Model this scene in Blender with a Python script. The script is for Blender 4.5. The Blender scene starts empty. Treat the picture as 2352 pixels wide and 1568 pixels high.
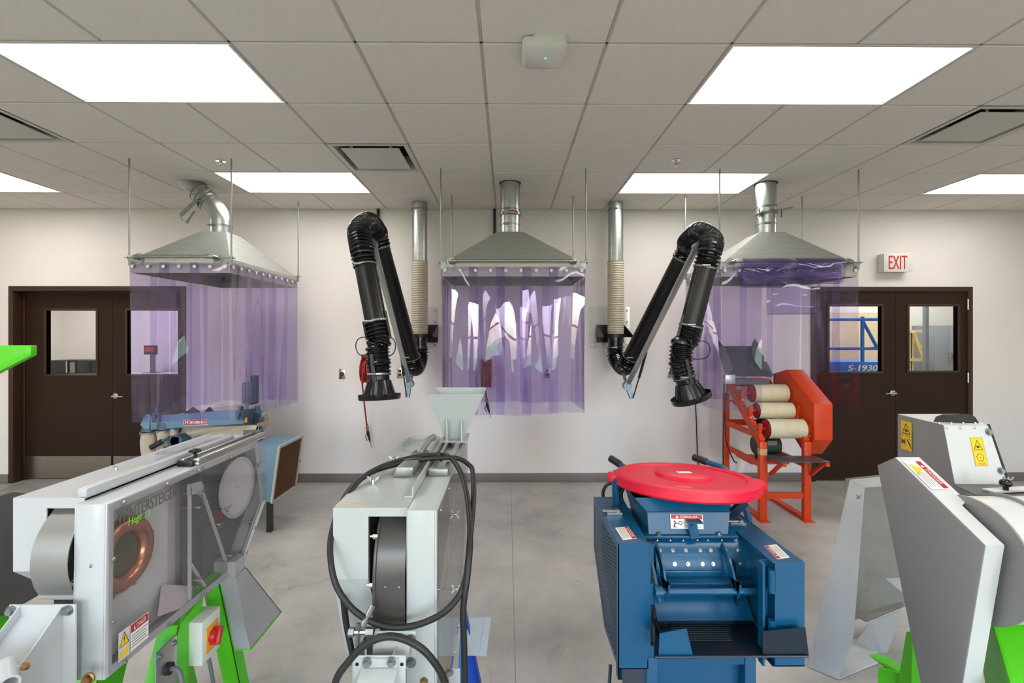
import bpy, bmesh, math, random
from mathutils import Vector, Matrix
random.seed(7)
R_ = math.radians
scene = bpy.context.scene
COL = scene.collection

# ------------------------------------------------------------------ camera, world, exposure
F_PX, CX, CY, YAW, CAM_Z = 1093.0, 1173.0, 770.0, R_(0.4), 1.65
cam_data = bpy.data.cameras.new('camera')
cam = bpy.data.objects.new('camera', cam_data)
COL.objects.link(cam)
cam_data.sensor_width = 36.0
cam_data.lens = F_PX / 2352 * 36.0
cam_data.shift_x = (1176 - CX) / 2352
cam_data.shift_y = (CY - 784) / 2352
cam_data.clip_start = 0.05
cam.location = (0, 0, CAM_Z)
cam.rotation_euler = (math.pi / 2, 0, -YAW)
scene.camera = cam

world = bpy.data.worlds.new('world')
scene.world = world
world.use_nodes = True
_n = world.node_tree.nodes; _l = world.node_tree.links
_sky = _n.new('ShaderNodeTexSky')
_sky.sky_type = 'NISHITA'
_sky.sun_disc = False
_sky.sun_elevation = R_(50)
_sky.sun_rotation = R_(120)
_sky.air_density = 1.0
_sky.dust_density = 2.0
_l.new(_sky.outputs[0], _n['Background'].inputs[0])
_n['Background'].inputs[1].default_value = 2.6

scene.view_settings.view_transform = 'Standard'
scene.view_settings.look = 'None'
scene.view_settings.gamma = 1.0
scene.view_settings.use_curve_mapping = False
scene.view_settings.exposure = 1.0
scene.cycles.use_denoising = True
scene.cycles.transparent_max_bounces = 48
scene.cycles.max_bounces = 6
scene.cycles.diffuse_bounces = 3
scene.cycles.glossy_bounces = 2
scene.cycles.transmission_bounces = 4
scene.cycles.caustics_reflective = False
scene.cycles.caustics_refractive = False
scene.cycles.sample_clamp_indirect = 4.0
scene.cycles.use_adaptive_sampling = True
scene.cycles.adaptive_threshold = 0.05

LAMP_STRENGTH = 4.6            # emission of the ceiling diffusers

# ------------------------------------------------------------------ helpers
def ray(px, py):
    x, y, z = (px - CX) / F_PX, 1.0, (CY - py) / F_PX
    c, s = math.cos(YAW), math.sin(YAW)
    return Vector((x * c + y * s, -x * s + y * c, z))
def at(px, py, X=None, Y=None, Z=None):
    """metric point seen at a photo pixel, on the plane X=, Y= or Z="""
    v = ray(px, py)
    if Y is not None: t = Y / v.y
    elif X is not None: t = X / v.x
    else: t = (Z - CAM_Z) / v.z
    return Vector((v.x * t, v.y * t, CAM_Z + v.z * t))

def lin(c):
    def f(u):
        u /= 255.0
        return u / 12.92 if u <= 0.04045 else ((u + 0.055) / 1.055) ** 2.4
    return tuple(f(u) for u in c)

MATS = {}
def mat(name, rgb, rough=0.5, metal=0.0, noise=0.0, nscale=8.0, bump=0.0, bscale=60.0, spec=0.5, dirt=None, dirt_amt=0.0, stretch=None, coat=0.0):
    """procedural principled material: base colour (sRGB 0-255) with noise variation, optional stains and fine relief"""
    m = bpy.data.materials.new(name); m.use_nodes = True
    nt = m.node_tree; N = nt.nodes; L = nt.links
    b = N['Principled BSDF']
    c = lin(rgb)
    b.inputs['Roughness'].default_value = rough
    b.inputs['Metallic'].default_value = metal
    b.inputs['Specular IOR Level'].default_value = spec
    b.inputs['Coat Weight'].default_value = coat
    b.inputs['Coat Roughness'].default_value = 0.1
    tc = N.new('ShaderNodeTexCoord')
    mp = N.new('ShaderNodeMapping'); L.new(tc.outputs['Object'], mp.inputs[0])
    if stretch: mp.inputs['Scale'].default_value = stretch
    nz = N.new('ShaderNodeTexNoise'); nz.inputs['Scale'].default_value = nscale; nz.inputs['Detail'].default_value = 5
    L.new(mp.outputs[0], nz.inputs['Vector'])
    rp = N.new('ShaderNodeValToRGB')
    k = noise
    rp.color_ramp.elements[0].position = 0.3; rp.color_ramp.elements[1].position = 0.7
    rp.color_ramp.elements[0].color = (*[max(0, u * (1 - k)) for u in c], 1)
    rp.color_ramp.elements[1].color = (*[min(1, u * (1 + k)) for u in c], 1)
    L.new(nz.outputs['Fac'], rp.inputs[0])
    out = rp.outputs[0]
    if dirt is not None:
        n2 = N.new('ShaderNodeTexNoise'); n2.inputs['Scale'].default_value = nscale * 0.45; n2.inputs['Detail'].default_value = 8
        n2.inputs['Roughness'].default_value = 0.7
        L.new(mp.outputs[0], n2.inputs['Vector'])
        r2 = N.new('ShaderNodeValToRGB'); r2.color_ramp.elements[0].position = 0.55; r2.color_ramp.elements[1].position = 0.78
        r2.color_ramp.elements[1].color = (dirt_amt,) * 3 + (1,)
        L.new(n2.outputs['Fac'], r2.inputs[0])
        mx = N.new('ShaderNodeMix'); mx.data_type = 'RGBA'
        L.new(r2.outputs[0], mx.inputs['Factor']); L.new(out, mx.inputs['A'])
        mx.inputs['B'].default_value = (*lin(dirt), 1)
        out = mx.outputs['Result']
    L.new(out, b.inputs['Base Color'])
    if bump > 0:
        nb = N.new('ShaderNodeTexNoise'); nb.inputs['Scale'].default_value = bscale; nb.inputs['Detail'].default_value = 3
        L.new(mp.outputs[0], nb.inputs['Vector'])
        bp = N.new('ShaderNodeBump'); bp.inputs['Strength'].default_value = bump; bp.inputs['Distance'].default_value = 0.004
        L.new(nb.outputs['Fac'], bp.inputs['Height']); L.new(bp.outputs[0], b.inputs['Normal'])
    MATS[name] = m
    return m

def clear_mat(name, tint, gloss_rough=0.03, ior=1.45, haze=0.0, haze_rgb=(200, 195, 205), boost=1.0):
    """thin clear or tinted sheet: straight-through tinted transmission with Fresnel reflection, a little haze"""
    m = bpy.data.materials.new(name); m.use_nodes = True
    nt = m.node_tree; N = nt.nodes; L = nt.links
    N.remove(N['Principled BSDF'])
    tr = N.new('ShaderNodeBsdfTransparent'); tr.inputs[0].default_value = (*tint, 1)
    gl = N.new('ShaderNodeBsdfGlossy'); gl.inputs['Roughness'].default_value = gloss_rough
    fr = N.new('ShaderNodeFresnel')
    ge = N.new('ShaderNodeNewGeometry'); mi = N.new('ShaderNodeMix'); mi.inputs['A'].default_value = ior; mi.inputs['B'].default_value = 1.0 / ior
    L.new(ge.outputs['Backfacing'], mi.inputs['Factor']); L.new(mi.outputs['Result'], fr.inputs[0])   # thin sheet: both faces reflect alike
    tc = N.new('ShaderNodeTexCoord')
    nz = N.new('ShaderNodeTexNoise'); nz.inputs['Scale'].default_value = 3.0
    L.new(tc.outputs['Object'], nz.inputs['Vector'])
    bp = N.new('ShaderNodeBump'); bp.inputs['Strength'].default_value = 0.05; bp.inputs['Distance'].default_value = 0.01
    L.new(nz.outputs['Fac'], bp.inputs['Height']); L.new(bp.outputs[0], gl.inputs['Normal'])
    src = tr
    if haze > 0:
        df = N.new('ShaderNodeBsdfDiffuse'); df.inputs[0].default_value = (*lin(haze_rgb), 1)
        mh = N.new('ShaderNodeMixShader'); mh.inputs[0].default_value = haze
        L.new(tr.outputs[0], mh.inputs[1]); L.new(df.outputs[0], mh.inputs[2]); src = mh
    mx = N.new('ShaderNodeMixShader')
    if boost != 1.0:
        mt = N.new('ShaderNodeMath'); mt.operation = 'MULTIPLY'; mt.inputs[1].default_value = boost; mt.use_clamp = True
        L.new(fr.outputs[0], mt.inputs[0]); L.new(mt.outputs[0], mx.inputs[0])
    else:
        L.new(fr.outputs[0], mx.inputs[0])
    L.new(src.outputs[0], mx.inputs[1]); L.new(gl.outputs[0], mx.inputs[2])
    L.new(mx.outputs[0], N['Material Output'].inputs[0])
    MATS[name] = m
    return m

def emit_mat(name, rgb, strength):
    m = bpy.data.materials.new(name); m.use_nodes = True
    N = m.node_tree.nodes
    b = N['Principled BSDF']
    b.inputs['Base Color'].default_value = (*lin(rgb), 1)
    b.inputs['Emission Color'].default_value = (*lin(rgb), 1)
    b.inputs['Emission Strength'].default_value = strength
    MATS[name] = m
    return m

def ray_plane(px, py, p, n):
    v = ray(px, py); c = Vector((0, 0, CAM_Z)); t = (Vector(p) - c).dot(n) / v.dot(n)
    return c + v * t

class MB:
    """collects shapes (world coordinates) for ONE mesh object"""
    def __init__(self, M=None):
        self.v = []; self.f = []; self.M = M
    def add(self, vs, fs):
        n = len(self.v)
        self.v += [Vector(p) for p in vs]
        self.f += [tuple(i + n for i in q) for q in fs]
        return self
    def hexa(self, p):
        return self.add(p, [(0, 3, 2, 1), (4, 5, 6, 7), (0, 1, 5, 4), (1, 2, 6, 5), (2, 3, 7, 6), (3, 0, 4, 7)])
    def box(self, x0, x1, y0, y1, z0, z1):
        return self.hexa([(x0, y0, z0), (x1, y0, z0), (x1, y1, z0), (x0, y1, z0), (x0, y0, z1), (x1, y0, z1), (x1, y1, z1), (x0, y1, z1)])
    def cbox(self, c, s):
        return self.box(c[0] - s[0] / 2, c[0] + s[0] / 2, c[1] - s[1] / 2, c[1] + s[1] / 2, c[2] - s[2] / 2, c[2] + s[2] / 2)
    def bar(self, p0, p1, w, h, up=(0, 0, 1)):
        """rectangular bar from p0 to p1; w across, h along up"""
        p0, p1 = Vector(p0), Vector(p1); d = (p1 - p0).normalized(); up = Vector(up)
        s = d.cross(up)
        if s.length < 1e-4: s = d.cross(Vector((1, 0, 0)))
        s.normalize(); u = s.cross(d).normalized()
        q = []
        for p in (p0, p1):
            q += [p - s * w / 2 - u * h / 2, p + s * w / 2 - u * h / 2, p + s * w / 2 + u * h / 2, p - s * w / 2 + u * h / 2]
        return self.hexa(q)
    def loft(self, a, b):
        """two polygons with as many points: sides and caps"""
        n = len(a)
        return self.add(list(a) + list(b), [tuple(range(n))[::-1], tuple(range(n, 2 * n))] + [(i, (i + 1) % n, n + (i + 1) % n, n + i) for i in range(n)])
    def prism(self, poly, axis, a, b):
        def m(p, t):
            return (t, p[0], p[1]) if axis == 'X' else (p[0], t, p[1]) if axis == 'Y' else (p[0], p[1], t)
        return self.loft([m(p, a) for p in poly], [m(p, b) for p in poly])
    def plate(self, pts, th, flip=False):
        """flat polygon given thickness along its normal"""
        pts = [Vector(p) for p in pts]
        n = Vector((0, 0, 0))
        for i in range(len(pts)):
            n += pts[i].cross(pts[(i + 1) % len(pts)])
        n.normalize()
        if flip: n = -n
        return self.loft(pts, [p + n * th for p in pts])
    def frame(self, d):
        d = Vector(d).normalized()
        a = Vector((0, 0, 1)) if abs(d.z) < 0.9 else Vector((1, 0, 0))
        s = d.cross(a).normalized(); u = s.cross(d).normalized()
        return s, u, d
    def cyl(self, p0, p1, r0, r1=None, n=16, caps=True):
        p0, p1 = Vector(p0), Vector(p1); r1 = r0 if r1 is None else r1
        s, u, d = self.frame(p1 - p0)
        A = [p0 + (s * math.cos(t) + u * math.sin(t)) * r0 for t in [2 * math.pi * i / n for i in range(n)]]
        B = [p1 + (s * math.cos(t) + u * math.sin(t)) * r1 for t in [2 * math.pi * i / n for i in range(n)]]
        fs = [(i, (i + 1) % n, n + (i + 1) % n, n + i) for i in range(n)]
        if caps: fs += [tuple(range(n))[::-1], tuple(range(n, 2 * n))]
        return self.add(A + B, fs)
    def ring(self, p0, p1, ro, ri, n=24):
        """hollow cylinder"""
        s, u, d = self.frame(Vector(p1) - Vector(p0)); V = []
        for p, r in ((p0, ro), (p1, ro), (p1, ri), (p0, ri)):
            V += [Vector(p) + (s * math.cos(2 * math.pi * i / n) + u * math.sin(2 * math.pi * i / n)) * r for i in range(n)]
        fs = []
        for k in range(4):
            a, b = k * n, ((k + 1) % 4) * n
            fs += [(a + i, a + (i + 1) % n, b + (i + 1) % n, b + i) for i in range(n)]
        return self.add(V, fs)
    def lathe(self, prof, o, axis=(0, 0, 1), n=24, cap0=False, cap1=False):
        o = Vector(o); s, u, d = self.frame(axis); V = []
        for r, h in prof:
            V += [o + d * h + (s * math.cos(2 * math.pi * i / n) + u * math.sin(2 * math.pi * i / n)) * r for i in range(n)]
        fs = []
        for k in range(len(prof) - 1):
            a, b = k * n, (k + 1) * n
            fs += [(a + i, a + (i + 1) % n, b + (i + 1) % n, b + i) for i in range(n)]
        if cap0: fs.append(tuple(range(n))[::-1])
        if cap1: fs.append(tuple(range((len(prof) - 1) * n, len(prof) * n)))
        return self.add(V, fs)
    def tube(self, path, r, n=8, closed=False, caps=True):
        """swept tube with parallel transport; r a number or a list"""
        path = [Vector(p) for p in path]; m = len(path)
        rs = r if isinstance(r, (list, tuple)) else [r] * m
        tan = []
        for i in range(m):
            a = path[(i - 1) % m] if (closed or i > 0) else path[i]
            b = path[(i + 1) % m] if (closed or i < m - 1) else path[i]
            tan.append((b - a).normalized())
        s, u, d = self.frame(tan[0]); V = []
        for i in range(m):
            if i:
                q = tan[i - 1].rotation_difference(tan[i]); s = (q @ s).normalized()
                s = (s - tan[i] * s.dot(tan[i])).normalized()
            u = tan[i].cross(s)
            V += [path[i] + (s * math.cos(2 * math.pi * k / n) + u * math.sin(2 * math.pi * k / n)) * rs[i] for k in range(n)]
        fs = []
        for j in range(m if closed else m - 1):
            a, b = j * n, ((j + 1) % m) * n
            fs += [(a + k, a + (k + 1) % n, b + (k + 1) % n, b + k) for k in range(n)]
        if caps and not closed: fs += [tuple(range(n))[::-1], tuple(range((m - 1) * n, m * n))]
        return self.add(V, fs)
    def torus(self, c, axis, R, r, n=28, k=8, a0=0, a1=None):
        s, u, d = self.frame(axis); c = Vector(c)
        full = a1 is None
        m = n if full else n + 1
        path = [c + (s * math.cos(t) + u * math.sin(t)) * R for t in [a0 + ((2 * math.pi if full else a1 - a0) * i / n) for i in range(m)]]
        return self.tube(path, r, k, closed=full)
    def ball(self, c, r, n=12, sz=(1, 1, 1)):
        c = Vector(c); V = [c + Vector((0, 0, -r * sz[2]))]; m = n // 2
        for j in range(1, m):
            ph = -math.pi / 2 + math.pi * j / m
            V += [c + Vector((r * sz[0] * math.cos(ph) * math.cos(2 * math.pi * i / n), r * sz[1] * math.cos(ph) * math.sin(2 * math.pi * i / n), r * sz[2] * math.sin(ph))) for i in range(n)]
        V.append(c + Vector((0, 0, r * sz[2]))); T = len(V) - 1
        fs = [(0, 1 + (i + 1) % n, 1 + i) for i in range(n)]
        for j in range(m - 2):
            a, b = 1 + j * n, 1 + (j + 1) * n
            fs += [(a + i, a + (i + 1) % n, b + (i + 1) % n, b + i) for i in range(n)]
        a = 1 + (m - 2) * n
        fs += [(a + i, a + (i + 1) % n, T) for i in range(n)]
        return self.add(V, fs)
    def quad(self, a, b, c, d):
        return self.add([a, b, c, d], [(0, 1, 2, 3)])
    def sheet(self, grid, th):
        """grid[i][j] of points -> closed thin sheet"""
        ni, nj = len(grid), len(grid[0])
        P = [[Vector(p) for p in r] for r in grid]
        def nrm(i, j):
            a = P[min(i + 1, ni - 1)][j] - P[max(i - 1, 0)][j]; b = P[i][min(j + 1, nj - 1)] - P[i][max(j - 1, 0)]
            return a.cross(b).normalized()
        V = [P[i][j] for i in range(ni) for j in range(nj)] + [P[i][j] + nrm(i, j) * th for i in range(ni) for j in range(nj)]
        o = ni * nj; fs = []
        I = lambda i, j: i * nj + j
        for i in range(ni - 1):
            for j in range(nj - 1):
                fs.append((I(i, j), I(i, j + 1), I(i + 1, j + 1), I(i + 1, j)))
                fs.append((o + I(i, j), o + I(i + 1, j), o + I(i + 1, j + 1), o + I(i, j + 1)))
        for i in range(ni - 1):
            for j in (0, nj - 1): fs.append((I(i, j), I(i + 1, j), o + I(i + 1, j), o + I(i, j)))
        for j in range(nj - 1):
            for i in (0, ni - 1): fs.append((I(i, j), I(i, j + 1), o + I(i, j + 1), o + I(i, j)))
        return self.add(V, fs)

WORLD = {}
def tag(o, label, cat, group=None, kind=None):
    if label: o['label'] = label
    if cat: o['category'] = cat
    if group: o['group'] = group
    if kind: o['kind'] = kind
    return o
def thing(name, label, cat, loc=(0, 0, 0), group=None, kind=None):
    o = bpy.data.objects.new(name, None); COL.objects.link(o)
    o.empty_display_size = 0.1
    o.location = loc; WORLD[o.name] = Vector(loc)
    return tag(o, label, cat, group, kind)
def link_mesh(name, me, parent, origin):
    o = bpy.data.objects.new(name, me); COL.objects.link(o)
    WORLD[o.name] = Vector(origin)
    if parent is not None:
        o.parent = parent; o.location = Vector(origin) - WORLD[parent.name]
    else:
        o.location = origin
    return o
def build(name, mb, material, parent=None, bevel=0.0, smooth=None, seg=2):
    V = [mb.M @ p for p in mb.v] if mb.M is not None else mb.v
    lo = Vector([min(p[i] for p in V) for i in range(3)]); hi = Vector([max(p[i] for p in V) for i in range(3)])
    c = (lo + hi) / 2
    me = bpy.data.meshes.new(name)
    me.from_pydata([p - c for p in V], [], mb.f)
    bm = bmesh.new(); bm.from_mesh(me)
    bmesh.ops.recalc_face_normals(bm, faces=bm.faces)
    if bevel > 0:
        es = [e for e in bm.edges if len(e.link_faces) == 2 and e.calc_face_angle(0) > R_(25)]
        try: bmesh.ops.bevel(bm, geom=es, offset=bevel, segments=seg, profile=0.5, affect='EDGES', clamp_overlap=True)
        except Exception: pass
        smooth = 40 if smooth is None else smooth
    bm.to_mesh(me); bm.free()
    if smooth:
        me.polygons.foreach_set('use_smooth', [True] * len(me.polygons))
        me.set_sharp_from_angle(angle=R_(smooth))
    me.materials.append(MATS[material] if isinstance(material, str) else material)
    return link_mesh(name, me, parent, c)
def copy_at(src, origin, parent=None):
    """shares the mesh of src"""
    return link_mesh(src.name.split('.')[0], src.data, parent, origin)

_text_cache = {}
def text_mesh(s):
    if s not in _text_cache:
        cu = bpy.data.curves.new('t', 'FONT'); cu.body = s; cu.size = 1.0; cu.resolution_u = 3
        o = bpy.data.objects.new('t', cu); COL.objects.link(o)
        bpy.context.view_layer.update()
        me = bpy.data.meshes.new_from_object(o.evaluated_get(bpy.context.evaluated_depsgraph_get()))
        vs = [v.co.copy() for v in me.vertices]; fs = [tuple(p.vertices) for p in me.polygons]
        bpy.data.objects.remove(o); bpy.data.curves.remove(cu); bpy.data.meshes.remove(me)
        _text_cache[s] = (vs, fs)
    return _text_cache[s]
def add_text(mb, s, o, ux, uy, w, h, lift=0.0004, slant=0.0, bold=0.0):
    """lettering s fitted into the w x h box at o (lower-left corner) spanned by unit vectors ux, uy"""
    vs, fs = text_mesh(s)
    x0 = min(p.x for p in vs); x1 = max(p.x for p in vs); y0 = min(p.y for p in vs); y1 = max(p.y for p in vs)
    o, ux, uy = Vector(o), Vector(ux), Vector(uy); n = ux.cross(uy).normalized()
    def tr(p, dx=0):
        u = (p.x - x0) / (x1 - x0) * w; v = (p.y - y0) / (y1 - y0) * h
        return o + ux * (u + slant * v + dx) + uy * v + n * lift
    mb.add([tr(p) for p in vs], fs)
    if bold:
        mb.add([tr(p, bold) + n * 0.0001 for p in vs], fs)
    return mb
def ring_prism(mb, outer, inner, axis, a, b):
    """flat frame between two polygons of as many points, extruded along axis"""
    def m(p, t): return (t, p[0], p[1]) if axis == 'X' else (p[0], t, p[1]) if axis == 'Y' else (p[0], p[1], t)
    n = len(outer); V = [m(p, a) for p in outer] + [m(p, a) for p in inner] + [m(p, b) for p in outer] + [m(p, b) for p in inner]; fs = []
    for i in range(n):
        j = (i + 1) % n
        fs += [(i, j, n + j, n + i), (2 * n + i, 2 * n + j, 3 * n + j, 3 * n + i), (i, j, 2 * n + j, 2 * n + i), (n + i, n + j, 3 * n + j, 3 * n + i)]
    return mb.add(V, fs)
class Decal:
    """flat printed sheet: lower-left corner o, unit vectors ux/uy; elements are thin printed shapes"""
    def __init__(self, o, ux, uy, M=None):
        self.o, self.ux, self.uy = Vector(o), Vector(ux).normalized(), Vector(uy).normalized()
        self.n = self.ux.cross(self.uy).normalized(); self.M = M; self.parts = {}
    def p(self, u, v, lift=0.0): return self.o + self.ux * u + self.uy * v + self.n * lift
    def get(self, key):
        if key not in self.parts: self.parts[key] = MB(self.M)
        return self.parts[key]
    def poly(self, key, pts, lift=0.0008):
        self.get(key).add([self.p(u, v, lift) for u, v in pts], [tuple(range(len(pts)))]); return self
    def rect(self, key, u0, v0, u1, v1, lift=0.0008):
        return self.poly(key, [(u0, v0), (u1, v0), (u1, v1), (u0, v1)], lift)
    def line(self, key, a, b, w, lift=0.0009):
        d = Vector((b[0] - a[0], b[1] - a[1])); L = d.length; d /= L; s = Vector((-d.y, d.x)) * w / 2
        return self.poly(key, [(a[0] - s.x, a[1] - s.y), (b[0] - s.x, b[1] - s.y), (b[0] + s.x, b[1] + s.y), (a[0] + s.x, a[1] + s.y)], lift)
    def outline(self, key, pts, w, lift=0.0009):
        for i in range(len(pts)): self.line(key, pts[i], pts[(i + 1) % len(pts)], w, lift)
        return self
    def disc(self, key, c, r, lift=0.0009, n=14):
        return self.poly(key, [(c[0] + r * math.cos(2 * math.pi * i / n), c[1] + r * math.sin(2 * math.pi * i / n)) for i in range(n)], lift)
    def text(self, key, s, u, v, w, h, lift=0.0010, slant=0.0, bold=0.0):
        add_text(self.get(key), s, self.p(u, v), self.ux, self.uy, w, h, lift, slant, bold); return self
    def make(self, name, w, h, base_mat, parent, th=0.0006, names=None, label=None):
        b = MB(self.M)
        b.hexa([self.p(0, 0), self.p(w, 0), self.p(w, h), self.p(0, h), self.p(0, 0, th), self.p(w, 0, th), self.p(w, h, th), self.p(0, h, th)])
        s = build(name, b, base_mat, parent)
        if label: s['label'] = label
        for k, m in self.parts.items():
            build((names or {}).get(k, 'print'), m, k, s)
        return s

def bolt(mb, p, axis, r=0.006, h=0.004):
    """bolt head: washer and low hexagon"""
    p = Vector(p); a = Vector(axis).normalized()
    mb.cyl(p, p + a * h * 0.35, r * 1.45, n=12)
    mb.cyl(p + a * h * 0.3, p + a * h * 1.5, r, r * 0.9, n=6)
def screw(mb, p, axis, r=0.006, h=0.003):
    p = Vector(p); a = Vector(axis).normalized()
    mb.lathe([(r, 0), (r * 0.95, h * 0.5), (r * 0.6, h * 0.95), (r * 0.25, h)], p, a, n=12, cap1=True)
def wingnut(mb, p, axis, up=(0, 0, 1), s=0.02):
    p = Vector(p); a = Vector(axis).normalized(); u = Vector(up).normalized()
    mb.cyl(p, p + a * s * 0.6, s * 0.32, s * 0.25, n=10)
    mb.cyl(p + a * s * 0.5, p + a * s * 1.0, s * 0.12, n=8)
    for k in (-1, 1):
        q = [p + u * k * s * 0.2 + a * s * 0.25, p + u * k * s * 0.75 + a * s * 0.65, p + u * k * s * 0.95 + a * s * 1.0, p + u * k * s * 0.75 + a * s * 1.1, p + u * k * s * 0.25 + a * s * 0.6]
        mb.plate(q, s * 0.12)
def spline(pts, n=8):
    """Catmull-Rom through pts"""
    P = [Vector(p) for p in pts]; P = [P[0] * 2 - P[1]] + P + [P[-1] * 2 - P[-2]]; out = []
    for i in range(1, len(P) - 2):
        for k in range(n):
            t = k / n; a, b, c, d = P[i - 1], P[i], P[i + 1], P[i + 2]
            out.append(0.5 * ((2 * b) + (c - a) * t + (2 * a - 5 * b + 4 * c - d) * t * t + (3 * b - a - 3 * c + d) * t ** 3))
    out.append(P[-2]); return out
def resample(path, step):
    path = [Vector(p) for p in path]; out = [path[0]]; acc = 0.0
    for a, b in zip(path, path[1:]):
        L = (b - a).length; t = step - acc
        while t <= L:
            out.append(a + (b - a) * (t / L)); t += step
        acc = (acc + L) % step if L else acc
    if (out[-1] - path[-1]).length > step * 0.3: out.append(path[-1])
    return out
def hose(mb, path, r, pitch=0.02, depth=0.007, n=20):
    """corrugated hose along a path"""
    q = resample(path, pitch / 4)
    rs = [[r, r - depth * 0.15, r - depth, r - depth * 0.8][i % 4] for i in range(len(q))]
    return mb.tube(q, rs, n, caps=False)
# ------------------------------------------------------------------ materials of the room
mat('wall_paint', (232, 225, 220), 0.75, noise=0.015, nscale=3, bump=0.03, bscale=250)
mat('ceiling_tile', (236, 230, 222), 0.9, noise=0.02, nscale=40, bump=0.10, bscale=400)
mat('ceiling_grid', (196, 190, 181), 0.6, noise=0.02)
mat('ceiling_rest', (205, 198, 188), 0.9, noise=0.03)
mat('base_vinyl', (118, 108, 102), 0.5, noise=0.04)
mat('door_brown', (44, 25, 15), 0.5, noise=0.03, nscale=5, spec=0.25)
mat('frame_brown', (58, 37, 26), 0.45, noise=0.03, nscale=5, spec=0.4)
mat('kick_steel', (168, 160, 150), 0.28, metal=1.0, noise=0.04, nscale=5, stretch=(1, 1, 30))
mat('chrome', (205, 205, 205), 0.22, metal=1.0)
mat('zinc', (150, 153, 153), 0.36, metal=0.9, noise=0.10, nscale=25)
mat('galvanized', (176, 180, 176), 0.34, metal=1.0, noise=0.07, nscale=7, bump=0.02, bscale=30, stretch=(1, 1, 6))
mat('galv_sheet', (168, 170, 164), 0.45, metal=0.5, noise=0.08, nscale=5, stretch=(1, 1, 8))
mat('galv_band', (190, 188, 178), 0.5, metal=0.3, noise=0.09, nscale=18)
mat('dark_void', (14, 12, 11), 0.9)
mat('white_plastic', (222, 221, 214), 0.4, noise=0.01)
mat('vent_white', (205, 201, 193), 0.45, noise=0.01)
mat('lamp_frame', (225, 222, 215), 0.5)
mat('black_paint', (22, 22, 23), 0.4, noise=0.08)
mat('black_rubber', (26, 25, 25), 0.5, noise=0.10, nscale=30)
mat('black_gloss', (10, 10, 12), 0.22, noise=0.1, nscale=40, spec=0.6)
mat('red_letter', (206, 40, 44), 0.45)
mat('white_print', (238, 236, 230), 0.5)
mat('black_print', (28, 27, 27), 0.5)
mat('grey_print', (120, 118, 116), 0.5)
mat('red_print', (176, 30, 46), 0.45)
mat('yellow_print', (240, 200, 20), 0.4)
mat('orange_print', (232, 168, 30), 0.4)
mat('green_led', (60, 235, 150), 0.4)
emit_mat('green_led', (40, 230, 130), 2.5)
emit_mat('diffuser_light', (255, 253, 250), LAMP_STRENGTH)
emit_mat('far_fill_light', (255, 253, 250), 18.0)
clear_mat('window_glass', (0.97, 0.985, 0.98), 0.01, 1.25)

def floor_mat():
    m = bpy.data.materials.new('concrete'); m.use_nodes = True
    N = m.node_tree.nodes; L = m.node_tree.links; b = N['Principled BSDF']
    tc = N.new('ShaderNodeTexCoord')
    def noise(s, d=8, r=0.6):
        n = N.new('ShaderNodeTexNoise'); n.inputs['Scale'].default_value = s; n.inputs['Detail'].default_value = d; n.inputs['Roughness'].default_value = r
        L.new(tc.outputs['Object'], n.inputs['Vector']); return n
    def ramp(src, p0, c0, p1, c1):
        r = N.new('ShaderNodeValToRGB'); r.color_ramp.elements[0].position = p0; r.color_ramp.elements[1].position = p1
        r.color_ramp.elements[0].color = (*c0, 1); r.color_ramp.elements[1].color = (*c1, 1); L.new(src, r.inputs[0]); return r
    a = ramp(noise(1.3, 10, 0.65).outputs['Fac'], 0.3, lin((150, 147, 140)), 0.7, lin((198, 193, 185)))
    n2 = noise(2.2, 12, 0.75); n2.inputs['Distortion'].default_value = 1.6
    s = ramp(n2.outputs['Fac'], 0.54, (0, 0, 0), 0.72, (0.55, 0.55, 0.55))
    mx = N.new('ShaderNodeMix'); mx.data_type = 'RGBA'
    L.new(s.outputs[0], mx.inputs['Factor']); L.new(a.outputs[0], mx.inputs['A']); mx.inputs['B'].default_value = (*lin((116, 113, 107)), 1)
    n3 = noise(11.0, 4, 0.5)
    s3 = ramp(n3.outputs['Fac'], 0.70, (0, 0, 0), 0.78, (0.45, 0.45, 0.45))
    m2 = N.new('ShaderNodeMix'); m2.data_type = 'RGBA'
    L.new(s3.outputs[0], m2.inputs['Factor']); L.new(mx.outputs['Result'], m2.inputs['A']); m2.inputs['B'].default_value = (*lin((120, 114, 106)), 1)
    L.new(m2.outputs['Result'], b.inputs['Base Color'])
    rr = ramp(noise(3.0).outputs['Fac'], 0.3, (0.34,) * 3, 0.7, (0.55,) * 3); L.new(rr.outputs[0], b.inputs['Roughness'])
    bp = N.new('ShaderNodeBump'); bp.inputs['Strength'].default_value = 0.05; bp.inputs['Distance'].default_value = 0.004
    L.new(noise(40).outputs['Fac'], bp.inputs['Height']); L.new(bp.outputs[0], b.inputs['Normal'])
    MATS['concrete'] = m
floor_mat()

# ------------------------------------------------------------------ room shell
XL, XR, YB, YF, ZC = -6.5, 6.5, -4.6, 5.36, 3.065
WT = 0.16
def struct(name, mb, m, **k):
    o = build(name, mb, m, **k); o['kind'] = 'structure'; return o

struct('floor', MB().box(-9.8, 9.8, YB - 0.2, 9.8, -0.12, 0.0), 'concrete')
fl = bpy.data.objects['floor']
build('control_joint', MB().box(.036, .0415, .3, YF - .02, .0002, .0006), mat('joint_dark', (146, 142, 136), 0.7, noise=0.2, nscale=6), fl)
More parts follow.
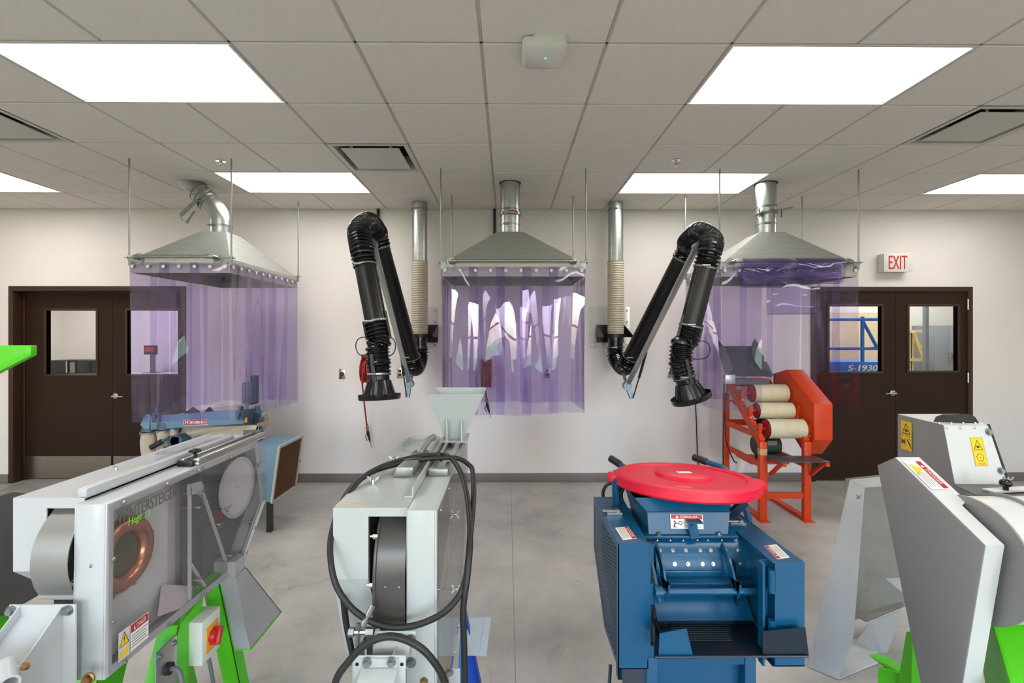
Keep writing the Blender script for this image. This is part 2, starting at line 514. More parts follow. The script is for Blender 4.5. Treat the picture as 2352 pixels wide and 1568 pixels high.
# doors cut into the far wall
D1 = (-5.57, -3.60, 2.20)     # x0, x1, height of the rough opening (left pair)
D2 = (3.43, 5.27, 2.20)
wb = MB()
for x0, x1 in ((XL - 0.2, D1[0]), (D1[1], D2[0]), (D2[1], XR + 0.2)):
    wb.box(x0, x1, YF, YF + WT, 0, 3.4)
for d in (D1, D2): wb.box(d[0], d[1], YF, YF + WT, d[2], 3.4)
struct('wall_back', wb, 'wall_paint')
struct('wall_left', MB().box(XL - 0.16, XL, YB, YF, 0, 3.4), 'wall_paint')
struct('wall_right', MB().box(XR, XR + 0.16, YB, YF, 0, 3.4), 'wall_paint')
# wall behind the viewer with a row of tall windows
wins = [(-5.0, -3.9), (-2.2, -1.1), (0.9, 2.0), (3.8, 4.9)]
wf = MB(); wf.box(XL - 0.16, XR + 0.16, YB - 0.16, YB, 0, 0.85); wf.box(XL - 0.16, XR + 0.16, YB - 0.16, YB, 2.75, 3.4)
edges = [XL - 0.16] + [e for w in wins for e in w] + [XR + 0.16]
for i in range(0, len(edges), 2): wf.box(edges[i], edges[i + 1], YB - 0.16, YB, 0.85, 2.75)
struct('wall_front', wf, 'wall_paint')
for i, (a, b) in enumerate(wins):
    w = thing('window_%d' % (i + 1), None, None, ((a + b) / 2, YB - 0.08, 0.85), kind='structure')
    fr = MB()
    for x in (a + 0.03, b - 0.03): fr.box(x - 0.03, x + 0.03, YB - 0.12, YB - 0.05, 0.85, 2.75)
    for z in (0.88, 1.8, 2.72): fr.box(a, b, YB - 0.12, YB - 0.05, z - 0.03, z + 0.03)
    build('window_frame', fr, 'frame_brown', w)
mat('lawn', (86, 112, 58), 0.9, noise=0.25, nscale=2)
struct('ground', MB().box(-40, 40, -60, YB - 0.2, -0.4, -0.15), 'lawn')

# baseboard, in runs between the doors
for i, (x0, x1) in enumerate(((XL, D1[0] - 0.005), (D1[1] + 0.005, D2[0] - 0.005), (D2[1] + 0.005, XR))):
    struct('baseboard_back' + ('' if i == 0 else '_%d' % i), MB().box(x0, x1, YF - 0.012, YF, 0, 0.10), 'base_vinyl', bevel=0.003)

# ceiling: a slab above, a hung grid and lay-in tiles
G = 0.6096
GX0 = -0.127                  # one grid line
GY = [YF - 0.005 - G * k for k in range(8)]      # far wall towards the viewer
ceil = thing('ceiling', None, None, (0, 3, ZC), kind='structure')
XS = [GX0 + G * k for k in range(-11, 12)]
lights_cells = []             # (ix, row) of cells used by 2x4 fixtures
def col(x): return round((x - GX0) / G)
LAMPS = [(col(-2.566), 4, 'ceiling light panel above the white laboratory thresher, front left of the ceiling'),
         (col(1.093), 4, 'ceiling light panel nearest the exit side, front right of the ceiling'),
         (col(-2.566), 1, 'ceiling light panel behind the hanging rods of the left hood'),
         (col(1.093), 1, 'ceiling light panel between the two right-hand round ducts'),
         (col(-5.614), 1, 'ceiling light panel cut by the left edge above the brown double door'),
         (col(4.141), 1, 'ceiling light panel cut by the right edge above the exit sign')]
VENTS = [(col(-1.346), 2, 'square ceiling air diffuser in the middle of the ceiling, left of the centre duct'),
         (col(-3.785), 3, 'square ceiling air diffuser cut by the left edge of the view'),
         (col(2.921), 3, 'square ceiling air diffuser at the right edge, with a shaded plate')]
taken = set()
for ix, r, _ in LAMPS: taken |= {(ix, r), (ix + 1, r)}
for ix, r, _ in VENTS: taken.add((ix, r))
tile0 = None
NR = 7
for r in range(NR):
    y1, y0 = GY[r], GY[r + 1]
    for k in range(-10, 10):
        if (k, r) in taken: continue
        x0 = GX0 + G * k; x1 = x0 + G
        if tile0 is None:
            g = 0.0075
            m = MB().hexa([(x0 + g + .004, y0 + g + .004, ZC), (x1 - g - .004, y0 + g + .004, ZC), (x1 - g - .004, y1 - g - .004, ZC), (x0 + g + .004, y1 - g - .004, ZC),
                           (x0 + g, y0 + g, ZC + .006), (x1 - g, y0 + g, ZC + .006), (x1 - g, y1 - g, ZC + .006), (x0 + g, y1 - g, ZC + .006)])
            m.box(x0 + .002, x1 - .002, y0 + .002, y1 - .002, ZC + .0061, ZC + .018)
            tile0 = build('ceiling_tile', m, 'ceiling_tile', ceil)
            tz = WORLD[tile0.name].z
        else:
            copy_at(tile0, ((x0 + x1) / 2, (y0 + y1) / 2, tz), ceil)
gm = MB()
for k in range(-11, 12):
    for r in range(NR):
        if any(k == ix + 1 and r == lr for ix, lr, _ in LAMPS): continue
        gm.box(GX0 + G * k - 0.0065, GX0 + G * k + 0.0065, GY[r + 1], GY[r], ZC + 0.004, ZC + 0.03)
for y in GY[:NR + 1]: gm.box(XS[0], XS[-1], y - 0.0065, y + 0.0065, ZC + 0.004, ZC + 0.03)
build('grid_runner', gm, 'ceiling_grid', ceil)
build('ceiling_slab', MB().box(XL - 0.16, XR + 0.16, GY[NR] - 0.01, YF + .0, ZC + 0.22, ZC + 0.3), 'ceiling_rest', ceil)
# the rest of the ceiling, behind the viewer, in one piece around its own fixtures
rest = MB()
LY = [(0.49, 1.10), (-1.95, -1.34), (-3.9, -3.3)]
yy = GY[NR] - 0.001
for (a, b) in LY:
    rest.box(XL, XR, b, yy, ZC, ZC + 0.02)
    xs = [XL] + [e for k in (col(-5.614), col(-2.566), col(1.093), col(4.141)) for e in (GX0 + G * k, GX0 + G * (k + 2))] + [XR]
    for i in range(0, len(xs), 2): rest.box(xs[i], xs[i + 1], a, b, ZC, ZC + 0.02)
    yy = a
rest.box(XL, XR, YB, yy, ZC, ZC + 0.02)
rest.box(XL, XS[1], GY[NR], YF, ZC, ZC + 0.02); rest.box(XS[-3] + G, XR, GY[NR], YF, ZC, ZC + 0.02)
build('ceiling_field', rest, 'ceiling_tile', ceil)

def lit_panel(parent, x0, x1, y0, y1, z0, z1, m):
    """lamp diffuser whose underside gives the light"""
    o = build('diffuser', MB().box(x0, x1, y0, y1, z0, z1), 'lamp_frame', parent)
    o.data.materials.append(MATS[m])
    for p in o.data.polygons:
        if p.normal.z < -.9: p.material_index = 1
    return o
def lamp(x0, x1, y0, y1, label):
    t = thing('ceiling_light', label, 'ceiling light', ((x0 + x1) / 2, (y0 + y1) / 2, ZC), 'recessed light panels in the ceiling grid')
    f = MB(); e = 0.022
    for a in ((x0, x1, y0, y0 + e), (x0, x1, y1 - e, y1), (x0, x0 + e, y0 + e, y1 - e), (x1 - e, x1, y0 + e, y1 - e)):
        f.box(a[0] + .004, a[1] - .004, a[2] + .004, a[3] - .004, ZC - .001, ZC + .014)
    build('trim_frame', f, 'lamp_frame', t)
    build('lamp_housing', MB().box(x0 + .004, x1 - .004, y0 + .004, y1 - .004, ZC + .03, ZC + .09), 'lamp_frame', t)
    lit_panel(t, x0 + e, x1 - e, y0 + e, y1 - e, ZC + .010, ZC + .016, 'diffuser_light')
for ix, r, lb in LAMPS:
    lamp(GX0 + G * ix, GX0 + G * (ix + 2), GY[r + 1], GY[r], lb)
for n, (a, b) in enumerate(LY):
    for k, side in ((col(-5.614), 'far left'), (col(-2.566), 'centre left'), (col(1.093), 'centre right'), (col(4.141), 'far right')):
        lamp(GX0 + G * k, GX0 + G * (k + 2), a, b, 'ceiling light panel behind the viewpoint, %s of %s row' % (side, ('the first', 'the second', 'the window-side')[n]))

def vent(ix, r, label):
    x0, x1, y0, y1 = GX0 + G * ix + .004, GX0 + G * (ix + 1) - .004, GY[r + 1] + .004, GY[r] - .004
    t = thing('air_diffuser', label, 'air vent', ((x0 + x1) / 2, (y0 + y1) / 2, ZC), 'square plaque diffusers in the ceiling grid')
    f = MB(); e = 0.035
    for k in range(4):
        o = [(x0, y0), (x1, y0), (x1, y1), (x0, y1)]; i = [(x0 + e, y0 + e), (x1 - e, y0 + e), (x1 - e, y1 - e), (x0 + e, y1 - e)]
        j = [(x0 + .045, y0 + .045), (x1 - .045, y0 + .045), (x1 - .045, y1 - .045), (x0 + .045, y1 - .045)]
        a, b = k, (k + 1) % 4
        f.add([(*o[a], ZC), (*o[b], ZC), (*i[b], ZC), (*i[a], ZC), (*j[b], ZC + .12), (*j[a], ZC + .12)], [(0, 1, 2, 3), (3, 2, 4, 5)])
    build('vent_frame', f, 'vent_white', t)
    build('neck_dark_plate', MB().box(x0 + .04, x1 - .04, y0 + .04, y1 - .04, ZC + .12, ZC + .13), 'dark_void', t)  # black plate imitating the dark depth inside the neck
    cx, cy = (x0 + x1) / 2, (y0 + y1) / 2; q = .082
    build('plaque', MB().hexa([(x0 + q, y0 + q, ZC - .002), (x1 - q, y0 + q, ZC - .002), (x1 - q, y1 - q, ZC - .002), (x0 + q, y1 - q, ZC - .002),
                               (x0 + q, y0 + q, ZC + .004), (x1 - q, y0 + q, ZC + .004), (x1 - q, y1 - q, ZC + .004), (x0 + q, y1 - q, ZC + .004)]), 'vent_white', t)
    for sx in (-1, 1):
        for sy in (-1, 1):
            build('hanger_tab', MB().box(cx + sx * .15 - .012, cx + sx * .15 + .012, cy + sy * .19 - .001, cy + sy * .19 + .001, ZC + .004, ZC + .12), 'vent_white', t)
for v in VENTS: vent(*v)

def sprinkler(p, label):
    t = thing('sprinkler_head', label, 'sprinkler', p, 'pendent sprinklers in the ceiling')
    build('escutcheon', MB().lathe([(.018, -.004), (.036, -.006), (.040, -.002), (.040, .0)], p, n=24, cap0=True), 'chrome', t, smooth=40)
    m = MB(); m.cyl(p, p + Vector((0, 0, -.022)), .011, n=12)
    for s in (-1, 1): m.tube([p + Vector((s * .009, 0, -.02)), p + Vector((s * .012, 0, -.035)), p + Vector((0, 0, -.052))], .0025, 6)
    build('frame_arm', m, 'chrome', t, smooth=40)
    build('glass_bulb', MB().cyl(p + Vector((0, 0, -.02)), p + Vector((0, 0, -.046)), .0025, n=8), 'red_letter', t, smooth=40)
    build('deflector', MB().lathe([(.002, -.056), (.017, -.054), (.017, -.052), (.002, -.052)], p, n=16), 'chrome', t)
sprinkler(at(507, 369, Z=ZC), 'chrome sprinkler head in the ceiling above the left extraction hood')
sprinkler(at(1553, 367, Z=ZC), 'chrome sprinkler head in the ceiling right of the centre hood')

# wireless access point
ap = thing('access_point', 'white square wireless access point with a green light under the ceiling', 'access point', (0.185, 2.34, ZC))
a0, a1 = at(1200, 78, Z=ZC), at(1305, 78, Z=ZC)
x0, x1, y0, y1 = a0.x, a1.x, a0.y, a0.y + .215
def rrect(x0, x1, y0, y1, r, n=5):
    out = []
    for cx, cy, t0 in ((x1 - r, y1 - r, 0), (x0 + r, y1 - r, 90), (x0 + r, y0 + r, 180), (x1 - r, y0 + r, 270)):
        out += [(cx + r * math.cos(R_(t0 + 90 * i / n)), cy + r * math.sin(R_(t0 + 90 * i / n))) for i in range(n + 1)]
    return out
m = MB()
m.loft([(p[0], p[1], ZC - .036) for p in rrect(x0, x1, y0, y1, .03)], [(p[0], p[1], ZC - .010) for p in rrect(x0, x1, y0, y1, .03)])
m.loft([(p[0], p[1], ZC - .054) for p in rrect(x0 + .016, x1 - .016, y0 + .016, y1 - .016, .024)], [(p[0], p[1], ZC - .036) for p in rrect(x0, x1, y0, y1, .03)])
build('housing', m, 'white_plastic', ap, smooth=50)
build('mounting_plate', MB().prism(rrect(x0 + .05, x1 - .003, y0 - .002, y1 - .02, .02), 'Z', ZC - .010, ZC - .0005), 'white_plastic', ap)
pl = at(1253, 134, Z=ZC - .055)
build('status_light', MB().cyl(pl + Vector((0, 0, .0012)), pl, .0045, n=12), 'green_led', ap)

# ------------------------------------------------------------------ double doors
def ray_rect(*a): pass
def lever(parent, p, sgn, yface):
    """lever handle on the viewer's side, lever pointing to sgn*x"""
    p = Vector((p[0], yface, p[1]))
    m = MB(); m.lathe([(.032, 0), (.032, -.008), (.026, -.012)], p, (0, 1, 0), n=20, cap1=True)
    m.cyl(p, p + Vector((0, -.05, 0)), .013, n=14)
    m.tube(spline([p + Vector((0, -.045, 0)), p + Vector((sgn * .03, -.052, 0)), p + Vector((sgn * .12, -.048, -.004))], 5), [.012] * 6 + [.009] * 5, 10)
    build('lever_handle', m, 'chrome', parent, smooth=45)

def double_door(name, x0, x1, ztop, yleaf, seam, wins, handle, hinges, kick):
    d = thing(name, None, None, ((x0 + x1) / 2, YF, 0), kind='structure')
    fw = 0.055; f = MB()
    for a, b, z0, z1 in ((x0, x0 + fw, 0, ztop), (x1 - fw, x1, 0, ztop), (x0 + fw, x1 - fw, ztop - fw, ztop)):
        f.box(a, b, YF - .012, YF + WT + .012, z0, z1)
    # stops
    ys = yleaf - .018 if yleaf > YF + .06 else yleaf + .046
    for a, b, z0, z1 in ((x0 + fw, x0 + fw + .016, 0, ztop - fw), (x1 - fw - .016, x1 - fw, 0, ztop - fw), (x0 + fw, x1 - fw, ztop - fw - .016, ztop - fw)):
        f.box(a, b, ys, ys + .016, z0, z1)
    build('door_frame', f, 'frame_brown', d, bevel=.003)
    for i, (a, b) in enumerate(((x0 + fw + .003, seam - .002), (seam + .002, x1 - fw - .003))):
        wx0, wx1, wz0, wz1 = wins[i]
        L = MB(); y0, y1 = yleaf, yleaf + .045; zb, zt = .012, ztop - fw - .003
        L.box(a, wx0, y0, y1, zb, zt); L.box(wx1, b, y0, y1, zb, zt); L.box(wx0, wx1, y0, y1, zb, wz0); L.box(wx0, wx1, y0, y1, wz1, zt)
        lf = build('door_leaf', L, 'door_brown', d)
        K = MB(); e = .026
        for p0, p1, q0, q1 in ((wx0 - e, wx1 + e, wz1, wz1 + e), (wx0 - e, wx1 + e, wz0 - e, wz0), (wx0 - e, wx0, wz0, wz1), (wx1, wx1 + e, wz0, wz1)):
            K.box(p0, p1, y0 - .010, y1 + .010, q0, q1)
        build('window_trim', K, 'frame_brown', lf, bevel=.004)
        build('pane', MB().box(wx0, wx1, y0 + .02, y0 + .026, wz0, wz1), 'window_glass', lf)
        if kick:
            build('kick_plate', MB().box(a + .012, b - .012, y0 - .0025, y0 - .0001, .02, .27), 'kick_steel', lf)
            s = MB()
            for u in range(6):
                for z in (.03, .26):
                    screw(s, (a + .022 + (b - a - .044) * u / 5, y0 - .0025, z), (0, -1, 0), .005, .002)
            for z in (.145,):
                for u in (a + .022, b - .022): screw(s, (u, y0 - .0025, z), (0, -1, 0), .005, .002)
            build('screw_heads', s, 'chrome', lf)['kind'] = 'stuff'
        if handle and handle[0] == i:
            lever(lf, (handle[1], handle[2]), handle[3], y0)
        if hinges and i == 1:
            for hz in hinges:
                h = MB(); h.cyl((b + .004, y0 - .012, hz - .058), (b + .004, y0 - .012, hz + .058), .010, n=12)
                h.box(b - .002, b + .03, y0 - .0135, y0 - .012, hz - .055, hz + .055)
                build('hinge', h, 'chrome', lf, smooth=40)
    return d
# left pair: leaves on the far side of the wall
yl = YF + WT - .045
def wz(px0, py0, px1, py1, Y):
    a, b = at(px0, py0, Y=Y), at(px1, py1, Y=Y); return (a.x, b.x, b.z, a.z)
w1 = wz(107, 713, 221, 859, yl); w2 = wz(293, 713, 409, 859, yl)
hp = at(266, 909, Y=yl)
double_door('door_1', D1[0], D1[1], D1[2], yl, at(258, 900, Y=yl).x, (w1, w2), (1, hp.x, hp.z, 1), None, True)
# right pair: leaves flush with this room, hinges showing
yr = YF + .006
w3 = wz(1905, 703, 2024, 853, yr); w4 = wz(2088, 703, 2199, 851, yr)
hq = at(2050, 902, Y=yr)
double_door('door_2', D2[0], D2[1], D2[2], yr, at(2057, 900, Y=yr).x, (w3, w4), (0, hq.x, hq.z, -1),
            [at(2240, y, Y=yr).z for y in (699, 867, 1040)], False)

# exit sign
ex = at(2031, 581, Y=YF - .10); ey = at(2096, 624, Y=YF - .10)
es = thing('exit_sign', 'white exit sign with red letters on the wall above the right double door', 'exit sign', ((ex.x + ey.x) / 2, YF, ey.z))
build('housing', MB().box(ex.x, ey.x - .012, YF - .098, YF - .0005, ey.z + .004, ex.z - .004), 'white_plastic', es, bevel=.003)
build('face_plate', MB().box(ex.x - .002, ey.x, YF - .102, YF - .098, ey.z, ex.z), 'white_plastic', es, bevel=.001)
m = MB(); p0 = at(2041, 618, Y=YF - .102); p1 = at(2083, 587, Y=YF - .102)
add_text(m, 'EXIT', p0, (1, 0, 0), (0, 0, 1), p1.x - p0.x, p1.z - p0.z, .0006, bold=.005)
build('lettering', m, 'red_letter', es)
for u in (.08, .92):
    for v in (.06, .94):
        m = MB(); screw(m, (ex.x + (ey.x - ex.x) * u, YF - .102, ey.z + (ex.z - ey.z) * v), (0, -1, 0), .005, .002)
        build('screw_head', m, 'chrome', es)

# ------------------------------------------------------------------ rooms behind the doors
far = MB()
far.box(-8.36, -2.3, 8.9, 9.0, 0, 3.2); far.box(-8.36, -8.26, YF + WT, 8.9, 0, 3.2); far.box(-2.4, -2.3, YF + WT, 8.9, 0, 3.2); far.box(-8.26, XL - .2, YF + .04, YF + WT, 0, 3.2)
struct('wall_far_office', far, 'wall_paint')
struct('ceiling_far_office', MB().box(-8.36, -2.3, YF + WT, 9.0, 3.0, 3.1), 'ceiling_rest')
far = MB()
far.box(1.6, 9.4, 9.5, 9.6, 0, 3.6); far.box(1.5, 1.6, YF + WT, 9.6, 0, 3.6); far.box(9.4, 9.5, YF + WT, 9.6, 0, 3.6); far.box(XR + .16, 9.5, YF + WT, YF + WT + .1, 0, 3.6)
mat('far_panel', (208, 205, 196), 0.7, noise=0.02)
struct('wall_far_store', far, 'far_panel')
struct('ceiling_far_store', MB().box(1.5, 9.5, YF + WT, 9.6, 3.5, 3.6), 'ceiling_rest')
def far_fill_lamp(x0, x1, y0, y1, z, label):  # unseen lamps, added to brighten the rooms behind the doors
    t = thing('ceiling_light', label, 'ceiling light', ((x0 + x1) / 2, (y0 + y1) / 2, z))
    build('lamp_housing', MB().box(x0, x1, y0, y1, z - .03, z - .001), 'lamp_frame', t)
    lit_panel(t, x0 + .02, x1 - .02, y0 + .02, y1 - .02, z - .036, z - .0305, 'far_fill_light')
far_fill_lamp(-7.0, -5.8, 7.0, 7.6, 3.0, 'unseen ceiling light added to brighten the office behind the left double door')
far_fill_lamp(5.0, 6.2, 7.2, 7.8, 3.5, 'unseen ceiling light added to brighten the store room behind the right double door')
far_fill_lamp(7.0, 8.2, 8.0, 8.6, 3.5, 'second unseen ceiling light added to brighten the store room behind the right double door')
# ------------------------------------------------------------------ extraction hoods with clear purple strip curtains
clear_mat('pvc_strip', (0.890, 0.864, 0.952), 0.010, 1.45, haze=0.006, haze_rgb=(190, 175, 215), boost=0.85)
mat('galv_inner', (120, 120, 118), 0.6, metal=0.3, noise=0.06)
mat('steel_rod', (150, 152, 150), 0.4, metal=0.9, noise=0.08, nscale=30)

def strip(parent, a, b, zt, zb, nrm, seed, amp=0.020, flare=0.0, off=0.0):
    """one hanging strip between plan points a and b; nrm points outwards"""
    rnd = random.Random(seed); a, b, nrm = Vector(a), Vector(b), Vector(nrm)
    ph = rnd.uniform(0, 6.28); k = rnd.uniform(0.5, 0.95); am = amp * rnd.uniform(0.5, 1.2) * rnd.choice((-1, 1)); tw = rnd.uniform(-.012, .012); zb = zb + rnd.uniform(-.012, .012)
    g = []
    ni, nj = 16, 9
    for i in range(ni):
        t = i / (ni - 1); row = []
        s = t ** 0.8
        for j in range(nj):
            u = j / (nj - 1)
            w = am * s * math.cos(math.pi * 2 * k * (u - .5) + ph * .3 + 1.2 * t) + tw * s * (u - .5) * 2 + flare * t * t
            p = a.lerp(b, u) + nrm * (w + off)
            row.append((p.x, p.y, zt + (zb - zt) * t))
        g.append(row)
    return build('curtain_strip', MB().sheet(g, 0.002), 'pvc_strip', parent, smooth=60)

def ring_clamp(parent, c, axis, r, name='duct_clamp'):
    m = MB(); m.ring(Vector(c) - Vector(axis).normalized() * .006, Vector(c) + Vector(axis).normalized() * .006, r + .005, r + .0005, n=28)
    s, u, d = m.frame(axis)
    q = Vector(c) + Vector((-.35, -1, 0)).normalized() * (r + .012)
    m.cyl(q - d * .004 - Vector((.03, 0, 0)), q - d * .004 + Vector((.03, 0, 0)), .008, n=8)
    build(name, m, 'zinc', parent, smooth=40)

def hood(label, x0, x1, y0, y1, zb, zt, ztop, cur, duct, seed, skip_front=()):
    cx, cy = (x0 + x1) / 2, (y0 + y1) / 2
    t = thing('extraction_hood', label, 'fume hood', (cx, cy, zb), 'extraction hoods with purple strip curtains')
    c = .115
    tx, ty = duct[0], duct[1]
    m = MB()
    base = [(x0, y0, zt), (x1, y0, zt), (x1, y1, zt), (x0, y1, zt)]; top = [(tx - c, ty - c, ztop), (tx + c, ty - c, ztop), (tx + c, ty + c, ztop), (tx - c, ty + c, ztop)]
    m.add(base + top, [(0, 1, 5, 4), (1, 2, 6, 5), (2, 3, 7, 6), (3, 0, 4, 7), (4, 5, 6, 7)])
    ib = [(p[0] + (.004 if p[0] < cx else -.004), p[1] + (.004 if p[1] < cy else -.004), zt - .002) for p in base]
    it = [(p[0], p[1], ztop - .006) for p in top]
    m.add(ib + it, [(1, 0, 4, 5), (2, 1, 5, 6), (3, 2, 6, 7), (0, 3, 7, 4), (7, 6, 5, 4)])
    build('canopy', m, 'galv_sheet', t)
    m = MB(); e = .004
    for b in ((x0, x1, y0, y0 + e), (x0, x1, y1 - e, y1), (x0, x0 + e, y0 + e, y1 - e), (x1 - e, x1, y0 + e, y1 - e)): m.box(b[0], b[1], b[2], b[3], zb, zt)
    for b in ((x0, x1, y0 - .006, y0), (x0 - .006, x0, y0, y1), (x1, x1 + .006, y0, y1), (x0, x1, y1, y1 + .006)): m.box(b[0], b[1], b[2], b[3], zt - .05, zt)
    build('skirt', m, 'galv_band', t)
    # hanging rods with corner brackets
    for rx, ry in ((x0 - .012, y0 + .0), (x1 + .012, y0 + .0), (x0 - .012, y1), (x1 + .012, y1)):
        sx = 1 if rx > cx else -1
        rod = build('hanger_rod', MB().cyl((rx, ry, zt - .05), (rx, ry, ZC - .0003), .0065, n=10), 'steel_rod', t, smooth=40)
        m = MB(); m.box(min(rx, rx - sx * .02) - .022, max(rx, rx - sx * .02) + .022, ry - .024, ry + .024, zt + .006, zt + .012)
        m.box(rx - sx * .05, rx - sx * .0, ry - .012, ry - .007, zt - .05, zt + .008)
        m.cyl((rx, ry, zt + .012), (rx, ry, zt + .026), .012, n=6); m.cyl((rx, ry, zt - .008), (rx, ry, zt + .006), .012, n=6)
        m.cyl((rx - sx * .028, ry - .0125, zt - .03), (rx - sx * .028, ry - .024, zt - .03), .011, n=8)
        build('corner_bracket', m, 'zinc', t, smooth=40)
    # pipe rail on the front with flanges and elbows
    zr = zt + .004; yr = y0 - .085
    for sx, fx in ((-1, x0 + .075), (1, x1 - .085)):
        m = MB(); m.lathe([(.012, -.018), (.016, -.006), (.042, -.006), (.042, 0)], (fx, y0 - .006, zr), (0, 1, 0), n=24)
        m.tube(spline([(fx, y0 - .01, zr), (fx, y0 - .05, zr), (fx - sx * .015, y0 - .08, zr + .002), (fx - sx * .06, yr, zr + .004)], 5), .016, 10)
        for q in range(4):
            ang = R_(45 + 90 * q); screw(m, (fx + .03 * math.cos(ang), y0 - .012, zr + .03 * math.sin(ang)), (0, -1, 0), .005, .003)
        build('rail_flange', m, 'zinc', t, smooth=40)
    build('pipe_rail', MB().cyl((x0 + .115, yr, zr + .004), (x1 - .125, yr, zr + .004), .0115, n=12), 'steel_rod', t, smooth=40)
    # strips
    zs = zt - .03; ov = .075
    def side(a, b, n, nrm, zc, sd, skip=(), fl=0.0):
        a, b = Vector(a), Vector(b); L = (b - a).length; w = (L + ov * (n - 1)) / n; d = (b - a) / L
        for i in range(n):
            if i in skip: continue
            s0 = i * (w - ov)
            strip(t, a + d * s0, a + d * (s0 + w), zs, zc, nrm, sd * 31 + i, off=.0085 + (.004 if i % 2 else 0), flare=fl if i == 0 else 0)
        k = max(4, round(L / .115))
        for i in range(k):
            p = a + d * (L * (i + .2) / (k - .6)); p = Vector((p.x, p.y, zt - .062)) + Vector(nrm).normalized() * .016
            m = MB(); m.ring(p - Vector(nrm) * .003, p + Vector(nrm) * .003, .0135, .006, n=14); m.cyl(p - Vector(nrm) * .006, p + Vector(nrm) * .006, .006, n=8)
            build('grommet', m, 'white_plastic', t, smooth=40)
    nx = max(3, round((x1 - x0) / .26)); ny = max(3, round((y1 - y0) / .26))
    side((x0, y0, 0), (x1, y0, 0), nx, (0, -1, 0), cur[0], seed + 1, skip_front)
    side((x1, y0, 0), (x1, y1, 0), ny, (1, 0, 0), cur[1], seed + 2)
    side((x0, y1, 0), (x0, y0, 0), ny, (-1, 0, 0), cur[2], seed + 3, fl=0)
    side((x1, y1, 0), (x0, y1, 0), nx, (0, 1, 0), cur[3], seed + 4)
    return t, tx, ty

ZHB, ZHT, ZHP = 2.150, 2.262, 2.590
DUCT_R = .090
def straight_duct(t, tx, ty, gates, gate_side):
    build('duct', MB().ring((tx, ty, ZHP), (tx, ty, ZC - .0005), DUCT_R, DUCT_R - .003, n=32), 'galvanized', t, smooth=50)
    build('ceiling_cutout', MB().ring((tx, ty, ZC - .0032), (tx, ty, ZC - .0006), DUCT_R + .010, DUCT_R + .0005, n=32), 'dark_void', t)
    for z in (gates[0], gates[2]): ring_clamp(t, (tx, ty, z), (0, 0, 1), DUCT_R)
    z = gates[1]; m = MB(); m.ring((tx, ty, z - .014), (tx, ty, z + .014), DUCT_R + .013, DUCT_R + .0005, n=28)
    s = gate_side
    m.bar((tx - s * .12, ty - .09, z - .02), (tx + s * .19, ty - .06, z + .035), .10, .006)
    for k in (-1, 1): m.bar((tx + k * .1, ty - .08, z - .05), (tx + k * .105, ty - .08, z + .03), .012, .008)
    build('blast_gate', m, 'zinc', t, smooth=40)
    build('gate_marker', MB().box(tx - .02 , tx + .06, ty - .107, ty - .1035, z + .004, z + .016), 'red_letter', t)

# left hood, long side running to the wall, with an elbowed duct
h1, tx, ty = hood('left extraction hood with an elbowed duct, over the blue-grey seed table', -3.015, -2.225, 3.83, 5.05, ZHB, ZHT, ZHP,
                  (.965, .955, .96, .96), (-2.66, 4.44), 100)
yD = 4.44
pa, pb = at(508, 541, Y=yD), at(508, 519, Y=yD)
tx = -2.66
path = [Vector((tx, yD, ZHP)), Vector((tx, yD, pb.z))]
pend = at(436, 420, Y=yD)
el = spline([(tx, yD, pb.z), (tx - .006, yD, pb.z + .07), (tx - .042, yD, pb.z + .14), (tx - .095, yD, pb.z + .20)], 6)
build('duct_collar', MB().ring(path[0], path[1], DUCT_R, DUCT_R - .003, n=32), 'galvanized', h1, smooth=50)
build('duct_elbow', MB().tube(el, DUCT_R + .002, 28, caps=False), 'galvanized', h1, smooth=50)
dirv = (el[-1] - el[-3]).normalized()
e0 = el[-1]; L1 = (ZC + .05 - e0.z) / dirv.z
m = MB(); s_, u_, d_ = m.frame(dirv); n = 32; low = []; up = []
for i in range(n):
    o = (s_ * math.cos(2 * math.pi * i / n) + u_ * math.sin(2 * math.pi * i / n)) * DUCT_R
    low.append(e0 + o); up.append(e0 + o + dirv * ((ZC - .0005 - (e0 + o).z) / dirv.z))
m.add(low + up, [(i, (i + 1) % n, n + (i + 1) % n, n + i) for i in range(n)])
build('duct', m, 'galvanized', h1, smooth=50)
for t_ in (.0, .085, .14): ring_clamp(h1, e0 + dirv * (t_ + .012), dirv, DUCT_R)
ring_clamp(h1, (tx, yD, pb.z - .006), (0, 0, 1), DUCT_R)
g0 = e0 + dirv * .055
m = MB(); m.ring(g0 - dirv * .010, g0 + dirv * .010, DUCT_R + .012, DUCT_R + .0005, n=28)
sd = Vector((-dirv.z, 0, dirv.x))
m.bar(g0 + sd * .06 + Vector((0, -.098, 0)), g0 + sd * .24 + Vector((0, -.098, -.0)), .012, .03)
m.bar(g0 - sd * .11 + Vector((0, -.1, 0)), g0 + sd * .08 + Vector((0, -.1, 0)), .010, .012)
m.bar(g0 + sd * .10 + Vector((0, -.06, -.05)), g0 + sd * .20 + Vector((0, -.06, -.09)), .012, .016)
q = g0 + sd * .24 + Vector((0, -.098, 0))
m.tube([q, q + Vector((.012, 0, -.045)), q + Vector((.06, 0, -.06))], .003, 6)
build('blast_gate', m, 'zinc', h1, smooth=40)

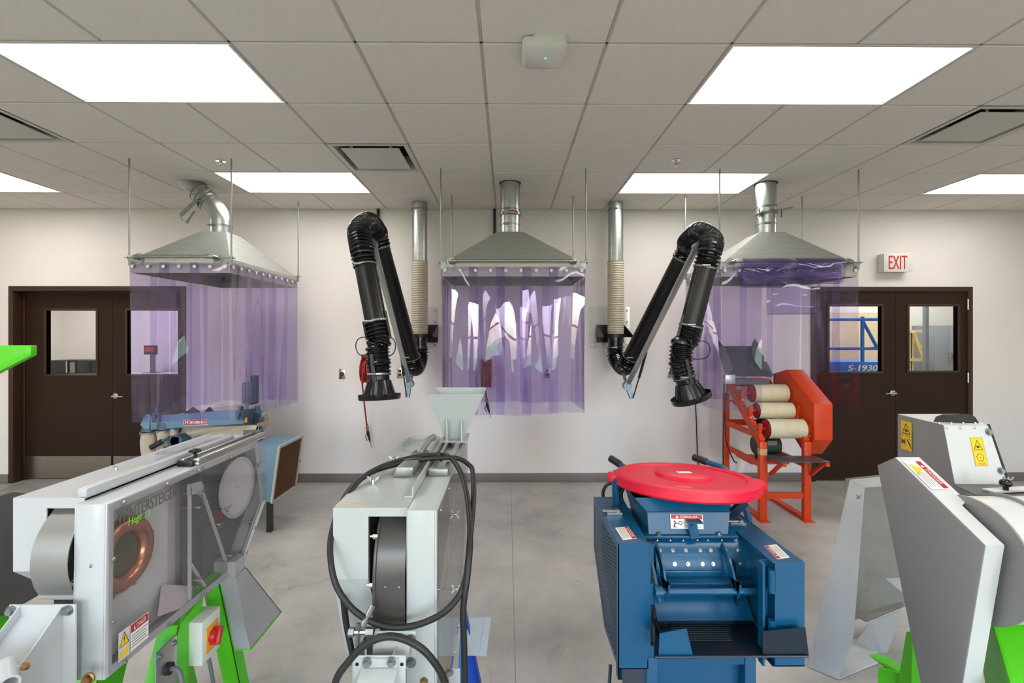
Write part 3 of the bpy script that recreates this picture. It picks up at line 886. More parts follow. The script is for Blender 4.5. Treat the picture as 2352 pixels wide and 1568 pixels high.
h2, tx, ty = hood('centre extraction hood with a straight duct and evenly hanging strips', -.552, .655, 4.04, 4.82, ZHB, ZHT, ZHP,
                  (.985, .985, .985, .97), (.025, 4.43), 200)
straight_duct(h2, .025, 4.43, (2.815, 2.775, 2.675), .0)
h3, tx, ty = hood('right extraction hood with its front strips folded over the rail, above the orange machine', 1.82, 2.985, 4.04, 4.82, ZHB, ZHT, ZHP,
                  (1.01, 1.01, 1.0, 1.0), (2.415, 4.43), 300, skip_front=(1, 2, 3))
straight_duct(h3, 2.415, 4.43, (2.845, 2.785, 2.685), 1.0)
# strips thrown over the pipe rail
def drape(parent, xa, xb, prof, lean=0.0):
    p = spline([(0, a, b) for a, b in prof], 5); g = []
    for k, q in enumerate(p):
        tt = k / (len(p) - 1)
        g.append([(xa + (xb - xa) * j / 6 + lean * tt, 4.04 + q.y + .004 * math.sin(j * 1.3 + k * .35), q.z + lean * .3 * (j / 6 - .5)) for j in range(7)])
    return build('curtain_strip', MB().sheet(g, 0.002), 'pvc_strip', parent, smooth=70)
zR = ZHT + .004
f1 = [(-.010, ZHT - .03), (-.014, 2.14), (-.035, 2.065), (-.075, 2.05), (-.105, 2.09), (-.112, 2.18), (-.104, zR + .01), (-.085, zR + .027), (-.062, zR + .01), (-.052, 2.15), (-.058, 2.07), (-.08, 2.062), (-.098, 2.10), (-.103, 2.2), (-.098, zR + .004), (-.085, zR + .019), (-.07, zR + .004), (-.064, 2.12)]
f2 = [(-.012, ZHT - .03), (-.018, 2.15), (-.045, 2.09), (-.09, 2.09), (-.118, 2.14), (-.12, zR - .02), (-.108, zR + .016), (-.085, zR + .03), (-.066, zR + .0), (-.06, 2.13), (-.075, 2.10), (-.098, 2.11), (-.112, 2.16), (-.112, zR - .02), (-.102, zR + .010), (-.085, zR + .022), (-.072, zR + .0), (-.07, 2.14)]
f3 = [(-.085, zR + .03), (-.13, 2.15), (-.15, 2.0), (-.145, 1.87), (-.105, 1.825), (-.06, 1.86), (-.045, 1.98), (-.05, 2.12)]
xa = at(1709, 640, Y=3.93).x; xb = at(1818, 640, Y=3.93).x
drape(h3, xa, xb, f1)
drape(h3, at(1833, 640, Y=3.93).x, at(1941, 640, Y=3.93).x, f2)
drape(h3, at(1771, 700, Y=3.9).x, at(1880, 700, Y=3.9).x, f3, .015)

# ------------------------------------------------------------------ articulated fume arms
mat('arm_tube', (12, 12, 13), 0.32, noise=0.15, nscale=12, spec=0.5)
mat('arm_hose', (14, 14, 14), 0.2, noise=0.2, nscale=40, spec=0.65)
mat('hose_clear', (194, 184, 162), 0.35, noise=0.06, nscale=30)
mat('bar_alu', (190, 193, 192), 0.38, metal=0.85, noise=0.04)
mat('arm_joint', (140, 158, 168), 0.4, metal=0.7, noise=0.1, nscale=30)
clear_mat('backing_plate', (0.98, 0.985, 0.985), 0.05, 1.3, haze=0.03, haze_rgb=(235, 235, 235))

def fume_arm(label, xp, plate_px, pts, hood_axis, bar_side, grp):
    """xp: x of the wall duct; pts: dict of 3-D points along the arm"""
    t = thing('fume_arm', label, 'fume extractor', (xp, YF, 1.6), grp)
    yp = 5.08; R = .080
    zcol = 1.65 + (770 - 600) * yp / F_PX; zbr = 1.65 + (770 - 768) * yp / F_PX
    build('wall_duct', MB().ring((xp, yp, zcol - .02), (xp, yp, ZC - .0005), R, R - .003, n=28), 'galvanized', t, smooth=50)
    ring_clamp(t, (xp, yp, ZC - .075), (0, 0, 1), R)
    m = MB(); hose(m, [(xp, yp, zcol), (xp + .002, yp, (zcol + zbr) / 2), (xp, yp, zbr + .005)], R + .010, .024, .008, 24)
    build('clear_hose', m, 'hose_clear', t, smooth=70)
    # bracket on a clear backing plate with bolts
    a, b = at(plate_px[0], plate_px[1], Y=YF), at(plate_px[2], plate_px[3], Y=YF)
    build('backing_plate', MB().box(a.x, b.x, YF - .010, YF - .0005, b.z, a.z), 'backing_plate', t)
    for x in (a.x + .03, b.x - .03):
        for k in range(4):
            m = MB(); bolt(m, (x, YF - .010, b.z + .04 + (a.z - b.z - .08) * k / 3), (0, -1, 0), .009, .007)
            build('bolt', m, 'zinc', t)
    m = MB(); w = .155
    m.box(xp - w, xp + w, YF - .016, YF - .0105, zbr - .09, zbr + .11)
    for s in (-1, 1):
        m.prism([(YF - .016, zbr + .11), (YF - .016, zbr - .03), (yp - .11, zbr - .03), (yp - .11, zbr - .005)], 'X', xp + s * w - .003, xp + s * w + .003)
    m.ring((xp, yp, zbr - .03), (xp, yp, zbr + .004), .115, R - .01, n=28)
    m.box(xp - w, xp + w, yp + .07, YF - .016, zbr - .03, zbr - .024)
    build('wall_bracket', m, 'black_paint', t, smooth=40)
    build('swivel_collar', MB().lathe([(R + .004, -.03), (R + .004, -.07), (R - .002, -.075), (R - .002, -.15)], (xp, yp, zbr), n=28), 'black_gloss', t, smooth=40)
    ring_clamp(t, (xp, yp, zbr - .135), (0, 0, 1), R)
    # lower elbow hose
    P = pts
    T1a, T1b, T2a, T2b, Hh = P['t1a'], P['t1b'], P['t2a'], P['t2b'], P['hood']
    d1 = (T1b - T1a).normalized(); d2 = (T2b - T2a).normalized()
    q0 = Vector((xp, yp, zbr - .13))
    m = MB(); hose(m, spline([q0, q0 + Vector((0, -.005, -.11)), q0.lerp(T1a, .5) + Vector((0, .03, -.15)), T1a - d1 * .10, T1a + d1 * .01], 8), R + .010, .029, .016)
    build('elbow_hose', m, 'arm_hose', t, smooth=30)
    build('inner_tube', MB().cyl(T1a, T1b, R, n=28), 'arm_tube', t, smooth=40)
    ring_clamp(t, T1a + d1 * .015, d1, R + .004, 'hose_clamp'); ring_clamp(t, T1b - d1 * .015, d1, R + .004, 'hose_clamp')
    m = MB(); hose(m, spline([T1b - d1 * .01, T1b + d1 * .12] + P['bend'] + [T2a - d2 * .12, T2a + d2 * .01], 10), R + .012, .029, .017, 24)
    build('bend_hose', m, 'arm_hose', t, smooth=30)
    build('outer_tube', MB().cyl(T2a, T2b, R, n=28), 'arm_tube', t, smooth=40)
    ring_clamp(t, T2a + d2 * .015, d2, R + .004, 'hose_clamp'); ring_clamp(t, T2b - d2 * .015, d2, R + .004, 'hose_clamp')
    ha = hood_axis.normalized()
    m = MB(); hose(m, spline([T2b - d2 * .01, T2b + d2 * .12] + P.get('flex', []) + [Hh - ha * .10, Hh], 10), R + .008, .029, .016, 24)
    build('nozzle_hose', m, 'arm_hose', t, smooth=30)
    ring_clamp(t, Hh - ha * .012, ha, R, 'hose_clamp')
    # funnel with a rim dish
    m = MB(); m.lathe([(R - .008, 0), (R - .006, .03), (R + .002, .035), (.118, .155), (.12, .165)], Hh, ha, n=32)
    for k in range(14):
        s, u, d = m.frame(ha); t0 = 2 * math.pi * k / 14; o = s * math.cos(t0) + u * math.sin(t0)
        m.bar(Hh + o * (R + .004) + ha * .04, Hh + o * .121 + ha * .155, .004, .004, up=o)
    build('funnel', m, 'black_gloss', t, smooth=40)
    build('rim_dish', MB().lathe([(.10, .150), (.145, .160), (.150, .135), (.153, .135), (.150, .170), (.145, .176), (.112, .172), (.10, .165)], Hh, ha, n=36), 'black_gloss', t, smooth=40)
    # grab wire around the nozzle hose
    c = T2b.lerp(Hh, .42); m = MB()
    for s in (-1, 1):
        lp = [c + Vector((s * .075, -.03, .065)), c + Vector((s * .125, -.05, .05)), c + Vector((s * .145, -.055, 0)), c + Vector((s * .125, -.05, -.06)), c + Vector((s * .07, -.05, -.075)), c + Vector((0, -.095, -.07))]
        m.tube(spline(lp, 5), .004, 6)
    build('grab_wire', m, 'black_paint', t, smooth=40)
    # side links of the nozzle
    build('nozzle_link', MB().bar(T2b - d2 * .10 + Vector((.083 * bar_side, -.02, 0)), T2b + d2 * .10 + Vector((.083 * bar_side, -.02, 0)), .02, .02), 'black_paint', t)
    build('nozzle_link', MB().bar(T2b - d2 * .02 + Vector((-.083 * bar_side, -.02, 0)), T2b + d2 * .12 + Vector((-.083 * bar_side, -.02, 0)), .02, .02), 'black_paint', t)
    m = MB(); m.bar(Hh - ha * .16 + Vector((-.03 * bar_side, -.085, 0)), Hh + ha * .05 + Vector((-.01 * bar_side, -.078, 0)), .025, .012, up=(0, 1, 0))
    build('nozzle_link', m, 'black_paint', t)
    # support bar outside the tubes, pivots and gas spring
    B0, B1 = P['piv'], P['barend']
    build('support_bar', MB().bar(B0, B1, .045, .028, up=(0, 1, 0)), 'bar_alu', t, bevel=.004)
    m = MB(); db = (B1 - B0).normalized()
    m.bar(B1 - db * .10, B1 + db * .05, .030, .010, up=(0, 1, 0)); m.cyl(B1 + Vector((0, -.03, 0)), B1 + Vector((0, .03, 0)), .032, n=20)
    build('elbow_pivot', m, 'arm_joint', t, smooth=40)
    m = MB(); m.cyl(B0 + Vector((0, -.045, 0)), B0 + Vector((0, .045, 0)), .04, n=20); m.cyl(B0 + Vector((0, -.06, 0)), B0 + Vector((0, -.045, 0)), .022, n=16)
    m.bar(B0 + Vector((0, -.03, 0)), B0 + db * .20 + Vector((0, -.03, 0)), .03, .008, up=(0, 1, 0))
    foot = P['foot']
    m.bar(B0 + Vector((0, -.03, 0)), foot + Vector((0, -.03, 0)), .035, .008, up=(0, 1, 0)); m.bar(B0 + Vector((0, .03, 0)), foot + Vector((0, .03, 0)), .035, .008, up=(0, 1, 0))
    m.cyl(foot + Vector((-.02, 0, 0)), foot + Vector((.02, 0, 0)), .008, n=10)
    m.bar(B0 + Vector((0, .02, .02)), q0 + Vector((0, -.06, -.06)), .03, .01, up=(0, 1, 0))
    build('base_pivot', m, 'arm_joint', t, smooth=40)
    gs = P['spring']
    build('gas_spring', MB().tube([foot + Vector((0, -.05, .01)), foot.lerp(gs, .45) + Vector((0, -.05, 0)), foot.lerp(gs, .46) + Vector((0, -.05, 0)), gs + Vector((0, -.05, 0))], [.006, .006, .012, .012], 10), 'black_paint', t, smooth=40)
    return t

A1 = dict(t1a=at(946, 822, Y=4.80), t1b=at(872, 560, Y=4.2), bend=[at(866, 535, Y=4.12), at(848, 512, Y=3.95), at(826, 530, Y=3.75)],
          t2a=at(838, 606, Y=3.62), t2b=at(865, 744, Y=3.55), flex=[at(867, 800, Y=3.52), at(871, 840, Y=3.50)], hood=at(871, 862, Y=3.50),
          piv=at(941, 882, Y=4.74), barend=at(858, 562, Y=3.80), foot=at(936, 911, Y=4.72), spring=at(922, 800, Y=4.58))
fume_arm('black articulated fume arm left of the centre hood, funnel before a red hose reel', at(964, 500, Y=5.08).x, (945, 705, 1006, 800), A1,
         at(871, 905, Y=3.49) - at(870, 862, Y=3.50), 1, 'articulated fume arms on the wall')
A2 = dict(t1a=at(1448, 822, Y=4.80), t1b=at(1569, 590, Y=4.2), bend=[at(1580, 558, Y=4.08), at(1604, 535, Y=3.88), at(1632, 552, Y=3.68)],
          t2a=at(1621, 610, Y=3.58), t2b=at(1585, 752, Y=3.62), flex=[at(1567, 790, Y=3.62), at(1563, 825, Y=3.62)], hood=at(1573, 869, Y=3.62),
          piv=at(1440, 886, Y=4.74), barend=at(1600, 567, Y=3.73), foot=at(1451, 914, Y=4.72), spring=at(1481, 808, Y=4.55))
fume_arm('black articulated fume arm right of the centre hood, folded towards the orange machine', at(1414, 500, Y=5.08).x, (1353, 705, 1446, 800), A2,
         at(1586, 908, Y=3.62) - at(1573, 869, Y=3.62), -1, 'articulated fume arms on the wall')
# ------------------------------------------------------------------ laboratory threshers
mat('white_enamel', (186, 189, 191), 0.30, noise=0.012, nscale=4, spec=0.5, coat=0.2)
mat('pale_enamel', (182, 187, 185), 0.32, noise=0.015, nscale=4, spec=0.5, coat=0.15)
mat('grey_inner', (206, 204, 205), 0.5, noise=0.02)
mat('dark_inner', (92, 92, 90), 0.55, noise=0.05)
mat('drum_grey', (150, 149, 146), 0.36, metal=0.55, noise=0.03)
mat('drum_dark', (82, 78, 75), 0.30, metal=0.25, noise=0.05, bump=0.04, bscale=300)
mat('chute_paint', (170, 169, 170), 0.45, noise=0.02)
mat('copper', (206, 138, 108), 0.25, metal=0.9, noise=0.06)
mat('olive_dark', (84, 80, 62), 0.6, noise=0.06)
mat('green_paint', (84, 196, 24), 0.36, noise=0.03, nscale=5, spec=0.4)
mat('blue_leg', (24, 116, 196), 0.36, noise=0.03, spec=0.4)
mat('navy_leg', (18, 66, 156), 0.4, noise=0.03)
mat('grey_shaded', (144, 142, 141), 0.40, noise=0.015, nscale=3, spec=0.4)  # grey darkened to imitate shade on faces turned from the light
mat('stainless', (188, 188, 184), 0.32, metal=0.9, noise=0.05, nscale=10)
mat('red_knob', (196, 24, 32), 0.35)
mat('grey_cable', (110, 112, 112), 0.5)
mat('lime_print', (120, 220, 60), 0.5)
mat('brass', (160, 128, 84), 0.4, metal=0.8, noise=0.1)
mat('pink_inner', (206, 192, 200), 0.5, noise=0.02)
clear_mat('clear_cover', (0.93, 0.92, 0.925), 0.03, 1.4, haze=0.03, haze_rgb=(200, 197, 200))
clear_mat('clear_tray', (0.94, 0.94, 0.94), 0.1, 1.4, haze=0.15, haze_rgb=(225, 224, 222))

def danger_sticker(parent, o, ux, uy, w, h, name='danger_sticker', head=None, pict=True, xl=None, label='red and white danger sticker'):
    """white sheet with a red DANGER band, a pictogram and lines of fine print"""
    d = Decal(o, ux, uy); b = h * .32
    d.rect('red_print', .02 * w, h - b, .98 * w, h - .02 * h)
    d.text('white_print', 'DANGER', .32 * w, h - b * .80, .52 * w, b * .55, lift=.0016)
    d.poly('white_print', [(.16 * w, h - b * .82), (.26 * w, h - b * .82), (.21 * w, h - b * .22)], .0012)
    x0 = .05 * w
    if pict:
        d.disc('black_print', (.12 * w, h * .50), h * .06); d.line('black_print', (.10 * w, h * .14), (.15 * w, h * .46), h * .10); d.line('black_print', (.14 * w, h * .38), (.24 * w, h * .34), h * .06)
        d.disc('black_print', (.30 * w, h * .40), h * .14); d.disc('white_print', (.30 * w, h * .40), h * .09, .0011); d.line('black_print', (.05 * w, h * .12), (.20 * w, h * .12), h * .05)
        x0 = .42 * w
    if xl: x0 = xl * w
    if head: d.text('black_print', head, .46 * w, .535 * h, .44 * w, .085 * h)
    for k in range(1 if head else 0, 5):
        y = h * (.56 - .105 * k)
        d.line('grey_print', (x0, y), (.94 * w - (.1 * w if k % 2 else 0), y), h * .035)
    return d.make(name, w, h, 'white_print', parent, names={'red_print': 'red_band', 'white_print': 'lettering', 'black_print': 'pictogram', 'grey_print': 'fine_print'}, label=label)

def hand_sticker(parent, o, ux, uy, w, h, lower, label):
    """tall yellow sticker: warning triangle above, a second pictogram below"""
    d = Decal(o, ux, uy)
    k = 'black_print'
    d.outline(k, [(.03 * w, .01 * h), (.97 * w, .01 * h), (.97 * w, .99 * h), (.03 * w, .99 * h)], w * .015)
    d.line(k, (.02 * w, h * .5), (.98 * w, h * .5), w * .02)
    d.outline(k, [(.16 * w, .57 * h), (.84 * w, .57 * h), (.50 * w, .90 * h)], w * .045)
    d.poly(k, [(.38 * w, .65 * h), (.52 * w, .61 * h), (.58 * w, .67 * h), (.50 * w, .69 * h), (.40 * w, .74 * h)])
    for q in range(3): d.line(k, (.48 * w, .66 * h), (.56 * w + .06 * w * q, .73 * h - .03 * h * q), w * .035)
    d.line(k, (.60 * w, .62 * h), (.50 * w, .72 * h), w * .03)
    if lower == 'stop':
        for q in range(8):
            a0, a1 = R_(45 * q), R_(45 * q + 32); c = (.5 * w, .30 * h); r = .27 * w
            d.line(k, (c[0] + r * math.cos(a0), c[1] + r * math.sin(a0)), (c[0] + r * math.cos(a1), c[1] + r * math.sin(a1)), w * .035)
            d.disc(k, (c[0] + r * math.cos(a1), c[1] + r * math.sin(a1)), w * .035, n=6)
        d.disc(k, (.5 * w, .30 * h), w * .045); d.text('red_print', 'STOP', .22 * w, .045 * h, .56 * w, .075 * h)
    else:
        d.poly(k, [(.55 * w, .36 * h), (.95 * w, .10 * h), (.90 * w, .22 * h), (.60 * w, .40 * h)]); d.line(k, (.70 * w, .43 * h), (.92 * w, .36 * h), w * .03)
        d.poly(k, [(.08 * w, .25 * h), (.35 * w, .22 * h), (.48 * w, .28 * h), (.35 * w, .34 * h), (.10 * w, .33 * h)])
        d.line('red_print', (.05 * w, .18 * h), (.45 * w, .38 * h), w * .05, .0012); d.line('red_print', (.05 * w, .38 * h), (.45 * w, .18 * h), w * .05, .0012)
    return d.make('warning_sticker', w, h, 'yellow_print', parent, names={'black_print': 'pictogram', 'red_print': 'red_mark'}, label=label)

def off_poly(poly, e):
    """inset of a convex polygon"""
    n = len(poly); c = Vector((sum(p[0] for p in poly) / n, sum(p[1] for p in poly) / n)); out = []
    for i in range(n):
        a, b, d = Vector(poly[i - 1]), Vector(poly[i]), Vector(poly[(i + 1) % n])
        e1 = (b - a).normalized(); e2 = (d - b).normalized()
        n1 = Vector((-e1.y, e1.x)); n2 = Vector((-e2.y, e2.x))
        if n1.dot(c - b) < 0: n1 = -n1
        if n2.dot(c - b) < 0: n2 = -n2
        k = (n1 + n2); k = k / max(.2, (1 + n1.dot(n2)))
        out.append((b.x + k.x * e, b.y + k.y * e))
    return out

# ============ A: long white thresher with clear covers, green legs
Xa = -1.137
def SA(px, py, X=Xa):
    p = at(px, py, X=X); return (p.y, p.z)
TA = thing('seed_thresher', 'white seed thresher with clear side covers and bright green legs, front left', 'thresher', (-1.28, 1.9, 0))
outA = [SA(246, 1158), SA(592, 1016), SA(606, 1150), SA(556, 1292), SA(530, 1320), SA(240, 1562)]
zt = outA[0][1]; outA[1] = (outA[1][0], zt)
inA = off_poly(outA, .026)
m = MB(); ring_prism(m, outA, inA, 'X', Xa - .006, Xa)
ring_prism(m, outA, off_poly(outA, .004), 'X', Xa - .088, Xa - .006)
m.prism(outA, 'X', Xa - .092, Xa - .088)
build('side_housing', m, 'white_enamel', TA, bevel=.004)
# clear covers in two panels
ymid = SA(461, 1100)[0]
def zc(y, top=True):
    a, b = (outA[0], outA[1]) if top else (outA[5], outA[4])
    return a[1] + (b[1] - a[1]) * (y - a[0]) / (b[0] - a[0])
yn = outA[0][0] + .004; e1 = SA(611, 1009); e2 = SA(611, 1143); e3 = SA(557, 1294)
build('clear_cover', MB().prism([(yn, zc(yn) - .004), (ymid - .001, zc(ymid) - .004), (ymid - .001, zc(ymid, 0) + .004), (yn, zc(yn, 0) + .006)], 'X', Xa + .0005, Xa + .0045), 'clear_cover', TA)
build('clear_cover', MB().prism([(ymid + .001, zc(ymid) - .004), (e1[0], zt - .004), e2, (e3[0], e3[1] - .005), (outA[4][0], outA[4][1] + .003), (ymid + .001, zc(ymid, 0) + .004)], 'X', Xa + .0005, Xa + .0045), 'clear_cover', TA)
s0, s1 = SA(608, 1148), SA(556, 1294)
build('edge_strip', MB().plate([(Xa + .005, s0[0] - .03, s0[1]), (Xa + .005, s0[0], s0[1]), (Xa + .005, s1[0], s1[1]), (Xa + .005, s1[0] - .03, s1[1])], .003), 'grey_inner', TA)
for px, py in ((282, 1154), (382, 1112), (454, 1081), (468, 1074), (528, 1049), (582, 1026), (257, 1284), (258, 1427), (286, 1518), (386, 1434), (457, 1376), (471, 1364), (524, 1317), (564, 1268), (583, 1212), (604, 1158)):
    y, z = SA(px, py); m = MB(); screw(m, (Xa + .0045, y, z), (1, 0, 0), .0072, .004); build('cover_screw', m, 'chrome', TA, smooth=40)
# inside the covers
Xi = Xa - .055
q = [SA(250, 1150, Xi), SA(386, 1098, Xi), SA(386, 1480, Xi), SA(246, 1600, Xi)]
ya, yb = inA[0][0] - .02, SA(385, 1200, Xi)[0]
build('fan_plate', MB().prism([(ya, zc(ya) - .01), (yb, zc(yb) - .01), (yb, zc(yb, 0) + .01), (ya, zc(ya, 0) + .01)], 'X', Xi - .004, Xi), 'grey_inner', TA)
cA = SA(276, 1272, Xi)
build('inlet_ring', MB().torus((Xi + .006, cA[0], cA[1]), (1, 0, 0), .088, .027, 40, 12), 'copper', TA, smooth=60)
build('fan_inlet', MB().lathe([(.088, .004), (.05, .002), (.03, .001), (.0, .001)], (Xi + .003, cA[0], cA[1]), (1, 0, 0), n=32), 'olive_dark', TA, smooth=60)
m = MB()
for k in range(9):
    a = R_(40 * k + 10); bolt(m, (Xi + .012, cA[0] + .118 * math.cos(a), cA[1] + .118 * math.sin(a)), (1, 0, 0), .0045, .003)
o = build('ring_screws', m, 'chrome', TA); o['kind'] = 'stuff'
yc = ymid
build('baffle', MB().prism([(yb, zc(yb) - .01), (yc - .02, zc(yc) - .01), (yc - .02, zc(yc, 0) + .01), (yb, zc(yb, 0) + .01)], 'X', Xi - .03, Xi - .026), 'pink_inner', TA)
p0, p1, p2, p3 = SA(360, 1416, Xa - .01), SA(426, 1393, Xa - .01), SA(442, 1346, Xa - .03), SA(384, 1342, Xa - .03)
build('flap', MB().plate([(Xa - .008, *p0), (Xa - .008, *p1), (Xa - .03, *p2), (Xa - .05, *p3)], .002), 'pink_inner', TA)
y, z0 = SA(441, 1120); _, z1 = SA(441, 1390)
build('divider_post', MB().box(Xa - .016, Xa - .004, y, y + .004, z1, z0), 'grey_inner', TA)
build('dark_panel', MB().prism([(yc - .015, zc(yc) - .02), (inA[1][0] + .01, zt - .03), (inA[2][0], inA[2][1]), (inA[3][0], inA[3][1]), (inA[4][0], inA[4][1]), (yc - .015, zc(yc, 0) + .012)], 'X', Xi - .004, Xi), 'dark_inner', TA)
p0, p1 = SA(472, 1132), SA(532, 1312)
build('divider_post', MB().bar((Xa - .01, *p0), (Xa - .01, *p1), .004, .012, up=(1, 0, 0)), 'grey_inner', TA)
p0, p1 = SA(444, 1294), SA(476, 1346)
build('divider_post', MB().bar((Xa - .01, *p0), (Xa - .01, *p1), .004, .012, up=(1, 0, 0)), 'grey_inner', TA)
p = [SA(434, 1113), SA(466, 1104), SA(471, 1118), SA(468, 1130), SA(434, 1138)]
build('inner_bracket', MB().prism(p, 'X', Xa - .008, Xa - .004), 'white_enamel', TA)
cD = SA(549, 1118)
m = MB(); m.lathe([(.118, 0), (.118, .008), (.108, .012), (.100, .008), (.0, .008)], (Xa - .015, cD[0], cD[1]), (1, 0, 0), n=44)
build('sieve_disc', m, 'grey_inner', TA, smooth=50)
m = MB(); m.ring((Xa - .004, cD[0], cD[1]), (Xa - .001, cD[0], cD[1]), .125, .110, n=44); build('disc_rim', m, 'white_enamel', TA, smooth=50)
m = MB(); screw(m, (Xa - .007, cD[0], cD[1]), (1, 0, 0), .005); build('disc_screw', m, 'chrome', TA)
for px, py in ((452, 1133), (448, 1165), (515, 1168), (497, 1204), (587, 1066), (567, 1198), (521, 1276), (449, 1332)):
    y, z = SA(px, py); m = MB(); m.cyl((Xa - .05, y, z), (Xa + .004, y, z), .003, n=8); wingnut(m, (Xa + .0045, y, z), (1, 0, 0), (0, .75, .66), .018); build('wing_nut', m, 'chrome', TA, smooth=40)
p = [SA(500, 1178, Xi), SA(512, 1170, Xi), SA(510, 1190, Xi), SA(498, 1199, Xi)]
build('red_gate', MB().prism(p, 'X', Xi, Xi + .004), 'red_print', TA)
# printing on the near cover
xp = Xa + .0047
l0 = SA(265, 1206); l1 = SA(403, 1148); hh = SA(266, 1176)[1] - l0[1]
m = MB(); add_text(m, 'WINTERSTEIGER', (xp, l0[0], l0[1]), (0, 1, 0), (0, 0, 1), l1[0] - l0[0], hh, .0003, bold=.0016)
build('maker_lettering', m, 'dark_inner', TA)
l0 = SA(290, 1213); l1 = SA(340, 1190); m = MB(); add_text(m, 'Hege 16', (xp, l0[0], l0[1]), (0, 1, 0), (0, 0, 1), l1[0] - l0[0], .030, .0003, slant=.15, bold=.001)
build('model_lettering', m, 'lime_print', TA); m = MB(); m.plate([(xp, *SA(290, 1170)), (xp, *SA(309, 1154)), (xp, *SA(299, 1164)), (xp, *SA(292, 1167))], .0004)
build('maker_emblem', m, 'lime_print', TA)
o0 = SA(296, 1497); o1 = SA(337, 1462)
danger_sticker(TA, (xp, o0[0], o0[1]), (0, 1, 0), (0, 0, 1), o1[0] - o0[0], SA(296, 1447)[1] - o0[1] + .015, pict=False, label='grey and red danger sticker on the clear cover')
y0, z0 = SA(268, 1522); w = SA(294, 1500)[0] - y0; d = Decal((xp, y0, z0), (0, 1, 0), (0, 0, 1)); h = .085
d.poly('yellow_print', [(.06 * w, .45 * h), (.94 * w, .45 * h), (.5 * w, .95 * h)]); d.outline('black_print', [(.08 * w, .46 * h), (.92 * w, .46 * h), (.5 * w, .92 * h)], .0018)
d.poly('black_print', [(.52 * w, .86 * h), (.42 * w, .66 * h), (.5 * w, .67 * h), (.44 * w, .49 * h), (.58 * w, .71 * h), (.5 * w, .70 * h)], .0012)
d.rect('yellow_print', .1 * w, .05 * h, .38 * w, .32 * h); d.rect('yellow_print', .5 * w, .08 * h, .9 * w, .34 * h)
d.make('voltage_sticker', w, h, 'grey_inner', TA, names={'yellow_print': 'yellow_sign', 'black_print': 'pictogram'}, label='grey sticker with a yellow high-voltage triangle')
# left cover over the fan
x0 = at(30, 1143, Y=1.392).x; xw = Xa - .092; z1 = at(30, 1143, Y=1.392).z; zf = at(30, 1312, Y=1.392).z; xo = at(107, 1168, Y=1.392).x; zo = at(107, 1167, Y=1.392).z
yf = 1.392; ye = 2.27
m = MB()
m.box(x0, xw - .001, yf, ye, z1 - .004, z1)
m.prism([(yf, z1 - .004), (yf, zf), (1.50, zf - .10), (ye, zf - .10), (ye, z1 - .004)], 'X', x0, x0 + .004)
m.prism([(x0 + .004, z1 - .004), (xw - .001, z1 - .004), (xw - .001, zo), (xo, zo), (xo, zf), (x0 + .004, zf)], 'Y', yf, yf + .004)
m.hexa([(x0 + .004, yf, zf), (xo, yf, zf), (xo, 1.50, zf - .10), (x0 + .004, 1.50, zf - .10), (x0 + .004, yf + .004, zf), (xo, yf + .004, zf), (xo, 1.504, zf - .10), (x0 + .004, 1.504, zf - .10)])
build('fan_cover', m, 'white_enamel', TA)
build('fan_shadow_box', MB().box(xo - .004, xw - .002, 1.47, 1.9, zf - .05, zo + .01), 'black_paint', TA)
prof = spline([(0, 1.50, 1.165), (0, 1.435, 1.15), (0, 1.385, 1.11), (0, 1.352, 1.06), (0, 1.342, 1.0), (0, 1.352, .945), (0, 1.365, .915), (0, 1.36, .90)], 5)
g = [[(xl, p.y, p.z) for xl in (xo + .004, xo + .05, xw - .003)] for p in prof]
build('fan_drum', MB().sheet(g, .003), 'drum_grey', TA, smooth=50)
build('drum_side', MB().plate([(xo + .004, p.y, p.z) for p in prof] + [(xo + .004, 1.6, .9), (xo + .004, 1.6, 1.165)], .002), 'drum_grey', TA)
build('top_rail', MB().box(xw - .022, xw + .006, 1.392, 2.14, z1 + .0005, z1 + .026), 'white_enamel', TA, bevel=.003)
for py_, xx in ((1080, 268), ): 
    p = at(xx, py_, Z=z1); m = MB(); wingnut(m, p, (0, 0, 1), (1, 0, 0), .016); build('wing_nut', m, 'chrome', TA, smooth=40)
p = at(546, 1016, Z=zt); m = MB(); wingnut(m, p, (0, 0, 1), (1, 0, 0), .018); build('wing_nut', m, 'brass', TA, smooth=40)
d = Decal(at(310, 1071, Z=z1), (1, .15, 0), (.1, 1, 0)); d.rect('orange_print', .004, .006, .03, .018); d.rect('orange_print', .034, .006, .055, .018)
d.make('arrow_sticker', .06, .03, 'white_enamel', TA, names={'orange_print': 'arrow_mark'})
# slide gate with black knob
zg = zt + .0005
m = MB(); m.box(-1.205, -1.135, 1.76, 2.24, zg, zg + .012); m.box(-1.158, -1.135, 1.76, 2.24, zg + .012, zg + .026); m.box(-1.205, -1.190, 1.76, 2.24, zg + .012, zg + .024)
build('slide_gate', m, 'stainless', TA, bevel=.002)
build('gate_end', MB().box(-1.207, -1.150, 1.745, 1.765, zg, zg + .020), 'black_paint', TA, bevel=.002)
m = MB(); m.cyl((-1.175, 1.80, zg + .012), (-1.175, 1.80, zg + .035), .006, n=10); m.ball((-1.175, 1.80, zg + .045), .013, 12, (1.2, 1.2, .8))
for k in range(5): m.ball((-1.175 + .016 * math.cos(k * 1.257), 1.80 + .016 * math.sin(k * 1.257), zg + .045), .006, 8)
build('clamp_knob', m, 'black_paint', TA, smooth=60)
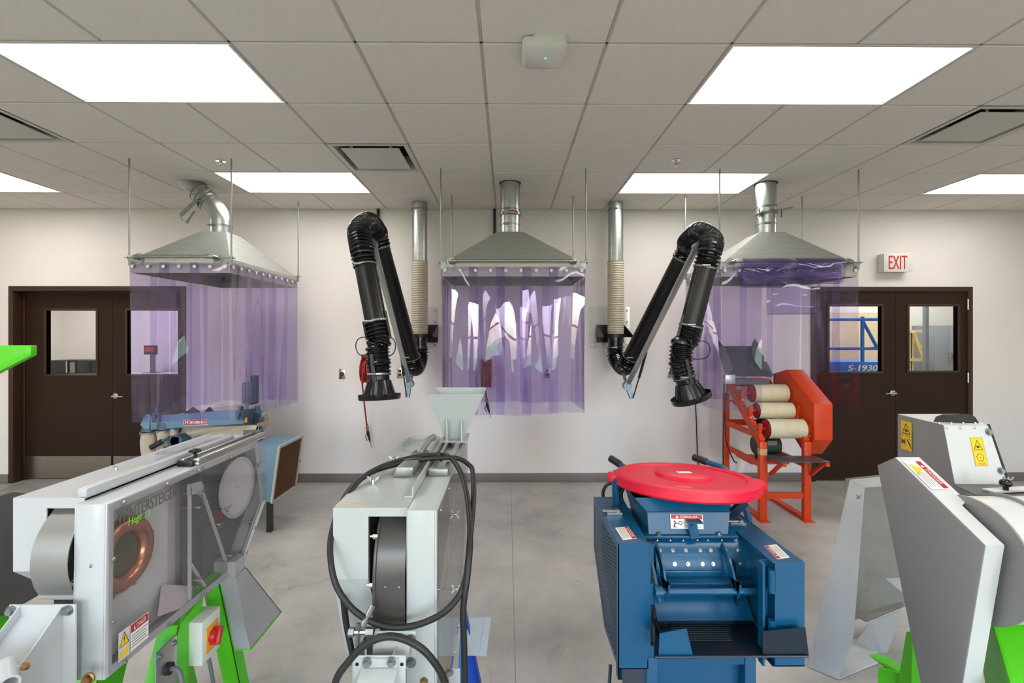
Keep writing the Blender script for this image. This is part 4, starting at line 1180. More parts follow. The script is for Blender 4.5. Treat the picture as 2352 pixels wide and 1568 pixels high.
# clear scoop tray on the cover
m = MB(); a = rrect(-1.345, -1.262, 1.80, 2.22, .04); b = rrect(-1.335, -1.272, 1.84, 2.20, .03)
ring_prism(m, a, b, 'Z', z1 + .0005, z1 + .022); m.prism(b, 'Z', z1 + .0005, z1 + .004)
build('scoop_tray', m, 'clear_tray', TA, smooth=40)
build('vent_plate', MB().box(-1.20, -1.165, 2.25, 2.262, zt - .01, zt + .03), 'dark_inner', TA)
build('end_hopper', MB().plate([(-1.25, 2.26, zt + .032), (-1.165, 2.275, zt + .032), (-1.165, 2.275, zt - .02), (-1.25, 2.26, zt - .02)], .003), 'dark_inner', TA)
# motor bracket in front
yb0 = 1.318; xl, xr = at(20, 1390, Y=yb0).x, at(173, 1390, Y=yb0).x; zb = at(20, 1389, Y=yb0).z
build('motor_plate', MB().box(xl, xr, yb0, yb0 + .006, .45, zb), 'white_enamel', TA, bevel=.0015)
gx0, gx1 = at(45, 1400, Y=yb0).x, at(143, 1400, Y=yb0).x
for gx in (gx0, gx1):
    build('gusset', MB().prism([(yb0, zb - .002), (yb0, .45), (1.16, .45), (1.16, zb - .125)], 'X', gx - .002, gx + .002), 'white_enamel', TA)
build('channel_floor', MB().plate([(gx0, yb0, zb - .032), (gx1, yb0, zb - .032), (gx1, 1.16, zb - .155), (gx0, 1.16, zb - .155)], .004), 'white_enamel', TA)
yf2 = 1.175; xe = at(71, 1510, Y=yf2).x; ze = at(71, 1510, Y=yf2).z
build('end_flange', MB().box(xe - .17, xe, yf2 - .03, yf2 - .026, ze - .2, ze), 'white_enamel', TA, bevel=.001)
pc = at(38, 1545, Y=yf2 - .035)
build('pipe_stub', MB().ring(pc + Vector((-.045, .02, .006)), pc + Vector((.012, -.028, -.006)), .020, .015, n=24), 'white_enamel', TA, smooth=50)
for px, py in ((27, 1402), (157, 1401)):
    m = MB(); bolt(m, at(px, py, Y=yb0), (0, -1, 0), .010, .008); build('bolt', m, 'zinc', TA)
for px, py in ((60, 1528),):
    m = MB(); bolt(m, at(px, py, Y=yf2 - .03), (0, -1, 0), .007, .006); build('bolt', m, 'brass', TA)
m = MB(); bolt(m, at(205, 1557, Y=1.30), (0, -1, 0), .011, .012); m.torus(at(205, 1557, Y=1.295), (0, 1, 0), .012, .004, 16, 6); build('latch_bolt', m, 'brass', TA)
# green legs
Xl = Xa - .03
def leg_poly(pts, X, th=.004): return MB().prism([SA(px, py, X) for px, py in pts], 'X', X - th, X)
near = [SA(452, 1382, Xl), SA(490, 1355, Xl)]
def AF(X):
    """A-frame of folded sheet in the plane X"""
    top = (1.905, .64)
    for nm, (fa, fb, w) in (('leg', ((1.70, .62), (1.42, .0), .17)), ('leg', ((1.93, .66), (2.12, .0), .06))):
        m = MB(); m.prism([(fa[0] , fa[1]), (fa[0] + w * .8, fa[1] + .03), (fb[0] + w, fb[1]), (fb[0], fb[1])], 'X', X - .004, X)
        m.hexa([(X - .07, fa[0], fa[1]), (X, fa[0], fa[1]), (X, fb[0], fb[1]), (X - .07, fb[0], fb[1]), (X - .07, fa[0] + .004, fa[1]), (X, fa[0] + .004, fa[1]), (X, fb[0] + .004, fb[1]), (X - .07, fb[0] + .004, fb[1])])
        m.hexa([(X - .07, fa[0] + w * .8, fa[1] + .03), (X, fa[0] + w * .8, fa[1] + .03), (X, fb[0] + w, fb[1]), (X - .07, fb[0] + w, fb[1]), (X - .07, fa[0] + w * .8 + .004, fa[1] + .03), (X, fa[0] + w * .8 + .004, fa[1] + .03), (X, fb[0] + w + .004, fb[1]), (X - .07, fb[0] + w + .004, fb[1])])
        build(nm, m, 'green_paint', TA)
    build('leg_crossbar', MB().box(X - .07, X, 1.70, 2.02, .655, .690), 'green_paint', TA)
AF(Xl); AF(-1.40)
build('base_beam', MB().box(-1.40, Xl - .07, 1.45, 1.53, .12, .18), 'green_paint', TA)
build('belly_pan', MB().box(-1.42, -1.25, 1.5, 2.2, .66, .85), 'black_paint', TA)
yp, zp = SA(381, 1535, Xl)
build('cable_plate', MB().box(Xl, Xl + .004, yp - .05, yp + .05, zp - .1, zp + .085), 'stainless', TA, bevel=.001)
for sy in (-.035, .035):
    m = MB(); bolt(m, (Xl + .004, yp + sy, zp + .065), (1, 0, 0), .007, .006); build('bolt', m, 'zinc', TA)
m = MB(); m.ring((Xl + .004, yp, zp), (Xl + .018, yp, zp), .02, .010, n=18); build('cable_gland', m, 'black_rubber', TA, smooth=40)
build('power_cable', MB().tube(spline([(Xl, yp, zp), (Xl + .05, yp - .005, zp - .01), (Xl + .07, yp - .02, zp - .12), (Xl + .06, yp - .03, zp - .3)], 6), .008, 8), 'grey_cable', TA, smooth=60)
# isolator switch box
sx0, sx1, sy0, sy1, sz0, sz1 = -1.20, -1.118, 1.752, 1.862, .437, .597
build('switch_box', MB().box(sx0, sx1, sy0, sy1, sz0, sz1), 'white_plastic', TA, bevel=.004)
build('switch_plate', MB().box(sx1, sx1 + .004, sy0 + .02, sy1 - .02, sz0 + .03, sz1 - .035), 'orange_print', TA, bevel=.001)
m = MB(); pk = Vector((sx1 + .004, (sy0 + sy1) / 2, (sz0 + sz1) / 2)); m.cyl(pk, pk + Vector((.02, 0, 0)), .028, .025, n=24); m.bar(pk + Vector((.012, -.012, -.028)), pk + Vector((.012, .012, .028)), .016, .04, up=(1, 0, 0))
build('switch_knob', m, 'red_knob', TA, bevel=.002)
build('power_cable', MB().tube(spline([(sx0 + .05, sy1 - .03, sz0), (sx0 + .055, sy1 - .01, sz0 - .1), (sx0 + .05, sy1 + .03, sz0 - .25)], 6), .007, 8), 'grey_cable', TA, smooth=60)
# discharge chute with a green lip
c0 = [(-1.10, 1.94, .667), (-1.10, 2.01, .675), (-1.10, 2.32, .31), (-1.10, 2.045, .31)]
c1 = [(-1.20, 1.94, .667), (-1.20, 2.01, .675), (-1.20, 2.32, .31), (-1.20, 2.045, .31)]
m = MB(); m.plate(c0, .003); m.plate(c1, .003); m.plate([c0[0], c1[0], c1[3], c0[3]], .003); m.plate([c0[1], c1[1], c1[2], c0[2]], .003)
build('chute', m, 'chute_paint', TA)
m = MB(); ring_prism(m, [(-1.203, 2.04), (-1.097, 2.04), (-1.097, 2.325), (-1.203, 2.325)], [(-1.198, 2.045), (-1.102, 2.045), (-1.102, 2.32), (-1.198, 2.32)], 'Z', .303, .311)
build('chute_lip', m, 'green_paint', TA)
build('chute_neck', MB().box(-1.20, -1.105, 1.94, 2.01, .66, .73), 'chute_paint', TA)

# ============ F: dark thresher at the left edge with a green feed hopper
TF = thing('seed_thresher', 'dark grey thresher with a green feed guard, cut by the left edge', 'thresher', (-2.15, 1.7, 0))
Xf = -1.93
f0 = at(88, 1128, X=Xf); f1 = at(-60, 1100, X=Xf)
yf1 = f0.y; ztf = f0.z + .03
prof = [(1.2, .58), (yf1 + .02, .58), (yf1 + .02, ztf - .10), (yf1 - .03, ztf - .03), (yf1 - .10, ztf), (1.2, ztf)]
build('side_panel', MB().prism(prof, 'X', Xf - .02, Xf), 'dark_inner', TF)
build('body', MB().prism([(p[0], p[1]) for p in off_poly(prof, .01)], 'X', Xf - .62, Xf - .0201), 'grey_shaded', TF)
build('clear_cover', MB().prism([(1.2, .6), (yf1 + .05, .6), (yf1 + .05, ztf - .05), (yf1 - .08, ztf + .03), (1.2, ztf + .03)], 'X', Xf + .012, Xf + .016), 'clear_cover', TF)
for y in (1.3, yf1 - .1):
    for x in (Xf - .55, Xf - .06): build('leg', MB().box(x - .03, x + .03, y - .03, y + .03, 0, .58), 'green_paint', TF)
h0 = at(71, 793, Y=1.95); h1_ = at(71, 816, Y=1.95); h2_ = at(-160, 933, Y=1.95)
hz = [(h0.x, h0.z), (h0.x, h1_.z), (h2_.x, h2_.z), (h2_.x - .12, h2_.z), (h2_.x - .12, h0.z)]
m = MB()
m.prism(hz, 'Y', 1.95, 1.975)
build('feed_guard', m, 'green_paint', TF, bevel=.0015)
build('hopper_post', MB().box(h2_.x - .10, h2_.x - .04, 1.95, 1.975, ztf - .02, h2_.z), 'green_paint', TF)

# ============ B: white thresher in the centre with hopper and coiled cable
Xb = -.190
TB = thing('seed_thresher', 'pale white thresher with a tapered hopper and coiled black cable, front centre', 'thresher', (-.33, 1.8, 0))
def SB(px, py, X=Xb):
    p = at(px, py, X=X); return (p.y, p.z)
yb_ = 1.30
n0 = at(1003, 1172, Y=yb_); zt = n0.z; Xb = n0.x; xw = at(936, 1172, Y=yb_).x; x0 = at(765, 1166, Y=yb_ + .02).x
ye = 2.24; zbot = .50
outB = [(yb_, zt), (ye, zt), (ye + .03, zt - .13), (ye - .10, zt - .50), (ye - .20, zt - .66), (yb_, zbot)]
inB = off_poly(outB, .022)
m = MB(); ring_prism(m, outB, inB, 'X', Xb - .006, Xb); ring_prism(m, outB, off_poly(outB, .004), 'X', xw, Xb - .006); m.prism(outB, 'X', xw - .003, xw)
build('side_housing', m, 'pale_enamel', TB, bevel=.005)
ym = 1.62
def zlow(y): return zbot + (outB[4][1] - zbot) * (y - yb_) / (outB[4][0] - yb_)
build('clear_cover', MB().prism([(yb_ + .012, zt - .006), (ym, zt - .006), (ym, zlow(ym) + .004), (yb_ + .012, zbot + .01)], 'X', Xb + .0005, Xb + .0035), 'clear_cover', TB)
build('clear_cover', MB().prism([(ym + .002, zt - .006), (ye + .03, zt - .006), (ye + .05, zt - .13), (ye - .09, zt - .50), (ye - .20, zt - .65), (ym + .002, zlow(ym) + .004)], 'X', Xb + .0005, Xb + .0035), 'clear_cover', TB)
build('inner_plate', MB().prism(off_poly(outB, .006), 'X', xw + .0005, xw + .004), 'grey_inner', TB)
build('sieve_plate', MB().prism([(1.55, zt - .16), (1.90, zt - .04), (2.10, zt - .30), (1.62, .64)], 'X', xw + .02, xw + .023), 'dark_inner', TB)
build('amber_flap', MB().prism([SB(1058, 1360, Xb - .01), SB(1066, 1285, Xb - .01), SB(1066, 1330, Xb - .01), SB(1058, 1395, Xb - .01)], 'X', Xb - .012, Xb - .008), 'orange_print', TB)
for y, z in ((1.36, zt - .02), (1.55, zt - .02), (1.75, zt - .02), (1.95, zt - .02), (2.15, zt - .02), (1.315, .95), (1.315, .74), (1.45, zlow(1.45) + .015), (1.7, zlow(1.7) + .015), (1.85, zlow(1.85) + .015)):
    m = MB(); screw(m, (Xb + .0035, y, z), (1, 0, 0), .006, .003); build('cover_screw', m, 'chrome', TB, smooth=40)
for px, py in ((1051, 1181), (1053, 1352), (1082, 1076)):
    y, z = SB(px - 8, py, Xb); m = MB(); m.cyl((Xb - .05, y, z), (Xb + .01, y, z), .004, n=8); wingnut(m, (Xb + .0035, y, z), (1, 0, 0), (0, .3, .95), .015); build('wing_nut', m, 'chrome', TB, smooth=40)
# fan cover
yf = yb_ + .02; zf = at(765, 1330, Y=yf).z; xo = at(846, 1186, Y=yf).x; zo = at(846, 1186, Y=yf).z; zc_ = at(765, 1166, Y=yf).z
m = MB(); m.box(x0, xw - .004, yf, ye - .02, zc_ - .004, zc_)
m.prism([(yf, zc_ - .004), (yf, zf), (1.43, zf - .28), (ye - .02, zf - .28), (ye - .02, zc_ - .004)], 'X', x0, x0 + .004)
m.prism([(x0 + .004, zc_ - .004), (xw - .004, zc_ - .004), (xw - .004, zo), (xo, zo), (xo, zf), (x0 + .004, zf)], 'Y', yf, yf + .004)
m.hexa([(x0 + .004, yf, zf), (xo, yf, zf), (xo + .02, 1.43, zf - .28), (x0 + .004, 1.43, zf - .28), (x0 + .004, yf + .004, zf), (xo, yf + .004, zf), (xo + .02, 1.434, zf - .28), (x0 + .004, 1.434, zf - .28)])
build('fan_cover', m, 'pale_enamel', TB)
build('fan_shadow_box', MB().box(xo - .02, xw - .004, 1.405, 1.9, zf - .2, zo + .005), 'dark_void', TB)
xd = at(868, 1300, Y=yf).x
zd0 = at(868, 1186, Y=yf).z; zd1 = at(868, 1445, Y=yf - .03).z
prof = spline([(0, 1.44, zd0 - .002), (0, 1.375, zd0 - .015), (0, 1.322, zd0 - .07), (0, 1.300, zd0 - .14), (0, 1.297, zd0 - .20), (0, 1.297, zd1)], 6)
build('fan_drum', MB().sheet([[(x, p.y, p.z) for x in (xd, (xd + xw) / 2, xw - .006)] for p in prof], .003), 'drum_dark', TB, smooth=50)
build('drum_flange', MB().plate([(xd, p.y, p.z) for p in prof] + [(xd, 1.33, zd1)] + [(xd, p.y + .04, p.z) for p in prof[::-1]][:-1], .003), 'drum_dark', TB)
m = MB(); m.tube([(xd - .003, p.y - .004, p.z) for p in prof], .005, 8); build('drum_rim', m, 'drum_dark', TB, smooth=60)
for px, py in ((885, 1347), (917, 1347)):
    p = at(px, py, Y=1.297); m = MB(); screw(m, p, (0, -1, 0), .006, .003); build('drum_screw', m, 'chrome', TB, smooth=40)
for px, py in ((864, 1231), (856, 1343)):
    p = at(px, py, Y=1.32); m = MB(); m.cyl(p + Vector((.006, 0, 0)), p + Vector((-.008, 0, 0)), .008, n=6); m.cyl(p + Vector((-.006, 0, 0)), p + Vector((-.016, 0, 0)), .004, n=8); build('bolt', m, 'chrome', TB)
for px, py in ((857, 1106), (905, 1056)):
    p = at(px, py + 4, Z=zc_); m = MB(); wingnut(m, p, (0, 0, 1), (1, 0, 0), .022); build('wing_nut', m, 'chrome', TB, smooth=40)
d = Decal(at(776, 1162, Z=zc_ + .0002), (1, 0, 0), (.35, 1, 0))
for u in (.004, .045): d.poly('orange_print', [(u, .008), (u + .022, .002), (u + .022, .016)]); 
d.rect('orange_print', .004, .024, .10, .027)
d.make('arrow_sticker', .105, .06, 'pale_enamel', TB, names={'orange_print': 'arrow_mark'}, label='faded sticker with orange arrows')
m = MB(); m.prism([(xw - .030, zc_ + .0005), (xw - .004, zc_ + .0005), (xw - .004, zc_ + .032), (xw - .008, zc_ + .032), (xw - .008, zc_ + .005), (xw - .030, zc_ + .005)], 'Y', 1.40, 2.10)
build('top_rail', m, 'pale_enamel', TB)
# grey latch handle
m = MB(); a = at(944, 1082, Z=zc_ + .001); 
m.loft([(xw - .115, 1.60, zc_ + .001), (xw - .045, 1.60, zc_ + .001), (xw - .045, 1.60, zc_ + .035), (xw - .10, 1.60, zc_ + .035)], [(xw - .10, 1.86, zc_ + .001), (xw - .035, 1.86, zc_ + .001), (xw - .035, 1.86, zc_ + .03), (xw - .09, 1.86, zc_ + .03)])
m.tube(spline([(xw - .06, 1.80, zc_ + .03), (xw - .045, 1.90, zc_ + .055), (xw - .03, 1.96, zc_ + .06)], 5), .014, 10)
build('latch_handle', m, 'drum_grey', TB, bevel=.004)
m = MB(); ring_prism(m, rrect(-.44, -.30, 1.95, 2.16, .03), rrect(-.43, -.31, 1.96, 2.15, .025), 'Z', zc_ + .0005, zc_ + .022); build('scoop_tray', m, 'clear_tray', TB)
# slide gate and hopper
zs = zt + .0005
m = MB(); m.box(xw + .008, xw + .022, 1.64, 2.20, zs, zs + .022); m.box(Xb - .026, Xb - .012, 1.64, 2.20, zs, zs + .022); m.box(xw + .022, Xb - .026, 1.68, 2.2, zs, zs + .006)
build('slide_rail', m, 'stainless', TB, bevel=.001)
build('gate_grip', MB().box(xw + .004, Xb - .008, 1.612, 1.638, zs, zs + .026), 'drum_grey', TB, bevel=.005)
Yh = 2.12
bx0, bx1 = at(1027, 1018, Y=Yh).x, at(1066, 1018, Y=Yh).x
tx0, tx1 = at(977, 907, Y=Yh - .13).x, at(1112, 905, Y=Yh - .13).x
zh0 = zs + .024; zh1 = at(977, 905, Y=Yh - .13).z
def hop(inset):
    lo = [(bx0 + inset, Yh - .05 + inset, zh0), (bx1 - inset, Yh - .05 + inset, zh0), (bx1 - inset, Yh + .05 - inset, zh0), (bx0 + inset, Yh + .05 - inset, zh0)]
    hi = [(tx0 + inset, Yh - .13 + inset, zh1), (tx1 - inset, Yh - .13 + inset, zh1), (tx1 - inset, Yh + .13 - inset, zh1), (tx0 + inset, Yh + .13 - inset, zh1)]
    return lo, hi
lo, hi = hop(0); lo2, hi2 = hop(.004); m = MB()
m.add(lo + hi + lo2 + hi2, [(0, 1, 5, 4), (1, 2, 6, 5), (2, 3, 7, 6), (3, 0, 4, 7), (9, 8, 12, 13), (10, 9, 13, 14), (11, 10, 14, 15), (8, 11, 15, 12), (4, 5, 13, 12), (5, 6, 14, 13), (6, 7, 15, 14), (7, 4, 12, 15)])
build('feed_hopper', m, 'pale_enamel', TB)
for px in (1029, 1062):
    p = at(px, 1018, Y=Yh - .06); zr = at(px, 963, Y=Yh - .09).z
    build('hopper_rib', MB().prism([(Yh - .05, zh0), (Yh - .095, zh0), (Yh - .105, zr), (Yh - .085, zr)], 'X', p.x - .003, p.x + .003), 'pale_enamel', TB)
build('hopper_foot', MB().box(bx0 - .02, bx1 + .02, Yh - .10, Yh + .08, zs + .0225, zs + .0265), 'pale_enamel', TB)
for px in (1040, 1054):
    m = MB(); bolt(m, at(px, 1021, Y=Yh - .095) + Vector((0, 0, .004)), (0, 0, 1), .006, .005); build('bolt', m, 'zinc', TB)
# lower brackets and discharge
yP = 1.275; a, b = at(842, 1450, Y=yP), at(955, 1535, Y=yP)
build('bracket_plate', MB().box(a.x, b.x, yP, yP + .006, b.z, a.z), 'pale_enamel', TB, bevel=.002)
for px, py in ((847, 1468), (944, 1468), (944, 1520)):
    m = MB(); bolt(m, at(px, py, Y=yP), (0, -1, 0), .010, .008); build('bolt', m, 'zinc', TB)
for px in (871, 922):
    p = at(px, 1459, Y=yP); m = MB(); m.cyl(p + Vector((0, -.0008, 0)), p, .006, n=14); build('bolt_hole', m, 'dark_void', TB)
yQ = 1.18; a, b = at(812, 1506, Y=yQ), at(932, 1600, Y=yQ)
build('outlet_flange', MB().box(a.x, b.x, yQ, yQ + .005, b.z - .05, a.z), 'pale_enamel', TB, bevel=.002)
for s_px in (836, 920):
    g = at(s_px, 1500, Y=yP).x
    build('gusset', MB().prism([(yQ + .005, a.z - .004), (yQ + .005, .6), (yP, .6), (yP, at(842, 1462, Y=yP).z)], 'X', g - .002, g + .002), 'pale_enamel', TB)
build('outlet_pipe', MB().ring(at(940, 1486, Y=yP - .03) + Vector((-.09, 0, 0)), at(944, 1486, Y=yP - .03), .02, .015, n=20), 'pale_enamel', TB, smooth=50)
a2, b2 = at(831, 1511, Y=yQ - .002), at(914, 1531, Y=yQ - .002)
m = MB(); m.box(a2.x, b2.x, yQ - .006, yQ - .0005, b2.z, a2.z)
m.plate([(a2.x, yQ - .006, b2.z), (b2.x, yQ - .006, b2.z), (b2.x - .02, yQ - .20, b2.z - .14), (a2.x - .03, yQ - .20, b2.z - .14)], .004)
build('outlet_chute', m, 'pale_enamel', TB, bevel=.001)
for px in (843, 899):
    m = MB(); bolt(m, at(px, 1520, Y=yQ - .006), (0, -1, 0), .008, .008); build('bolt', m, 'zinc', TB)
for px in (820, 923):
    p = at(px, 1525, Y=yQ); m = MB(); m.cyl(p + Vector((0, -.0008, 0)), p, .0045, n=12); build('bolt_hole', m, 'dark_void', TB)
# tensioning link
p0, p1, p2 = at(856, 1392, Y=1.27), at(832, 1440, Y=1.235), at(820, 1485, Y=1.23)
m = MB(); m.cyl(p0, p1, .008, n=10); m.bar(p1 + Vector((-.008, 0, .01)), p2, .012, .006); m.cyl(p1 + Vector((-.03, 0, -.012)), p1 + Vector((.03, 0, -.012)), .007, n=8)
m.cyl(p1 + Vector((-.034, 0, -.012)), p1 + Vector((-.02, 0, -.012)), .012, n=6); m.cyl(p1 + Vector((.01, 0, -.012)), p1 + Vector((.03, 0, -.012)), .012, n=6)
m.bar(p2, p2 + Vector((.05, .03, .0)), .012, .012)
build('tension_link', m, 'zinc', TB)
m = MB(); bolt(m, at(974, 1564, Y=yb_), (0, -1, 0), .008, .006); build('lock_screw', m, 'brass', TB)
# legs of painted sheet, blue
for X in (Xb + .005, x0 - .008):
    m = MB(); m.prism([(1.93, .50), (2.05, .50), (1.87, 0), (1.45, 0)], 'X', X, X + .004); build('leg', m, 'blue_leg', TB)
    q = [at(1063, 1400, Y=2.06), at(1069, 1400, Y=2.06), at(1116, 1629, Y=2.10), at(1062, 1629, Y=2.10)]
    m = MB(); m.plate([p + Vector((X - Xb - .005, 0, 0)) for p in q], .004); m.bar(q[1] + Vector((X - Xb - .005, 0, 0)), q[2] + Vector((X - Xb - .005, 0, 0)), .005, .03, up=(0, 1, 0)); build('leg', m, 'navy_leg', TB)
a = at(1030, 1536, Y=1.42); build('foot_lug', MB().box(a.x, a.x + .035, 1.42, 1.425, a.z - .12, a.z), 'pale_enamel', TB, bevel=.002)
m = MB(); bolt(m, at(1032, 1543, Y=1.42), (0, -1, 0), .009, .007); build('bolt', m, 'zinc', TB)
# white discharge pan behind
q = [at(1072, 1418, Y=2.10), at(1120, 1417, Y=2.10), at(1109, 1506, Y=2.0), at(1072, 1505, Y=2.0)]
m = MB(); m.plate(q, .004); m.bar(q[1], q[2], .006, .03, up=(1, 0, 0)); build('discharge_pan', m, 'pale_enamel', TB)
build('pan_bracket', MB().bar(q[0].lerp(q[3], .3) + Vector((-.12, 0, 0)), q[0].lerp(q[3], .3) + Vector((.02, .01, 0)), .02, .006), 'pale_enamel', TB)

# coiled cable, a thing of its own draped over the machine
zk = zs + .026
P = [at(1086, 1085, Y=1.66), at(1088, 1140, Y=1.5), at(1080, 1230, Y=1.34), at(1068, 1335, Y=1.29), at(1035, 1392, Y=1.255), at(985, 1425, Y=1.25), at(925, 1440, Y=1.25), at(865, 1432, Y=1.25), at(812, 1400, Y=1.25), at(775, 1350, Y=1.26), at(760, 1290, Y=1.28), at(762, 1225, Y=1.33),
     at(790, 1150, Y=1.42), at(835, 1095, Y=1.54), at(890, 1066, Y=1.66), at(950, 1050, Y=1.74), at(1012, 1044, Y=1.74), at(1040, 1056, Y=1.70), at(1062, 1095, Y=1.58), at(1076, 1160, Y=1.44), at(1080, 1240, Y=1.33), at(1074, 1320, Y=1.285), at(1064, 1400, Y=1.27), at(1066, 1480, Y=1.27), at(1068, 1600, Y=1.27), at(1070, 1700, Y=1.26)]
low = [P[-1], at(1060, 1800, Y=1.2), at(1040, 1680, Y=1.13), at(1022, 1568, Y=1.11), at(985, 1505, Y=1.10), at(940, 1472, Y=1.10), at(890, 1461, Y=1.10), at(840, 1480, Y=1.10), at(800, 1520, Y=1.10), at(768, 1575, Y=1.10), at(755, 1700, Y=1.12)]
up = [at(870, 1078, Y=1.62), at(940, 1060, Y=1.70), at(1005, 1052, Y=1.70), at(1050, 1052, Y=1.72), at(1078, 1068, Y=1.70), P[0]]
cable = thing('power_cable', 'black power cable coiled over the pale white thresher', 'cable', (-.3, 1.3, zk))
build('cable_coil', MB().tube(spline([at(764, 1235, Y=1.35), at(772, 1185, Y=1.40), at(800, 1128, Y=1.47), at(832, 1098, Y=1.53)] + up + P[1:] + low[1:], 8), .0085, 10), 'black_rubber', cable, smooth=60)
build('cable_tie', MB().torus(at(1012, 1049, Y=1.72), (1, 0, .2), .013, .005, 14, 6), 'black_paint', cable, smooth=60)
build('cable_strand', MB().tube(spline([at(788, 1370, Y=1.33), at(795, 1430, Y=1.34), at(805, 1480, Y=1.34), at(816, 1530, Y=1.34), at(830, 1600, Y=1.34)], 6), .0085, 10), 'black_rubber', cable, smooth=60)
# ------------------------------------------------------------------ C: blue thresher with a red lid
mat('blue_paint', (5, 78, 116), 0.33, noise=0.05, nscale=6, spec=0.45, dirt=(70, 62, 58), dirt_amt=0.25, coat=0.1)
mat('blue_dark', (10, 36, 62), 0.4, noise=0.08, nscale=6)
mat('tray_steel', (30, 42, 56), 0.36, metal=0.4, noise=0.10, nscale=5, dirt=(110, 66, 44), dirt_amt=0.7)
mat('red_plastic', (222, 20, 56), 0.42, noise=0.03, nscale=6, spec=0.4)
mat('mesh_dark', (40, 54, 66), 0.5, noise=0.1)
mat('mesh_wire', (92, 118, 138), 0.4, metal=0.5)
mat('screen_dark', (24, 24, 24), 0.6)
TC = thing('seed_thresher', 'dark blue belt thresher with a mesh guard and spout, front right', 'thresher', (.62, 1.75, 0))
Yg = 1.50
a, b = at(1420, 1249, Y=Yg), at(1489, 1536, Y=Yg)
gx0, gx1, gzt, gzb = a.x, b.x, a.z, b.z
yfar = 1.93
sideprof = [(Yg, gzt), (yfar, gzt), (yfar, gzb + .20), (1.72, gzb), (Yg, gzb)]
# left guard: sheet box whose outer side is a frame with expanded metal
m = MB()
ring_prism(m, sideprof, off_poly(sideprof, .022), 'X', gx0, gx0 + .003)
m.prism([(gx0, gzt), (gx1, gzt), (gx1, gzb), (gx0, gzb)], 'Y', Yg, Yg + .003)
m.plate([(gx0, Yg, gzt), (gx1, Yg, gzt), (gx1 + .02, yfar, gzt), (gx0, yfar, gzt)], .003)
m.box(gx0, gx1, Yg, 1.72, gzb, gzb + .003)
build('belt_guard', m, 'blue_paint', TC)
build('guard_back', MB().prism(off_poly(sideprof, .008), 'X', gx0 + .03, gx0 + .033), 'mesh_dark', TC)
m = MB(); ins = off_poly(sideprof, .02)
y0m, y1m = min(p[0] for p in ins), max(p[0] for p in ins)
def chord(ya, za, yb, zb, poly):
    """clip a segment to a convex polygon"""
    d = Vector((yb - ya, zb - za)); t0, t1 = 0.0, 1.0; n = len(poly); c = Vector((sum(p[0] for p in poly) / n, sum(p[1] for p in poly) / n))
    for i in range(n):
        p, q = Vector(poly[i]), Vector(poly[(i + 1) % n]); e = q - p; nn = Vector((-e.y, e.x))
        if nn.dot(c - p) < 0: nn = -nn
        f0 = nn.dot(Vector((ya, za)) - p); fd = nn.dot(d)
        if abs(fd) < 1e-9:
            if f0 < 0: return None
        else:
            t = -f0 / fd
            if fd > 0: t0 = max(t0, t)
            else: t1 = min(t1, t)
    return None if t0 >= t1 else (Vector((ya, za)) + d * t0, Vector((ya, za)) + d * t1)
zz = gzb - .30
while zz < gzt + .30:
    for s in (.32, -.32):
        c = chord(y0m, zz, y1m, zz + s * (y1m - y0m), ins)
        if c and (c[1] - c[0]).length > .01: m.bar((gx0 + .002, *c[0]), (gx0 + .002, *c[1]), .0028, .002, up=(1, 0, 0))
    zz += .0125
o = build('expanded_mesh', m, 'mesh_wire', TC); o['kind'] = 'stuff'
m = MB(); hx = gx1 + .012
for z0, z1 in ((.93, .99), (.80, .865), (.60, .67)): m.cyl((hx, Yg + .01, z0), (hx, Yg + .01, z1), .010, n=12)
m.box(gx1, gx1 + .008, Yg + .002, Yg + .02, gzb, gzt)
build('guard_hinge', m, 'blue_paint', TC, smooth=40)
def latch(p, name='draw_latch'):
    p = Vector(p); m = MB(); m.box(p.x - .035, p.x + .02, p.y - .014, p.y + .014, p.z + .0005, p.z + .008); m.bar(p + Vector((-.05, 0, .012)), p + Vector((.0, 0, .012)), .014, .006); m.cyl(p + Vector((.005, -.012, .012)), p + Vector((.005, .012, .012)), .007, n=10)
    build(name, m, 'zinc', TC, smooth=40)
latch(at(1415, 1179, Z=gzt + .003))
o0 = at(1437, 1241, Z=gzt + .0035)
o0 = at(1466, 1236, Z=gzt + .0035)
c0, c1, c2 = at(1413, 1212, Z=gzt + .0035), at(1431, 1240, Z=gzt + .0035), at(1443, 1209, Z=gzt + .0035)
danger_sticker(TC, c0, c1 - c0, c2 - c0, (c1 - c0).length, (c2 - c0).length, pict=False, label='danger sticker on the left guard top')
# right guard
Yr = 1.43
a, b = at(1780, 1293, Y=Yr), at(1848, 1530, Y=Yr)
rx0, rx1, rzt, rzb = a.x, b.x, a.z, b.z
m = MB(); m.box(rx0, rx1, Yr, Yr + .003, rzb, rzt); m.box(rx1 - .003, rx1, Yr + .003, 2.0, rzb, rzt)
m.plate([(rx0 - .008, Yr, rzt), (rx1, Yr, rzt), (rx1 - .02, 2.02, rzt), (rx0 - .008, 2.02, rzt)], .003); m.box(rx0 - .008, rx1, Yr, 1.6, rzb, rzb + .003)
m.box(rx0 + .004, rx0 + .007, Yr + .003, 2.0, rzb, rzt)
build('belt_guard', m, 'blue_paint', TC)
m = MB(); m.box(rx0 - .036, rx0 - .029, Yr + .002, Yr + .03, rzb, rzt - .004); 
for z0, z1 in ((rzt - .09, rzt - .02), (rzb + .07, rzb + .14)): m.cyl((rx0 - .008, Yr + .004, z0), (rx0 - .008, Yr + .004, z1), .011, n=12)
m.box(rx0 - .029, rx0 - .006, Yr + .03, Yr + .034, rzb, rzt - .004)
build('guard_hinge', m, 'blue_paint', TC, smooth=40)
latch(at(1697, 1203, Z=rzt + .003))
o0 = at(1742, 1253, Z=rzt + .0035)
